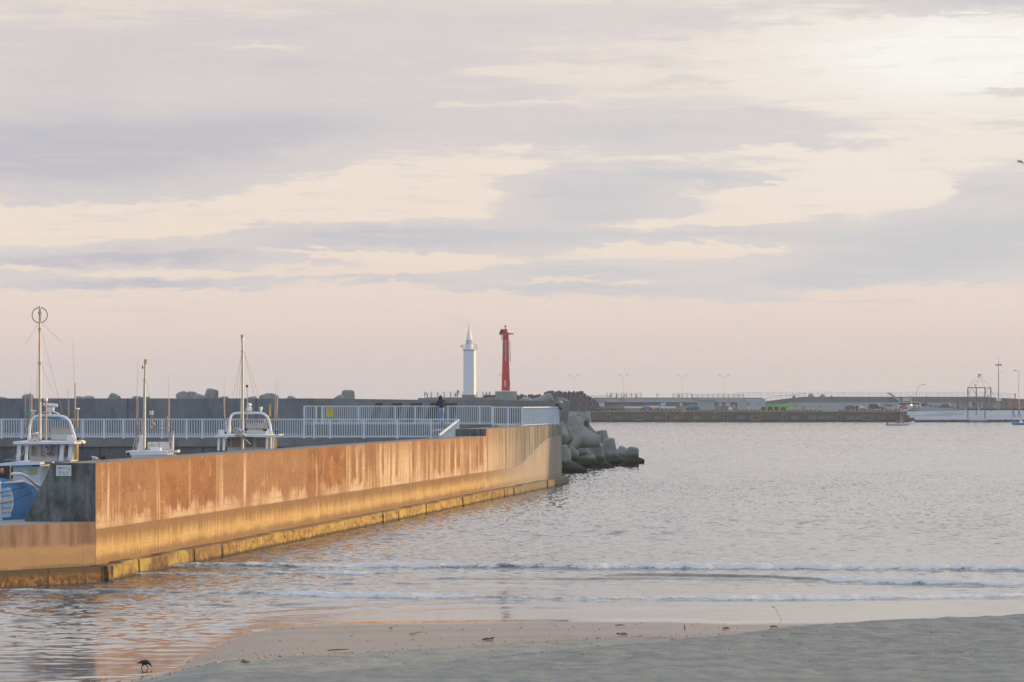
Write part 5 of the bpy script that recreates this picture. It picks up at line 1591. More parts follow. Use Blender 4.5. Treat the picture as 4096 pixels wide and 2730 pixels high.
def bird(name, label, loc, rz, prof, mat, beak, scale, legs=True, wingmat=None, group=None):
    """prof: (along, up, radius) from tail to head in the bird's own plane"""
    root = thing(name, label, 'bird', loc, group, rz)
    root.scale = (scale,) * 3
    J, E = {}, []
    for i, (x, z, r) in enumerate(prof):
        J[f'b{i}'] = ((x, 0, z), r)
        if i: E.append((f'b{i-1}', f'b{i}'))
    hip = 3
    if legs:
        hx, hz = prof[hip][0], prof[hip][1]
        for sd_, dx in ((-1, -.04), (1, .06)):
            k = f'l{sd_}'
            J[k + 'a'] = ((hx + dx * .6 + (.05 if sd_ > 0 else -.02), sd_ * .045, hz * .55), .022)
            J[k + 'b'] = ((hx + dx + (.08 if sd_ > 0 else -.04), sd_ * .05, .012), .009)
            J[k + 'c'] = ((hx + dx + .07 + (.08 if sd_ > 0 else -.04), sd_ * .055, .006), .008)
            E += [(f'b{hip}', k + 'a'), (k + 'a', k + 'b'), (k + 'b', k + 'c')]
    body = skin_body('body', J, E, [mat, beak], lambda a, b: 1 if (b == f'b{len(prof)-1}' or a.startswith('l') and b.endswith('c')) else 0, root, 2, root=hip)
    for sd_ in (-1, 1):
        m = MB()
        x0, z0 = prof[1][0], prof[1][1]; x1, z1 = prof[4][0], prof[4][1]
        n = 10; vs = []
        for i in range(n + 1):
            t = i / n
            x = x0 + (x1 - x0) * t - .02; zc = z0 + (z1 - z0) * t
            hgt = .075 * math.sin(math.pi * min(1, .12 + t * .8)) * (prof[3][2][0] if isinstance(prof[3][2], tuple) else prof[3][2]) / .10
            rr = np.interp(x, [p[0] for p in prof], [(p[2][0] if isinstance(p[2], tuple) else p[2]) for p in prof])
            vs.append((x, zc, hgt, rr))
        for a, b in zip(vs[:-1], vs[1:]):
            for q0, q1 in (((a, b)),):
                m.raw([(a[0], sd_ * (a[3] * .93), a[1] - a[2] * .5), (b[0], sd_ * (b[3] * .93), b[1] - b[2] * .5), (b[0], sd_ * (b[3] * .95), b[1] + b[2]), (a[0], sd_ * (a[3] * .95), a[1] + a[2]),
                       (a[0], sd_ * (a[3] * .93 + .012), a[1] - a[2] * .5), (b[0], sd_ * (b[3] * .93 + .012), b[1] - b[2] * .5), (b[0], sd_ * (b[3] * .95 + .012), b[1] + b[2]), (a[0], sd_ * (a[3] * .95 + .012), a[1] + a[2])],
                      [(0, 1, 2, 3), (7, 6, 5, 4), (0, 4, 5, 1), (3, 2, 6, 7)])
        m.build('wing', wingmat or mat, root, local=True, smooth=60)
    return root


M_CROW = pm('crow_feathers', (.012, .012, .014), .45, var=.3, scale=20)
M_BEAK = pm('bird_horn', (.03, .028, .028), .4)
M_LEG = pm('bird_leg_pale', (.30, .22, .17), .6)
PECK = [(-.245, .215, .016), (-.14, .225, (.040, .030)), (-.06, .245, (.075, .075)), (.0, .262, (.088, .090)), (.085, .262, (.085, .082)), (.165, .225, (.062, .06)), (.215, .175, (.046, .044)), (.245, .125, (.020, .020)), (.268, .078, .005)]
gb = gD(2680)
bird('crow', 'black crow bending its head down to the wet sand at the lower left', (PX(570, gb), gb + .25, float(sand_z(np.array([PX(570, gb)]), np.array([gb + .25]))[0]) + .012), 0, PECK, M_CROW, M_BEAK, .60 * 1.02)
ALERT = [(-.25, .12, .018), (-.15, .155, (.042, .03)), (-.07, .20, (.078, .072)), (.0, .235, (.090, .088)), (.075, .285, (.078, .078)), (.125, .350, (.052, .052)), (.135, .40, (.046, .046)), (.165, .412, (.02, .02)), (.20, .405, .005)]
cw = wall_pt(2.2, .35, 3.672)
bird('crow', 'black crow standing on the top of the sea wall near its dark end', cw, 0.05, ALERT, M_CROW, M_LEG, .58)
M_PALEB = pm('pale_bird_feathers', (.55, .55, .62), .6, var=.1, scale=15)
bird('pale_bird', 'pale grey bird half hidden behind the crow on the sea wall', wall_pt(2.9, .85, 3.672), 3.2, [(-.24, .10, .018), (-.15, .13, (.05, .03)), (-.07, .16, (.085, .075)), (.0, .18, (.095, .09)), (.07, .20, (.08, .08)), (.12, .23, (.05, .05)), (.15, .25, (.045, .045)), (.18, .25, (.015, .015)), (.20, .245, .005)], M_PALEB, M_BEAK, .62)

# the gull in the sky
GD = 140.0
gl = thing('gull', 'grey seabird flying with drooped wings high at the right edge of the sky', 'bird', P(4082, 646, GD))
gs = GD / FPX / 13.06
J = {'b0': ((-19 * 13.06 / 13 * gs * 0, 0, 0), .01)}


def G(zx, zy, dy=0.): return Vector(((zx - 1080) * gs, dy, (840 - zy) * gs))


J = {'a': (G(1185, 850), .012), 'b': (G(1130, 850), .05), 'c': (G(1060, 850), .055), 'd': (G(1000, 850), .04), 'e': (G(950, 862), .018), 'f': (G(850, 858), .006)}
skin_body('body', {k: (tuple(v[0]), v[1]) for k, v in J.items()}, [('a', 'b'), ('b', 'c'), ('c', 'd'), ('d', 'e'), ('e', 'f')], [pm('gull_grey', (.30, .30, .32), .7), M_BEAK], lambda a, b: 0, gl, 2, root=2)
m = MB(); m.prism([G(970, 775, .25), G(1040, 770, .25), G(1200, 850, .6), G(1140, 870, .1), G(1040, 880, .03), G(985, 840, .05)], (0, -.02, .015)); m.build('wing', pm('gull_wing', (.22, .21, .23), .7), gl, local=True)
m = MB(); m.prism([G(1050, 890, -.03), G(1140, 860, -.03), G(1175, 900, -.15), G(1185, 1030, -.3), G(1150, 1000, -.3), G(1110, 930, -.1)], (0, -.02, .015)); m.build('wing', pm('gull_wing', (.22, .21, .23), .7), gl, local=True)

# ================================================================== BEACH BITS
def sz(X, Y): return float(sand_z(np.array([X]), np.array([Y]))[0])


rd_ = thing('reed_stalk', 'dry reed stalk with a feathery head stuck in the sand', 'reed', (PX(3126, 77.6), 77.6, sz(PX(3126, 77.6), 77.6)))
Vr = View(1900, 2200, 1.0715, 77.6)
m = MB(); m.tube([Vr(1330, 330), Vr(1312, 300), Vr(1296, 265), Vr(1288, 248)], .006, 6); m.build('stalk', pm('reed', (.42, .32, .18), .8), rd_)
m = MB()
for i in range(10): m.tube([Vr(1288 - i * .5, 250 - i * .4), Vr(1276 + random.uniform(-5, 6), 242 + random.uniform(-2, 4))], .006, 4)
m.build('plume', pm('reed_plume', (.55, .40, .24), .9), rd_)
M_DRIFT = pm('driftwood', (.16, .12, .09), .85, var=.3, scale=10)
M_STRAW = pm('dry_straw', (.45, .32, .18), .85, var=.25, scale=8)
M_SEAWEED = pm('seaweed', (.12, .10, .07), .8, var=.4, scale=9)


def litter_at(name, label, cat, nx, ny, mat, L, n=1, kind='stick'):
    D = gD(ny) - 1.0; X = PX(nx, D); z = sz(X, D)
    t = thing(name, label, cat, (X, D, z))
    m = MB()
    for i in range(n):
        a = random.uniform(-.5, .5); l = L * random.uniform(.5, 1)
        ox, oy = (random.uniform(-L, L) * .5, random.uniform(-.15, .15)) if n > 1 else (0, 0)
        p0 = Vector((X + ox - l / 2, D + oy, z + .02 + random.uniform(0, .03))); p1 = Vector((X + ox + l / 2, D + oy + a * .3, z + .025 + random.uniform(0, .04)))
        if kind == 'upright': p0, p1 = Vector((X, D, z - .03)), Vector((X - .03, D, z + L))
        m.tube([p0, p0.lerp(p1, .5) + Vector((0, 0, random.uniform(0, .02))), p1], [.013, .017, .008], 6)
    m.build('twig' if kind != 'weed' else 'frond', mat, t)
    return t


litter_at('driftwood', 'dark stick standing upright in the damp sand', 'driftwood', 2741, 2535, M_DRIFT, .14, 1, 'upright')
litter_at('driftwood', 'bent brown twig lying on the damp sand right of centre', 'driftwood', 2480, 2515, M_DRIFT, .34)
litter_at('driftwood', 'broken light brown reed piece on the damp sand left of centre', 'driftwood', 1645, 2558, M_STRAW, .30, 3)
litter_at('driftwood', 'long thin dark twig along the edge of the dry sand', 'driftwood', 1352, 2643, M_DRIFT, .5)
litter_at('seaweed_clump', 'dark seaweed clump on the pale sand right of centre', 'seaweed', 2486, 2563, M_SEAWEED, 0.15, 7, 'weed')
litter_at('seaweed_clump', 'brown seaweed clump nearest the upright stick', 'seaweed', 2905, 2532, M_SEAWEED, 0.12, 6, 'weed')
litter_at('seaweed_clump', 'dark seaweed clump farthest right on the sand edge below the reed', 'seaweed', 3096, 2521, M_SEAWEED, 0.12, 6, 'weed')
litter_at('seaweed_clump', 'brown and green weed clump on the drift line at the middle of the beach', 'seaweed', 1955, 2585, M_SEAWEED, 0.2, 8, 'weed')
litter_at('seaweed_clump', 'seaweed clump at the lowest edge of the picture left of the centre', 'seaweed', 975, 2722, M_SEAWEED, 0.15, 6, 'weed')
# shells, straw and leaf scraps nobody could count
m = MB()
for i in range(800):
    if random.random() < .45:
        t = random.random(); nx = 300 + 2600 * t; D0 = float(b1(np.array([PX(nx, 69)]))[0]); D = D0 + random.gauss(.25, .45); X = PX(nx, 69)
    else:
        X = random.uniform(-8.5, 12); D = random.uniform(59.5, 76)
    if D > shore(X) - 1.2: continue
    z = sz(X, D); s = random.uniform(.006, .022) * (1.4 if random.random() < .12 else 1)
    a = random.uniform(0, 3.14)
    m.mat(random.choice((0, 0, 1, 2)))
    m.box((X, D, z + .012), (s * random.uniform(1, 3.2), s, s * .8), a, random.uniform(-.5, .5))
lt = m.build('beach_litter', [M_STRAW, pm('shell_scrap', (.55, .47, .40), .7), M_DRIFT], None)
tag(lt, 'scattered straw, shells and leaf scraps on the sand', 'litter', kind='stuff')

# ================================================================== THE FAR QUAY
DF = 960.0
sF = DF / FPX                       # metres per photo pixel out there
TOP = PZ(1645.5, DF)
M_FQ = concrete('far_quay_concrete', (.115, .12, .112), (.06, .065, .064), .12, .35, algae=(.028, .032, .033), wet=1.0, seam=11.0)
M_FQL = concrete('far_quay_patch', (.16, .165, .155), (.10, .105, .10), .4, .4)
M_FHOLE = pm('deep_recess', (.022, .025, .035), .8)
M_FDECK = concrete('far_deck', (.30, .29, .27), (.22, .22, .21), .2, .3)
M_FWALLB = pm('far_wall_blue_grey', (.33, .385, .415), .8, var=.08, scale=.2)
M_FWALLY = pm('far_wall_beige_grey', (.39, .375, .345), .8, var=.08, scale=.2)
M_FWALLD = concrete('far_wall_dark', (.26, .265, .26), (.17, .18, .185), .25, .4)
M_FRAMP = concrete('far_ramp_concrete', (.205, .205, .20), (.155, .158, .158), .2, .6, seam=14.0)
M_FPALE = concrete('far_pale_apron', (.37, .41, .43), (.31, .35, .375), .15, .3)
M_HAZARD = None
mt, nt, bs = new_mat('hazard_stripes')
x, y, z = nt.sep(nt.pos())
f = nt.m('FRACT', nt.mul(nt.add(x, nt.mul(z, 1.0)), .75))
nt.put(nt.mix(nt.m('GREATER_THAN', f, .5), (.045, .04, .03), (.44, .30, .05)), bs.inputs['Base Color'])
bs.inputs['Roughness'].default_value = .7
M_HAZARD = mt


def F(nx, ny, dy=0.): return P(nx, ny, DF) + Vector((0, dy, 0))


def fbox(m, x0, x1, y0, y1, d0, d1):     # a block given by its outline in the photo and its depth range
    a, b = F(x0, y0), F(x1, y1)
    return m.b2(a.x, b.x, DF + d0, DF + d1, min(a.z, b.z), max(a.z, b.z))


fq = thing('far_quay', 'long dark far quay across the water with hazard stripes along its edge', 'quay', (PX(3000, DF), DF, 0))
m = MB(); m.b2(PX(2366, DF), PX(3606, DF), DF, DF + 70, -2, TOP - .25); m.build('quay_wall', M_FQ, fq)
m = MB(); m.b2(PX(2366, DF), PX(3606, DF), DF - .15, DF + 70, TOP - .246, TOP); m.build('deck', M_FDECK, fq)
for a, b in ((2405, 2524), (2552, 2730), (2748, 2920), (2940, 3200), (3205, 3290), (3350, 3480), (3490, 3600)):
    m = MB(); m.b2(PX(a, DF), PX(b, DF), DF - .16, DF + .4, TOP + .004, TOP + .40); m.build('hazard_kerb', M_HAZARD, fq)
for nx in (2434, 2674, 2904, 3137, 3357):
    m = MB(); fbox(m, nx - 10, nx + 10, 1655, 1689, -.06, .2); pp = m.build('ladder_recess', M_FQL, fq)
    m = MB(); fbox(m, nx - 5, nx + 5, 1662, 1691, -.09, .1); m.build('recess_shadow', M_FHOLE, pp)
for nx in (2473, 2635, 2790, 2965, 3178, 3250, 3320, 3440, 3530, 2708, 2858, 3016, 3290, 3400):
    if nx in (2556, 3025): continue
    m = MB(); fbox(m, nx - 16 + nx % 5, nx + 16 - nx % 3, 1663 + nx % 4, 1680 - nx % 3, -.05, .2); m.build('pale_patch', M_FQL, fq)
for nx in (2553, 3024, 3470):
    m = MB(); fbox(m, nx - 21, nx + 21, 1660, 1683, -.06, .2); pp = m.build('outlet_frame', M_FQL, fq)
    m = MB(); fbox(m, nx - 13, nx + 13, 1668, 1676, -.09, .1); m.build('outlet', M_FHOLE, pp)
m = MB()
for nx in (2664, 2728, 2776, 2858, 3046): fbox(m, nx - 3, nx + 3, 1648, 1672, -.07, .1)
m.build('rust_run', pm('rust_run', (.20, .13, .055), .9, var=.3), fq)
es = thing('end_steps', 'pale blue-grey stepped block at the left end of the far quay', 'steps', F(2358, 1690))
m = MB(); fbox(m, 2349, 2364, 1645, 1692, 1, 8); fbox(m, 2363, 2371, 1669, 1692, .5, 6); m.build('step_block', M_FWALLB, es)

DWL = 24.0
fw = thing('far_sea_wall', 'pale two tier sea wall behind the far quay with bluish and beige panels', 'sea wall', (PX(2700, DF), DF + DWL, TOP))
m = MB(); fbox(m, 2390, 3075, 1610, 1647, DWL + 1, DWL + 4); m.build('lower_tier', M_FWALLD, fw)
pan = [(2380, 2437, 2452, M_FWALLB), (2437, 2590, 2600, M_FWALLY), (2590, 2705, 2722, M_FWALLB), (2705, 2785, 2790, M_FWALLY), (2785, 2895, 2900, M_FWALLB), (2895, 2975, 2978, M_FWALLY), (2975, 3075, 3075, M_FWALLB)]
for i, (a, b, b_, mt_) in enumerate(pan):
    a_ = pan[i - 1][2] if i else a
    m = MB(); m.prism([F(a_, 1610, DWL), F(b_, 1610, DWL), F(b, 1591.5, DWL), F(a, 1591.5, DWL)], (0, 5, 0)); m.build('upper_panel', mt_, fw)
m = MB(); fbox(m, 2380, 3075, 1590.6, 1592, DWL - .1, DWL + 5); m.build('coping', M_FQL, fw)
m = MB(); fbox(m, 2380, 2403, 1608, 1640, DWL - .5, DWL + 4); m.build('end_block', M_FWALLY, fw)
fr2 = thing('far_ramp', 'long dark grey concrete ramp wall at the upper right behind the parked cars', 'ramp', (PX(3500, DF), DF + DWL, TOP))
m = MB(); m.prism([F(3060, 1647, DWL + 2), F(3060, 1611, DWL + 2), F(3160, 1597, DWL + 2), F(3250, 1587, DWL + 2), F(3985, 1587, DWL + 2), F(4060, 1592, DWL + 2), F(4330, 1604, DWL + 2), F(4330, 1647, DWL + 2)], (0, 8, 0)); m.build('ramp_wall', M_FRAMP, fr2)
m = MB(); m.prism([F(3180, 1611, DWL + 1.8), F(3875, 1611, DWL + 1.8), F(3875, 1648, DWL + 1.8), F(3180, 1648, DWL + 1.8)], (0, .25, 0)); m.build('pale_base', M_FPALE, fr2)
# dark tetrapod tips showing above the ramp
tp = thing('breakwater_blocks', 'hazy rounded armour blocks just showing over the far ramp', 'blocks', F(3300, 1585, 40))
m = MB()
for nx, ny, r in ((3222, 1583, 7), (3294, 1577, 13), (3342, 1580, 12), (3380, 1585, 8), (3410, 1587, 6), (3440, 1587, 6)): m.ball(F(nx, ny + r * .6, 40), (r * sF, r * sF, r * sF), 10, 7)
m.build('block_tips', pm('hazy_concrete', (.20, .21, .21), .9), tp, smooth=60)

M_FRL = pm('far_railing_grey', (.34, .33, .33), .6)
M_FRW = pm('far_railing_white', (.62, .62, .64), .5)


def frail(name, label, pts, n, mat, h_px, dy, rails=3, th=.07, post=.09):
    """a thin railing along points given at its foot"""
    t = thing(name, label, 'railing', F(*pts[0], dy))
    for k in range(rails):
        m = MB()
        for a, b in zip(pts[:-1], pts[1:]):
            q = h_px * (1 - k / rails)
            m.bar(F(a[0], a[1] - q, dy), F(b[0], b[1] - q, dy), th, th)
        m.build('rail', mat, t)
    xs_ = [p[0] for p in pts]; ys_ = [p[1] for p in pts]
    for i in range(n + 1):
        nx = xs_[0] + (xs_[-1] - xs_[0]) * i / n
        ny = float(np.interp(nx, xs_, ys_))
        m = MB(); m.bar(F(nx, ny, dy), F(nx, ny - h_px, dy), post, post); m.build('post', mat, t)
    return t


frail('wall_railing', 'low thin railing on the far sea wall next to the dark stack', [(2345, 1591), (2437, 1591)], 6, M_FRL, 9, DWL + 2, 2)
frail('wall_fence', 'fence section with angled posts on the far sea wall around the second lamp', [(2438, 1591), (2578, 1591)], 7, M_FRL, 19, DWL + 2, 3, post=.22)
frail('wall_fence', 'narrow fence section on the far sea wall around the third lamp', [(2710, 1591), (2786, 1591)], 4, M_FRL, 18, DWL + 2, 3, post=.22)
frail('wall_fence', 'rising fence section on the far sea wall around the fourth lamp', [(2790, 1593), (2860, 1591), (3000, 1591)], 10, M_FRL, 16, DWL + 2, 4, post=.18)
frail('ramp_railing', 'long white railing along the top of the far ramp', [(2970, 1588), (3055, 1588), (3250, 1587), (3985, 1587), (4120, 1593)], 44, M_FRW, 19, DWL + 5, 3, th=.09, post=.10)
frail('ramp_railing', 'white railing sloping up the near face of the far ramp', [(3055, 1609), (3160, 1596), (3250, 1586)], 10, M_FRW, 14, DWL + 1, 2, th=.12, post=.12)
frail('ramp_railing', 'pale upper railing far back above the ramp with wide panels', [(2975, 1570), (3180, 1568), (3420, 1568)], 10, pm('hazy_rail', (.55, .54, .55), .6), 2, DWL + 9, 1, th=.06, post=.06) if False else None

# ---- lamps
M_LPOLE = pm('lamp_pole', (.58, .52, .50), .5)
M_LHEAD = pm('lamp_head', (.55, .62, .64), .4)


def twin_lamp(nx, top, foot, label):
    t = thing('twin_street_lamp', label, 'street lamp', F(nx, foot, DWL + 3), 'twin lamps on the far sea wall')
    y = DWL + 3
    m = MB(); m.tube([F(nx, foot, y), F(nx, top + 13, y)], [.05, .035], 8); m.build('pole', M_LPOLE, t)
    for s in (-1, 1):
        m = MB(); m.tube([F(nx, top + 14, y), F(nx + s * 6, top + 10, y), F(nx + s * 13, top + 2.5, y)], .05, 6); m.build('arm', M_LPOLE, t)
        m = MB(); m.ball(F(nx + s * 17, top + .5, y), (6 * sF, .3, 2.0 * sF), 10, 6); m.build('lamp_head', M_LHEAD, t, smooth=60)
    return t


twin_lamp(2303, 1496, 1591, 'twin armed street lamp rising behind the dark stack of blocks')
twin_lamp(2507, 1494, 1591, 'twin armed street lamp over the left fence section of the far sea wall')
twin_lamp(2748, 1496, 1591, 'twin armed street lamp over the narrow middle fence section')
twin_lamp(2920, 1496, 1591, 'twin armed street lamp above the right hand grey hut')
twin_lamp(2015, 1495, 1575, 'twin armed street lamp mostly hidden behind the red beacon')
cl = thing('curved_street_lamp', 'single street lamp with a curved arm bending right above the far ramp', 'street lamp', F(3717, 1587, DWL + 6))
m = MB(); m.tube([F(3717, 1590, DWL + 6), F(3717, 1565, DWL + 6), F(3721, 1550, DWL + 6), F(3730, 1541, DWL + 6), F(3743, 1536.5, DWL + 6)], [.13, .12, .1, .09, .07], 8); m.build('pole', M_LPOLE, cl)
m = MB(); m.ball(F(3747, 1536.5, DWL + 6), (5 * sF, .3, 2.2 * sF), 10, 6); m.build('lamp_head', pm('grey_lamp', (.25, .25, .26), .5), cl, smooth=60)
ed = thing('street_lamp', 'street lamp head cut off by the right edge of the picture', 'street lamp', F(4096, 1600, 12))
m = MB(); m.tube([F(4101, 1640, 12), F(4101, 1484, 12), F(4090, 1481.5, 12)], [.14, .1, .07], 8); m.build('pole', M_LPOLE, ed)
m = MB(); m.ball(F(4085, 1481.5, 12), (6 * sF, .3, 2 * sF), 10, 6); m.build('lamp_head', pm('grey_lamp', (.25, .25, .26), .5), ed, smooth=60)
# tall floodlight mast
M_DKP = pm('dark_slate_steel', (.075, .075, .105), .5, .2)
fm_ = thing('floodlight_mast', 'tall floodlight mast with a cross of lamps at the right', 'mast', F(4022, 1638, 14))
m = MB(); m.tube([F(4022, 1640, 14), F(4023, 1446, 14)], [.22, .10], 8); m.tube([F(4023, 1446, 14), F(4023, 1420, 14)], .035, 6); m.build('pole', pm('mast_mauve', (.24, .22, .24), .5), fm_)
m = MB(); m.bar(F(4011, 1458.5, 14), F(4034, 1458.5, 14), .2, .2); m.build('cross_arm', M_DKP, fm_)
for nx in (4012, 4018, 4028, 4033):
    m = MB(); m.box(F(nx, 1459, 13.7), (.36, .4, .42)); m.build('floodlight', M_DKP, fm_)
m = MB()
for ny, a, b in ((1490, 4023, 4044), (1516, 4016, 4034), (1528, 4015, 4034), (1580, 4016, 4030)): m.bar(F(a, ny, 14), F(b, ny, 14), .06, .06)
for ny in range(1474, 1620, 7): m.bar(F(4020.5, ny, 14), F(4025.5, ny, 14), .05, .05)
m.build('step_bar', pm('mast_mauve', (.24, .22, .24), .5), fm_)
for nx in (4017, 4029):
    m = MB(); m.box(F(nx, 1598, 13.6), (8 * sF, .4, 13 * sF)); m.build('control_box', M_FRW, fm_)
for nx, foot, top, lab in ((3732, 1610, 1584, 'short post with a dark camera head behind the parked cars'), (3981, 1637, 1580, 'dark post with a round head right of the boat hoist'), (4092, 1637, 1575, 'dark green post with a round head at the right edge')):
    t = thing('signal_post', lab, 'post', F(nx, foot, 15))
    m = MB(); m.tube([F(nx, foot + 12, 15), F(nx, top + 5, 15)], .14, 8); m.build('post', M_DKP, t)
    m = MB(); m.ball(F(nx, top + 3, 15), (3 * sF, .24, 4 * sF), 10, 6); m.build('head', M_DKP, t, smooth=60)

# ---- huts
M_HUT = pm('hut_grey_green', (.35, .405, .41), .7, var=.06, scale=.5)
M_HUTD = pm('hut_door', (.30, .35, .40), .6, var=.05)
h1 = thing('hut', 'grey green hut with a pale shutter door on the far quay', 'hut', F(2830, 1642, 6))
m = MB(); fbox(m, 2799, 2862, 1604, 1644, 6, 12); m.build('wall', M_HUT, h1)
m = MB(); fbox(m, 2796, 2822, 1601, 1604.2, 5.6, 12.4); fbox(m, 2822.2, 2866, 1600, 1604.4, 5.5, 12.4); m.build('roof', pm('hut_roof', (.22, .26, .25), .7), h1)
m = MB(); fbox(m, 2828, 2853, 1610, 1641, 5.9, 6.05); m.build('shutter_door', M_HUTD, h1)
h2 = thing('hut', 'larger pale grey hut with a small window and faint graffiti on the far quay', 'hut', F(3010, 1642, 6))
m = MB(); fbox(m, 2962, 2988, 1597, 1644, 6, 12); m.build('annex', M_HUT, h2)
m = MB(); fbox(m, 2988.2, 3068, 1595, 1644, 5.7, 12); m.build('wall', pm('hut_pale', (.40, .44, .46), .7, var=.05, scale=.4), h2)
m = MB(); fbox(m, 2968, 3006, 1591, 1595.2, 6, 12.3); fbox(m, 3010, 3036, 1592.5, 1595, 5.9, 12.3); m.build('roof', pm('hut_roof', (.22, .26, .25), .7), h2)
m = MB(); fbox(m, 2991, 3007, 1608, 1622, 5.6, 5.75); m.build('window', pm('dull_window', (.22, .27, .32), .3), h2)
m = MB()
for a, b in (((3034, 1610), (3040, 1616)), ((3040, 1616), (3036, 1620)), ((3044, 1609), (3046, 1619)), ((3046, 1619), (3052, 1613)), ((3030, 1612), (3033, 1620))): m.bar(F(*a, 5.66), F(*b, 5.66), .09, .09)
m.build('graffiti', pm('graffiti_grey', (.15, .18, .22), .7), h2)

# ---- goods on the quay
def heap(name, label, cat, nx0, nx1, ny0, ny1, dy, mat, n=9, strap=None):
    t = thing(name, label, cat, F((nx0 + nx1) / 2, ny1, dy))
    m = MB()
    for i in range(n):
        u = i / max(1, n - 1)
        hh = (ny1 - ny0) * (.65 + .35 * math.sin(math.pi * (.15 + .7 * u)) * random.uniform(.8, 1.1))
        w = (nx1 - nx0) / n * .95
        m.ball(F(nx0 + (nx1 - nx0) * (i + .5) / n, ny1 - hh * .48, dy + random.uniform(-.2, .2)), (w * sF, .9, hh * .52 * sF), 10, 7)
    m.build('cover', mat, t, smooth=60)
    if strap:
        m = MB()
        for i in range(3): m.box(F(nx0 + (nx1 - nx0) * (.25 + .25 * i), (ny0 + ny1) / 2 + 1, dy - .93), (.12, .05, (ny1 - ny0) * .8 * sF))
        m.build('lashing', strap, t)
    return t


M_TARP = pm('blue_tarpaulin', (.055, .125, .36), .6, var=.25, scale=1.5, bump=.3)
M_TARP2 = pm('faded_blue_cover', (.055, .17, .32), .6, var=.2, scale=1.5)
M_PIPE = pm('pale_pipe', (.52, .56, .62), .4, var=.06, scale=.6)
M_NET = pm('dark_net', (.085, .09, .09), .9, var=.3, scale=2)
heap('tarpaulin_pile', 'blue tarpaulin bundle with white scraps lying between the pale pipes', 'tarpaulin', 2573, 2599, 1622, 1641, 4, M_TARP, 5, M_FRW)
heap('tarpaulin_pile', 'long low blue covered load left of the first hut', 'tarpaulin', 2749, 2800, 1620, 1641, 4.5, M_TARP2, 8, M_DKP)
heap('tarpaulin_pile', 'blue tarpaulin bundle between the two huts', 'tarpaulin', 2928, 2947, 1622, 1641, 4, M_TARP, 4, M_FRW)
heap('net_heap', 'long dark heap of nets at the left end of the far quay', 'nets', 2385, 2500, 1630, 1643, 4, M_NET, 14)
heap('white_sack', 'white sack leaning beside the blue bundle between the huts', 'sack', 2917, 2929, 1627, 1645, 3, pm('white_sack', (.55, .53, .50), .8, var=.1), 3)
for a, b, y0, lab in ((2500, 2574, 1632, 'pale blue-white pipe lying left of the blue bundle'), (2598, 2640, 1629, 'short pale pipe lying just right of the blue bundle'), (2643, 2706, 1632, 'pale pipe lying farthest right before the low wooden crate')):
    t = thing('pipe', lab, 'pipe', F((a + b) / 2, 1640, 5), 'pale pipes on the far quay')
    m = MB(); m.tube([F(a, y0, 5), F(b, y0, 5)], .34, 12); m.build('pipe_barrel', M_PIPE, t, smooth=40)
    m = MB(); fbox(m, a + 6, a + 9, y0 + 4, 1643, 4.7, 5.3); fbox(m, b - 9, b - 6, y0 + 4, 1643, 4.7, 5.3); m.build('pipe_cradle', M_NET, t)
t = thing('buoy', 'orange float ball in front of the pale pipes', 'float', F(2613, 1640, 2)); m = MB(); m.ball(F(2613, 1634.5, 2), .42); m.build('float_ball', pm('faded_orange', (.55, .26, .12), .6), t, smooth=60)
m = MB(); m.box(F(2606, 1638, 2), (.3, .3, .5)); m.build('float_rope', M_RUB, t)
for nx, lab in ((2530, 'small red bollard on the quay edge below the left pipe'), (2726, 'small dark red bollard beside the pale crate on the quay edge')):
    t = thing('bollard', lab, 'bollard', F(nx, 1645, .9)); m = MB(); m.lathe([(.28, 0), (.22, .3), (.34, .55), (.3, .7)], F(nx, 1645, .9), 12); m.build('bollard_body', pm('rust_red', (.34, .12, .07), .7), t, smooth=40)
t = thing('crate', 'low pale crate on the quay edge left of the blue covered load', 'crate', F(2738, 1645, 1.5)); m = MB(); fbox(m, 2729, 2748, 1640, 1645, 1, 2.4); m.build('crate_box', pm('pale_crate', (.40, .36, .31), .8), t)
m = MB(); fbox(m, 2728, 2749, 1639.2, 1640.2, .95, 2.45); m.build('crate_lid', M_WOOD, t)
t = thing('wooden_box', 'tan wooden box standing left of the blue covered load', 'box', F(2738, 1638, 6)); m = MB(); fbox(m, 2731, 2746, 1625, 1638, 6, 7); m.build('box_body', pm('tan_box', (.34, .30, .21), .8), t)
for a, b, c_, d, lab in ((2401, 2423, 1612, 1627, 'wide white notice board at the left end of the far sea wall'), (2651, 2671, 1612, 1626, 'wide white notice board above the right hand pipe'), (2729, 2739, 1613, 1624, 'small square white notice left of the first hut'), (2888, 2898, 1613, 1623, 'small square white notice right of the first hut'), (2915, 2935, 1612, 1626, 'pale leaning notice board above the white sack')):
    t = thing('notice_board', lab, 'notice', F((a + b) / 2, d, 14), 'notices along the far sea wall')
    m = MB(); fbox(m, a, b, c_, d, 14, 14.15); m.build('board', pm('notice_pale', (.52, .56, .62), .6, var=.05), t)
    m = MB()
    for i in range(3): fbox(m, a + 3, b - 3, c_ + 3 + 3.4 * i, c_ + 4 + 3.4 * i, 13.96, 14.0)
    m.build('faint_lines', pm('faint_grey', (.36, .40, .45), .7), t)
    m = MB(); m.bar(F(a + 3, d, 14.1), F(a + 3, 1643, 14.1), .1, .1); m.bar(F(b - 3, d, 14.1), F(b - 3, 1643, 14.1), .1, .1); m.build('leg', M_FRL, t)
M_RINGR = pm('lifebuoy_red', (.48, .15, .12), .6)
M_RINGW = pm('lifebuoy_white', (.58, .60, .60), .6)
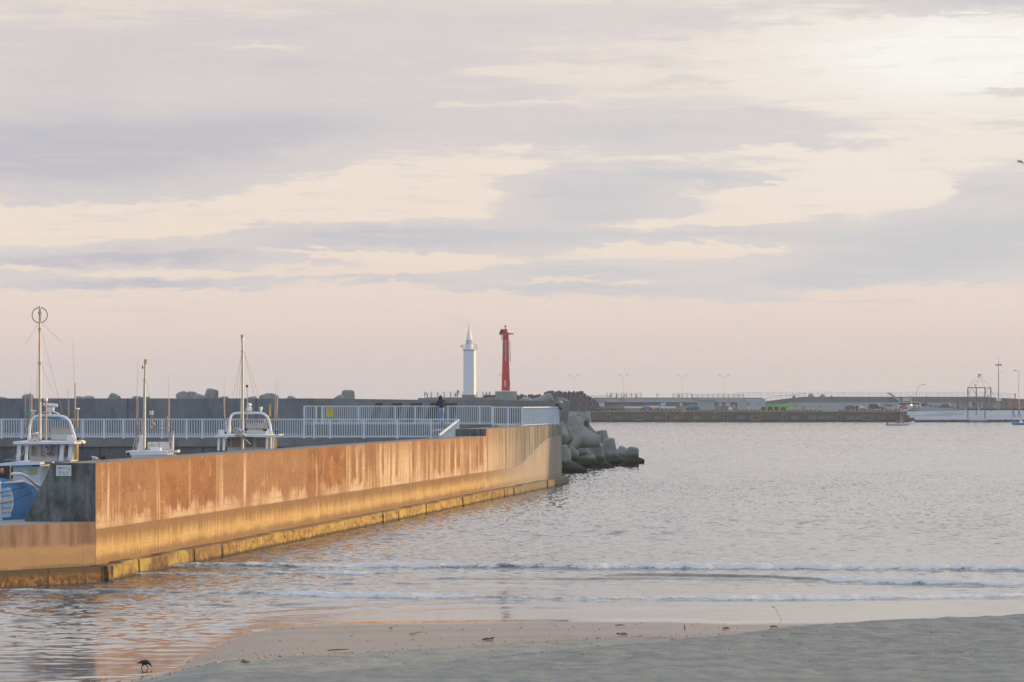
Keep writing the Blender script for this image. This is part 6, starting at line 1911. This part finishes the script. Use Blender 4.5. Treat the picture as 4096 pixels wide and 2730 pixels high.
for nx, ny, r, dy, mt_, lab in ((2498, 1598, 5, DWL - .3, M_RINGR, 'faded red lifebuoy on the far sea wall left of the white one'), (2518, 1599, 5.5, DWL - .3, M_RINGW, 'white lifebuoy on the far sea wall'), (2796, 1596, 5, DWL - .3, M_RINGR, 'red lifebuoy on the far sea wall above the first hut'),
                                (3198, 1622, 7, 6, M_RINGR, 'red lifebuoy hanging on the mesh fence beside the green sheet'), (3296, 1625, 7, 6, M_RINGR, 'dull red lifebuoy hanging on the right part of the mesh fence')):
    t = thing('lifebuoy', lab, 'lifebuoy', F(nx, ny, dy)); m = MB(); m.ring(F(nx, ny, dy), r * sF * .75, r * sF * .28, 'Y', 18, 6); m.build('ring', mt_, t, smooth=60)
    m = MB()
    for a in range(4): m.box(F(nx + math.cos(a * 1.57 + .78) * r * .75, ny + math.sin(a * 1.57 + .78) * r * .75, dy), (.13, .38 * r / 6, .13)); 
    m.build('band', M_RINGW if mt_ is M_RINGR else M_RINGR, t)
t = thing('traffic_cone', 'orange and white traffic cone beside the black sacks', 'cone', F(3035, 1645, 2)); m = MB(); m.lathe([(.42, 0), (.42, .06), (.24, .06), (.06, 1.0)], F(3035, 1645, 2), 12); m.build('cone_body', pm('cone_orange', (.62, .20, .12), .6), t)
m = MB(); m.lathe([(.185, .35), (.145, .6)], F(3035, 1645, 2), 12); m.build('white_band', M_RINGW, t)
GB = 'black sacks on the far quay'
for nx, top, lab in ((3054, 1629, 'leftmost black sack with a slanted top on the far quay'), (3082, 1629, 'second black sack in the row before the green sheet'), (3108, 1629, 'third black sack with a brownish side in the row before the green sheet'), (3135, 1629, 'rightmost black sack in front of the green sheet')):
    t = thing('black_sack', lab, 'sack', F(nx, 1644, 2), GB)
    m = MB(); m.prism([F(nx - 9, 1643, 1.5), F(nx + 9, 1643, 1.5), F(nx + 9, top + 1, 1.6), F(nx + 2, top, 1.6), F(nx - 8, top + (4 if nx < 3060 else 1), 1.6)], (0, 1.2, 0)); m.build('sack_body', pm('black_sack', (.022, .024, .032), .6, var=.3), t)
    m = MB(); m.ball(F(nx - 1, top, 2.1), (.4, .4, .18), 8, 5); m.build('tied_top', pm('black_sack', (.022, .024, .032), .6), t, smooth=60)
gs_ = thing('green_sheet', 'bright green sheet hung along a low fence on the far quay', 'sheet', F(3130, 1643, 5))
m = MB()
mg = pm('bright_green_sheet', (.22, .50, .10), .7, var=.25, scale=.35)
fbox(m, 3072, 3182, 1616, 1631, 5, 5.06); m.build('sheet', mg, gs_)
m = MB(); fbox(m, 3072, 3182, 1631.2, 1643, 5, 5.05); m.build('lower_sheet', pm('pale_mesh_sheet', (.38, .46, .46), .7, var=.15, scale=.6), gs_)
for nx in (3072, 3099, 3127, 3155, 3182):
    m = MB(); fbox(m, nx - 1, nx + 1, 1613, 1645, 4.9, 5.1); m.build('post', pm('green_post', (.15, .38, .20), .6), gs_)
mf = thing('mesh_fence', 'pale mesh fence panels right of the green sheet', 'fence', F(3260, 1642, 8))
for i in range(5):
    a = 3186 + i * 32
    m = MB()
    for nx in (a, a + 31): m.bar(F(nx, 1645, 7), F(nx, 1612, 7), .1, .1)
    for ny in (1613, 1628, 1641): m.bar(F(a, ny, 7), F(a + 31, ny, 7), .08, .08)
    m.build('frame', M_FRL, mf)
    m = MB()
    for q in range(7): m.bar(F(a + 4 + q * 4, 1641, 7), F(a + 4 + q * 4, 1613, 7), .03, .03)
    m.build('mesh', M_FRW, mf)
for nx, ny in ((3213, 1612), (3244, 1611), (3268, 1611), (3278, 1619)):
    pass
GPQ = 'people on the far quay'
for nx, ny, dy, kind, fc, coat, leg, lab in (
        (3222, 1645, 5, 'stand', -60, M_NAVY, M_DARKCL, 'person in dark clothes standing alone before the mesh fence'),
        (3391, 1645, 2, 'stoop', -80, M_DARKCL, M_BLUECL, 'person in dark blue stooping left of the parked cars'),
        (3405, 1645, 3, 'stand', 20, M_BLUECL, M_DARKCL, 'second standing person of the group left of the parked cars'),
        (3412, 1645, 1.6, 'sit', 60, M_BLUECL, M_BLUECL, 'seated person in blue in the group before the dark car'),
        (3430, 1645, 2, 'stand', -30, M_DARKCL, M_DARKCL, 'upright person in black in front of the pale car'),
        (3473, 1643, 2, 'stoop', 80, M_GREENCL, M_REDCL, 'person in a green coat bending between the two cars'),
        (3484, 1645, 1.6, 'sit', -20, M_KHAKI, M_ORCL, 'sitting person with orange legs at the quay edge'),
        (3665, 1641, 3, 'stand', 40, M_DARKCL, M_REDCL, 'person in dark top beside the lifebuoy frame'),
        (3881, 1639, 4, 'walk', 70, M_BLUECL, M_DARKCL, 'person in blue walking behind the boat hoist'),
        (3981, 1637, 12, 'stand', 0, M_REDCL, M_DARKCL, 'person in brown standing under the dark post with a round head')):
    person(lab, F(nx, ny, dy), fc, kind, coat, leg, .98, GPQ)
for nx, kind, fc, coat, lab in ((2453, 'sit', 60, M_DARKCL, 'leftmost seated figure on the far sea wall'), (2480, 'sit', 60, M_DARKCL, 'second seated figure from the left on the far sea wall'), (2511, 'sit', 60, M_REDCL, 'seated figure in brown just right of the second lamp'), (2557, 'sit', -60, M_KHAKI, 'seated figure near the right end of the fence section'), (2642, 'stoop', -90, M_NAVY, 'person in navy stooping on the open stretch of the far sea wall'), (2738, 'sit', 60, M_DARKCL, 'seated figure beside the third lamp')):
    person(lab, F(nx, 1591, DWL + 2), fc, kind, coat, M_DARKCL, 1.0, 'people sitting on the far sea wall', hat=M_WHITECAP if nx == 2642 else None)

# ---- parked cars
M_TYRE = pm('tyre', (.02, .02, .022), .8)
M_GLS = pm('car_glass', (.045, .055, .07), .12)
M_HL = pm('headlight', (.6, .6, .6), .15)


def car(label, nx, ny, dy, paint, kind='van', flip=1, rz=0., length=4.3):
    t = thing('parked_car', label, 'car', F(nx, ny, dy), 'cars parked on the far quay', rz)
    L = length / 2; W = .84
    if kind == 'van':
        prof = [(-L, .35), (-L, 1.0), (-L + .12, 1.15), (-L + .3, 1.78), (-L + .6, 1.86), (.55, 1.84), (1.25, 1.12), (L - .15, .95), (L, .75), (L, .35)]
        glass = [(-L + .42, 1.14), (-L + .5, 1.68), (.45, 1.68), (1.0, 1.14)]
    elif kind == 'suv':
        prof = [(-L, .4), (-L, 1.0), (-L + .25, 1.62), (-L + .5, 1.7), (.4, 1.68), (.95, 1.1), (L - .15, 1.0), (L, .8), (L, .4)]
        glass = [(-L + .42, 1.08), (-L + .55, 1.52), (.3, 1.52), (.7, 1.08)]
    elif kind == 'box':
        prof = [(-L, .35), (-L, 1.95), (-L + .1, 2.02), (L - .5, 2.0), (L - .1, 1.2), (L, 1.0), (L, .35)]
        glass = [(-L + .2, 1.2), (-L + .2, 1.78), (L - .62, 1.78), (L - .38, 1.2)]
    else:
        prof = [(-L, .35), (-L, .85), (-L + .5, .95), (-L + .95, 1.40), (.2, 1.42), (.95, .95), (L - .1, .8), (L, .6), (L, .35)]
        glass = [(-L + .8, .97), (-L + 1.1, 1.32), (.15, 1.32), (.68, .97)]
    m = MB(); m.prism([(flip * x, -W, z) for x, z in prof], (0, 2 * W, 0)); m.build('body', paint, t, local=True)
    for s in (-1, 1):
        m = MB(); m.prism([(flip * x, s * (W + .006), z) for x, z in glass], (0, -s * .04, 0)); m.build('side_window', M_GLS, t, local=True)
        for wx in (-L + .8, L - .8):
            m = MB(); m.tube([(flip * wx, s * (W - .18), .32), (flip * wx, s * (W + .03), .32)], .33, 16); w = m.build('wheel', M_TYRE, t, local=True)
            m = MB(); m.tube([(flip * wx, s * (W + .031), .32), (flip * wx, s * (W + .045), .32)], .19, 12); m.build('rim', M_HL, w, local=True)
        m = MB(); m.box((flip * (L - .02), s * .58, .72), (.08, .3, .16)); m.build('headlight', M_HL, t, local=True)
    i = max(range(len(prof) - 1), key=lambda k: (prof[k][0] > -.2) * abs(prof[k][1] - prof[k + 1][1]) * (prof[k][1] > 1.2))
    (xa, za), (xb, zb) = prof[i], prof[i + 1]
    m = MB(); q = lambda f: (xa + (xb - xa) * f, za + (zb - za) * f)
    (x0, z0), (x1, z1) = q(.1), q(.9)
    m.prism([(flip * (x0 + .012), -.7, z0), (flip * (x0 + .012), .7, z0), (flip * (x1 + .012), .74, z1), (flip * (x1 + .012), -.74, z1)], (-flip * .03, 0, -.01)); m.build('windscreen', M_GLS, t, local=True)
    return t


M_CW = pm('car_pearl_white', (.58, .56, .52), .3, var=.03); M_CD = pm('car_dark_grey', (.045, .055, .065), .3, var=.05); M_CB = pm('car_silver', (.36, .39, .42), .3, .3, var=.05)
M_CR = pm('car_dull_red', (.16, .07, .06), .4); M_CBR = pm('car_olive_grey', (.12, .13, .12), .35)
car('dark saloon car partly hidden behind the standing group', 3418, 1641, 8, M_CD, 'sedan', 1, R(-15))
car('pale car with its bright bonnet lit by the sun left of the dark minivan', 3450, 1641, 9, M_CW, 'sedan', 1, R(-28), 4.0)
car('dark minivan with a pale sunlit bonnet in the middle of the row', 3519, 1641, 9, M_CD, 'van', 1, R(-20), 4.9)
car('silver van with a roof rack and louvred side at the right of the minivan', 3578, 1641, 10, M_CB, 'van', 1, R(-14), 4.8)
car('white bus-like van behind the lifebuoy frame', 3665, 1634, 16, M_CW, 'box', 1, R(-10), 7.4)
car('dull red low car behind the slipway top', 3732, 1632, 17, M_CR, 'sedan', 1, R(-10), 4.2)
car('olive grey off-road car on the right side of the slipway', 3815, 1639, 13, M_CBR, 'suv', 1, R(-22), 4.7)
t = thing('blue_tub', 'blue plastic tub in front of the dull red car', 'tub', F(3733, 1629, 14)); m = MB(); m.lathe([(.40, 0), (.48, .55)], F(3733, 1629, 14), 14); m.build('tub_body', pm('tub_blue', (.10, .28, .55), .5), t); m = MB(); m.ring(F(3733, 1622, 14), .48, .05, 'Z'); m.build('tub_rim', pm('tub_blue', (.10, .28, .55), .5), t)
t = thing('blue_boat_on_land', 'small upturned blue boat lying between two parked cars', 'boat', F(3775, 1632, 15)); m = MB(); hull_mesh(m, tuple(F(3758, 1634, 15)), (1, .05, 0), 2.9, 1.1, F(0, 1626, 15).z, F(0, 1624, 15).z, 0); m.build('hull', pm('faded_blue_cover', (.055, .17, .32), .6), t)
# steps and board on the ramp wall
t = thing('white_stairs', 'white metal stairs with railings going down the far ramp wall', 'stairs', F(3620, 1610, DWL))
m = MB(); m.prism([F(3586, 1571, DWL + 1), F(3602, 1571, DWL + 1), F(3646, 1604, DWL + 1), F(3640, 1606, DWL + 1)], (0, .8, 0)); m.build('stringer', M_FPALE, t)
m = MB()
for q in range(6): m.bar(F(3592 + q * 9, 1578 + q * 6, DWL + .8), F(3592 + q * 9, 1568 + q * 6, DWL + .8), .08, .08)
m.bar(F(3588, 1568, DWL + .8), F(3642, 1600, DWL + .8), .1, .1); m.build('handrail', M_FRW, t)
t = thing('slatted_board', 'white slatted board beside the stairs on the far ramp wall', 'board', F(3666, 1604, DWL))
for q in range(4):
    m = MB(); fbox(m, 3653, 3680, 1591.5 + 3.6 * q, 1594 + 3.6 * q, DWL + .8, DWL + .95); m.build('slat', M_FRW, t)
m = MB(); fbox(m, 3653, 3654, 1590, 1610, DWL + .96, DWL + 1.1); fbox(m, 3679, 3680, 1590, 1610, DWL + .96, DWL + 1.1); m.build('frame', M_FRL, t)
# frame with lifebuoy
t = thing('steel_frame', 'low steel frame with an orange lifebuoy at the corner of the quay', 'frame', F(3645, 1641, 2))
m = MB()
for nx in (3606, 3630, 3658, 3678): m.bar(F(nx, 1643, 2), F(nx, 1617, 2), .16, .16)
m.build('leg', M_DKP, t)
m = MB(); m.bar(F(3602, 1617, 2), F(3680, 1612, 2), .2, .2); m.bar(F(3606, 1641, 2), F(3682, 1641, 2), .12, .12); m.bar(F(3650, 1634, 2), F(3682, 1634, 2), .1, .1); m.build('beam', M_DKP, t)
m = MB(); m.ring(F(3618, 1627, 1.9), .42, .17, 'Y', 18, 6); m.build('orange_ring', M_ORCL, t, smooth=60)
m = MB(); fbox(m, 3609, 3627, 1617, 1637, 2.1, 2.2); m.build('back_board', pm('brown_board', (.20, .09, .05), .7), t)
t = thing('gauge_post', 'pale post with a warm light standing at the quay corner', 'post', F(3649, 1641, 3)); m = MB(); m.tube([F(3649, 1641, 3), F(3648, 1582, 3)], [.17, .13], 8); m.build('post', M_FWALLY, t)
m = MB(); m.ball(F(3650, 1620.5, 2.6), .24, 10, 6); m.build('lamp', pm('lit_lamp', (.8, .6, .3), .4, emit=((1, .62, .2), 3)), t, smooth=60)
t = thing('mooring_heap', 'orange and pale rope heap at the corner of the quay', 'rope', F(3606, 1643, 1)); m = MB(); m.ball(F(3606, 1638, 1), (.3, .3, .42), 8, 6); m.build('orange_rope', M_ORCL, t, smooth=60); m = MB(); m.ball(F(3623, 1642, 1), (.45, .3, .2), 8, 6); m.build('pale_rope', M_FRW, t, smooth=60)

# ---- slipway
sl = thing('slipway', 'wide pale blue-grey concrete slipway with a dark foot at the right', 'slipway', (PX(3850, DF), DF, 0))
zl = PZ(1679, DF - 8)
m = MB(); m.prism([(PX(3600, DF), DF - 8, -2), (PX(3600, DF), DF - 8, zl), (PX(3600, DF), DF + 3, PZ(1646, DF + 3)), (PX(3600, DF), DF + 26, TOP + .45), (PX(3600, DF), DF + 60, TOP + .45), (PX(3600, DF), DF + 60, -2)], (PX(4400, DF) - PX(3600, DF), 0, 0)); m.build('ramp_surface', M_FPALE, sl)
m = MB(); m.prism([F(3640, 1642, 6), F(3660, 1631, 6), F(3740, 1627.5, 6), F(3840, 1640, 6), F(3880, 1652, 6)], (0, 12, 0)); m.build('raised_apron', concrete('far_pale_apron2', (.30, .345, .38), (.27, .32, .35), .15, .3), sl)
m = MB(); m.b2(PX(3606, DF), PX(4400, DF), DF - 8.3, DF - 7.9, -1, PZ(1682, DF - 8)); m.build('dark_foot', M_FHOLE, sl)
for x0, x1, y0 in ((3600, 3612, 1646), (3611, 3622, 1661), (3621, 3642, 1671)):
    m = MB(); m.b2(PX(x0, DF), PX(x1, DF), DF - 9.5, DF - 2, -1, PZ(y0, DF)); m.build('step', M_FQ, sl)
for nx in (3752, 3801, 3850, 3980, 4005, 4030):
    m = MB(); m.b2(PX(nx - 5, DF), PX(nx + 5, DF), DF - 8.8, DF - 8.2, .1, PZ(1679, DF)); m.build('fender', M_RUB, sl)
for y0, x0, x1 in ((1658, 3700, 3850), (1664, 3650, 3800), (1653, 3760, 3870)):
    m = MB(); q = (y0 - 1646) / 33 * -11 + 3
    m.bar((PX(x0, DF), DF + q, PZ(y0, DF + q) + .05), (PX(x1, DF), DF + q, PZ(y0, DF + q) + .05), .4, .05); m.build('seam', pm('seam_grey', (.22, .26, .29), .8), sl)

# ---- boat hoist
M_HB = pm('hoist_blue', (.085, .115, .20), .5, var=.1)
ht = thing('boat_hoist', 'tall dark blue steel boat hoist frame with a pointed cable top on the slipway', 'hoist', F(3915, 1680, -7))
for nx, foot, dy in ((3859, 1682, -6.5), (3901, 1677, -2), (3927, 1682, -6.5), (3969, 1658, 3)):
    m = MB(); m.bar(F(nx, foot, dy), F(nx, 1551, dy), .30, .30); m.build('leg', M_HB, ht)
m = MB(); m.bar(F(3858, 1552, -6.5), F(3928, 1552, -6.5), .24, .26); m.bar(F(3900, 1552, 0), F(3970, 1552, 3), .24, .26); m.bar(F(3859, 1552, -6.5), F(3901, 1552, -2), .2, .22); m.bar(F(3927, 1552, -6.5), F(3969, 1552, 3), .2, .22); m.build('top_beam', M_HB, ht)
m = MB()
for a, b in (((3878, 1553), (3902, 1585)), ((3949, 1553), (3969, 1582)), ((3946, 1553), (3928, 1585)), ((3876, 1555), (3866, 1580))): m.bar(F(*a, -4), F(*b, -4), .12, .12)
m.bar(F(3859, 1586, -6.3), F(3969, 1586, 2), .12, .14)
m.build('brace', M_HB, ht)
m = MB()
apex = F(3914, 1499, -2)
for nx, dy in ((3859, -6.5), (3969, 3), (3901, -2), (3927, -6.5)): m.tube([F(nx, 1552, dy), apex], .045, 5)
m.tube([F(3883, 1525, -4), F(3944, 1526, 1)], .04, 5); m.bar(F(3907, 1499, -2), F(3922, 1500, -2), .25, .25)
m.build('cable', pm('cable_grey', (.20, .18, .19), .5), ht)
m = MB(); m.bar(F(3913, 1500, -2), F(3911, 1514, -2), .25, .25); m.build('hook', M_DKP, ht)
m = MB(); m.bar(F(3895, 1552, -3), F(3894, 1537, -3), .22, .22); m.build('winch_post', M_HB, ht)
t = thing('hanging_ball', 'large dark ball float hanging beside the hoist leg', 'float', F(3892, 1614, -2.4)); m = MB(); m.ball(F(3892, 1614, -2.4), (.66, .6, .72), 14, 10); m.build('ball', M_DKP, t, smooth=60); m = MB(); m.bar(F(3892, 1605, -2.4), F(3898, 1590, -2.2), .06, .06); m.build('rope', M_RUB, t)
t = thing('pontoon', 'pale low pontoon at the foot of the boat hoist', 'pontoon', F(3893, 1685, -9.5)); m = MB(); fbox(m, 3862, 3922, 1679, 1684, -12, -8.9); m.build('deck', M_FPALE, t); m = MB(); fbox(m, 3861, 3923, 1684.2, 1692, -12, -8.9); m.build('float_side', M_HB, t)
t = thing('blue_crate', 'bright blue crate standing behind the left leg of the hoist', 'crate', F(3869, 1641, 4)); m = MB(); fbox(m, 3865, 3874, 1634, 1643, 4, 4.8); m.build('crate_box', pm('crate_blue', (.10, .34, .66), .5), t); m = MB(); fbox(m, 3864.5, 3874.5, 1633, 1634.2, 3.9, 4.9); m.build('rim', M_LBLUE, t)
t = thing('orange_cone', 'small orange cone behind the third leg of the hoist', 'cone', F(3931, 1638, 8)); m = MB(); m.lathe([(.36, 0), (.2, .05), (.08, 1.1)], F(3931, 1640, 8), 10); m.build('cone_body', pm('cone_faded', (.60, .33, .20), .6), t); m = MB(); m.box(F(3931, 1640, 8), (.7, .7, .06)); m.build('base', M_RUB, t)
# low building with pale green doors behind the hoist
bd = thing('low_shed', 'long low grey shed with pale green doors behind the boat hoist', 'shed', F(3960, 1640, 18))
m = MB(); fbox(m, 3876, 4064, 1606, 1646, 18, 23); m.build('wall', pm('shed_grey', (.215, .225, .215), .8, var=.12, scale=.4), bd)
m = MB(); fbox(m, 3872, 4066, 1604, 1606.2, 17.6, 23.4); m.build('roof', M_FRAMP, bd)
for a, b, c_ in ((3909, 3925, 1606.5), (3959, 3967, 1610)):
    m = MB(); fbox(m, a, b, c_, 1632, 17.9, 18.05); m.build('door', pm('pale_green_door', (.28, .40, .30), .7), bd)
for a, b in ((3936, 3951), (4008, 4026)):
    m = MB(); fbox(m, a, b, 1612, 1636, 17.9, 18.05); m.build('panel', pm('shed_pale', (.30, .335, .35), .8), bd)
t = thing('brick_wall', 'reddish wall behind posts at the far right', 'wall', F(4080, 1640, 16)); m = MB(); fbox(m, 4066, 4200, 1604, 1645, 17, 18); m.build('wall_body', pm('reddish_wall', (.30, .19, .14), .85, var=.2, scale=1), t); m = MB(); fbox(m, 4065, 4200, 1602, 1604.2, 16.9, 18.1); m.build('wall_coping', M_FRAMP, t)
hg = MB()
for i in range(360):
    nx = random.uniform(3876, 4190); hg.box(F(nx, 1640 - abs(random.gauss(0, 1.6)), 14.5 + random.random()), (random.uniform(.2, .5), .3, random.uniform(.15, .4)), random.random() * 3)
ho = hg.build('grass_strip', pm('dull_grass', (.085, .10, .05), .9, var=.35, scale=1), None); tag(ho, 'strip of dull green grass along the top of the slipway', 'grass', kind='stuff')
for nx, lab in ((4044, 'left dark mooring trestle standing on the slipway at the right'), (4067, 'right dark mooring trestle standing on the slipway at the right')):
    t = thing('mooring_trestle', lab, 'trestle', F(nx, 1672, -4), 'mooring trestles on the slipway')
    m = MB(); m.bar(F(nx - 1, 1676, -4), F(nx - 1, 1602, -4), .22, .22); m.build('post', M_HB, t)
    m = MB(); m.bar(F(nx + 9, 1678, -5), F(nx, 1640, -4), .16, .16); m.build('strut', M_HB, t)
    m = MB(); m.bar(F(nx - 1, 1604, -4), F(nx + 12, 1604, -4), .07, .07); m.build('cross_bar', M_HB, t)
t = thing('dark_ball', 'dark round float hanging from the left mooring trestle', 'float', F(4049, 1633, -4.6)); m = MB(); m.ball(F(4049, 1633, -4.6), (.46, .4, .34), 12, 8); m.build('ball', M_DKP, t, smooth=60); m = MB(); m.bar(F(4049, 1630, -4.6), F(4045, 1622, -4.2), .06, .06); m.build('rope', M_RUB, t)

# ================================================================== BOATS ON THE WATER
DI = 800.0; sI = DI / FPX
ib = thing('inflatable_boat', 'pale inflatable boat with people in orange vests on the water before the far quay', 'boat', P(3600, 1700, DI))
zb = PZ(1699, DI)
m = MB(); m.tube([P(3549, 1698, DI) + Vector((0, -.75, 0)), P(3610, 1699, DI) + Vector((0, -.8, 0)), P(3640, 1694, DI) + Vector((0, -.4, 0)), P(3653, 1690, DI), P(3640, 1694, DI) + Vector((0, .4, 0)), P(3610, 1697, DI) + Vector((0, .8, 0)), P(3549, 1697, DI) + Vector((0, .75, 0))], .30, 10); m.build('tube', M_LBLUE if False else pm('pale_grey_rubber', (.44, .52, .62), .5), ib, smooth=50)
m = MB(); m.box(P(3592, 1701, DI), (5.2, 1.3, .25)); m.build('floor_board', pm('pale_grey_rubber', (.44, .52, .62), .5), ib)
m = MB(); m.box(P(3549, 1697, DI) + Vector((0, 0, .15)), (.45, .5, 1.0)); m.build('outboard_motor', M_DKP, ib)
GI = 'people in the inflatable boat'
zf = PZ(1700, DI) + .05
for nx, dy, coat, kind, fc, lab in ((3584, -.3, M_ORCL, 'sit', -80, 'left passenger in an orange vest in the inflatable boat'), (3596, .2, M_ORCL, 'sit', -80, 'right passenger in an orange vest in the inflatable boat'), (3617, 0, M_DARKCL, 'sit', 80, 'person in dark clothes with an orange cap at the bow of the inflatable boat')):
    person(lab, (PX(nx, DI), DI + dy, zf), fc, kind, coat, M_DARKCL, 1.0, GI, hat=M_ORCL if nx > 3610 else None)
bb = thing('blue_skiff', 'bright blue open boat with a white band entering at the right edge', 'boat', P(4080, 1700, 820))
m = MB(); hull_mesh(m, tuple(P(4042, 1700, 820)), (1, .08, 0), 7, 2.0, PZ(1693, 820), PZ(1686, 820), -.3); m.build('hull', M_BLUE, bb)
m = MB(); m.tube([P(4043, 1687, 819.2), P(4075, 1692, 818.9), P(4130, 1694, 818.9)], .1, 6); m.build('gunwale', M_LBLUE, bb)
m = MB(); m.ball(P(4083, 1690, 820), (.5, .4, .5), 10, 8); m.build('white_cover', M_BPINK, bb, smooth=60)

# ================================================================== UNSEEN HILL ADDED AT THE RIGHT (to shade the harbour mouth) AND THE AIR
hx = np.linspace(118, 420, 60); hy = np.linspace(205, 500, 60)
HX, HY = np.meshgrid(hx, hy)
HZ = 34 * sstep(HX, 118, 150) * (1 - sstep(HX, 330, 420)) * sstep(HY, 228, 244) * (1 - sstep(HY, 425, 480)) * (.8 + .4 * vnoise(HX, HY, 22, 5)) - 1.0
hd_ = grid_mesh('shade_hill', HX, HY, HZ, pm('shade_hill_scrub', (.06, .07, .045), .9, var=.4, scale=.2))
tag(hd_, 'unseen hill added off to the right to shade the harbour mouth', 'shade_hill', kind='structure')

hz = MB(); hz.b2(-2700, 2700, -190, 3700, -2.2, 44)
mt = bpy.data.materials.new('pale_air'); mt.use_nodes = True
nt = NT(mt.node_tree); mt.node_tree.nodes.clear()
pv = nt.n('ShaderNodeVolumePrincipled'); pv.inputs['Color'].default_value = (.93, .93, .95, 1); pv.inputs['Density'].default_value = 1.5e-4; pv.inputs['Anisotropy'].default_value = .2
ou = nt.n('ShaderNodeOutputMaterial'); nt.t.links.new(pv.outputs[0], ou.inputs['Volume'])
haze = hz.build('haze', mt, None); tag(haze, 'thin pale sea haze over the harbour', 'haze', kind='stuff')
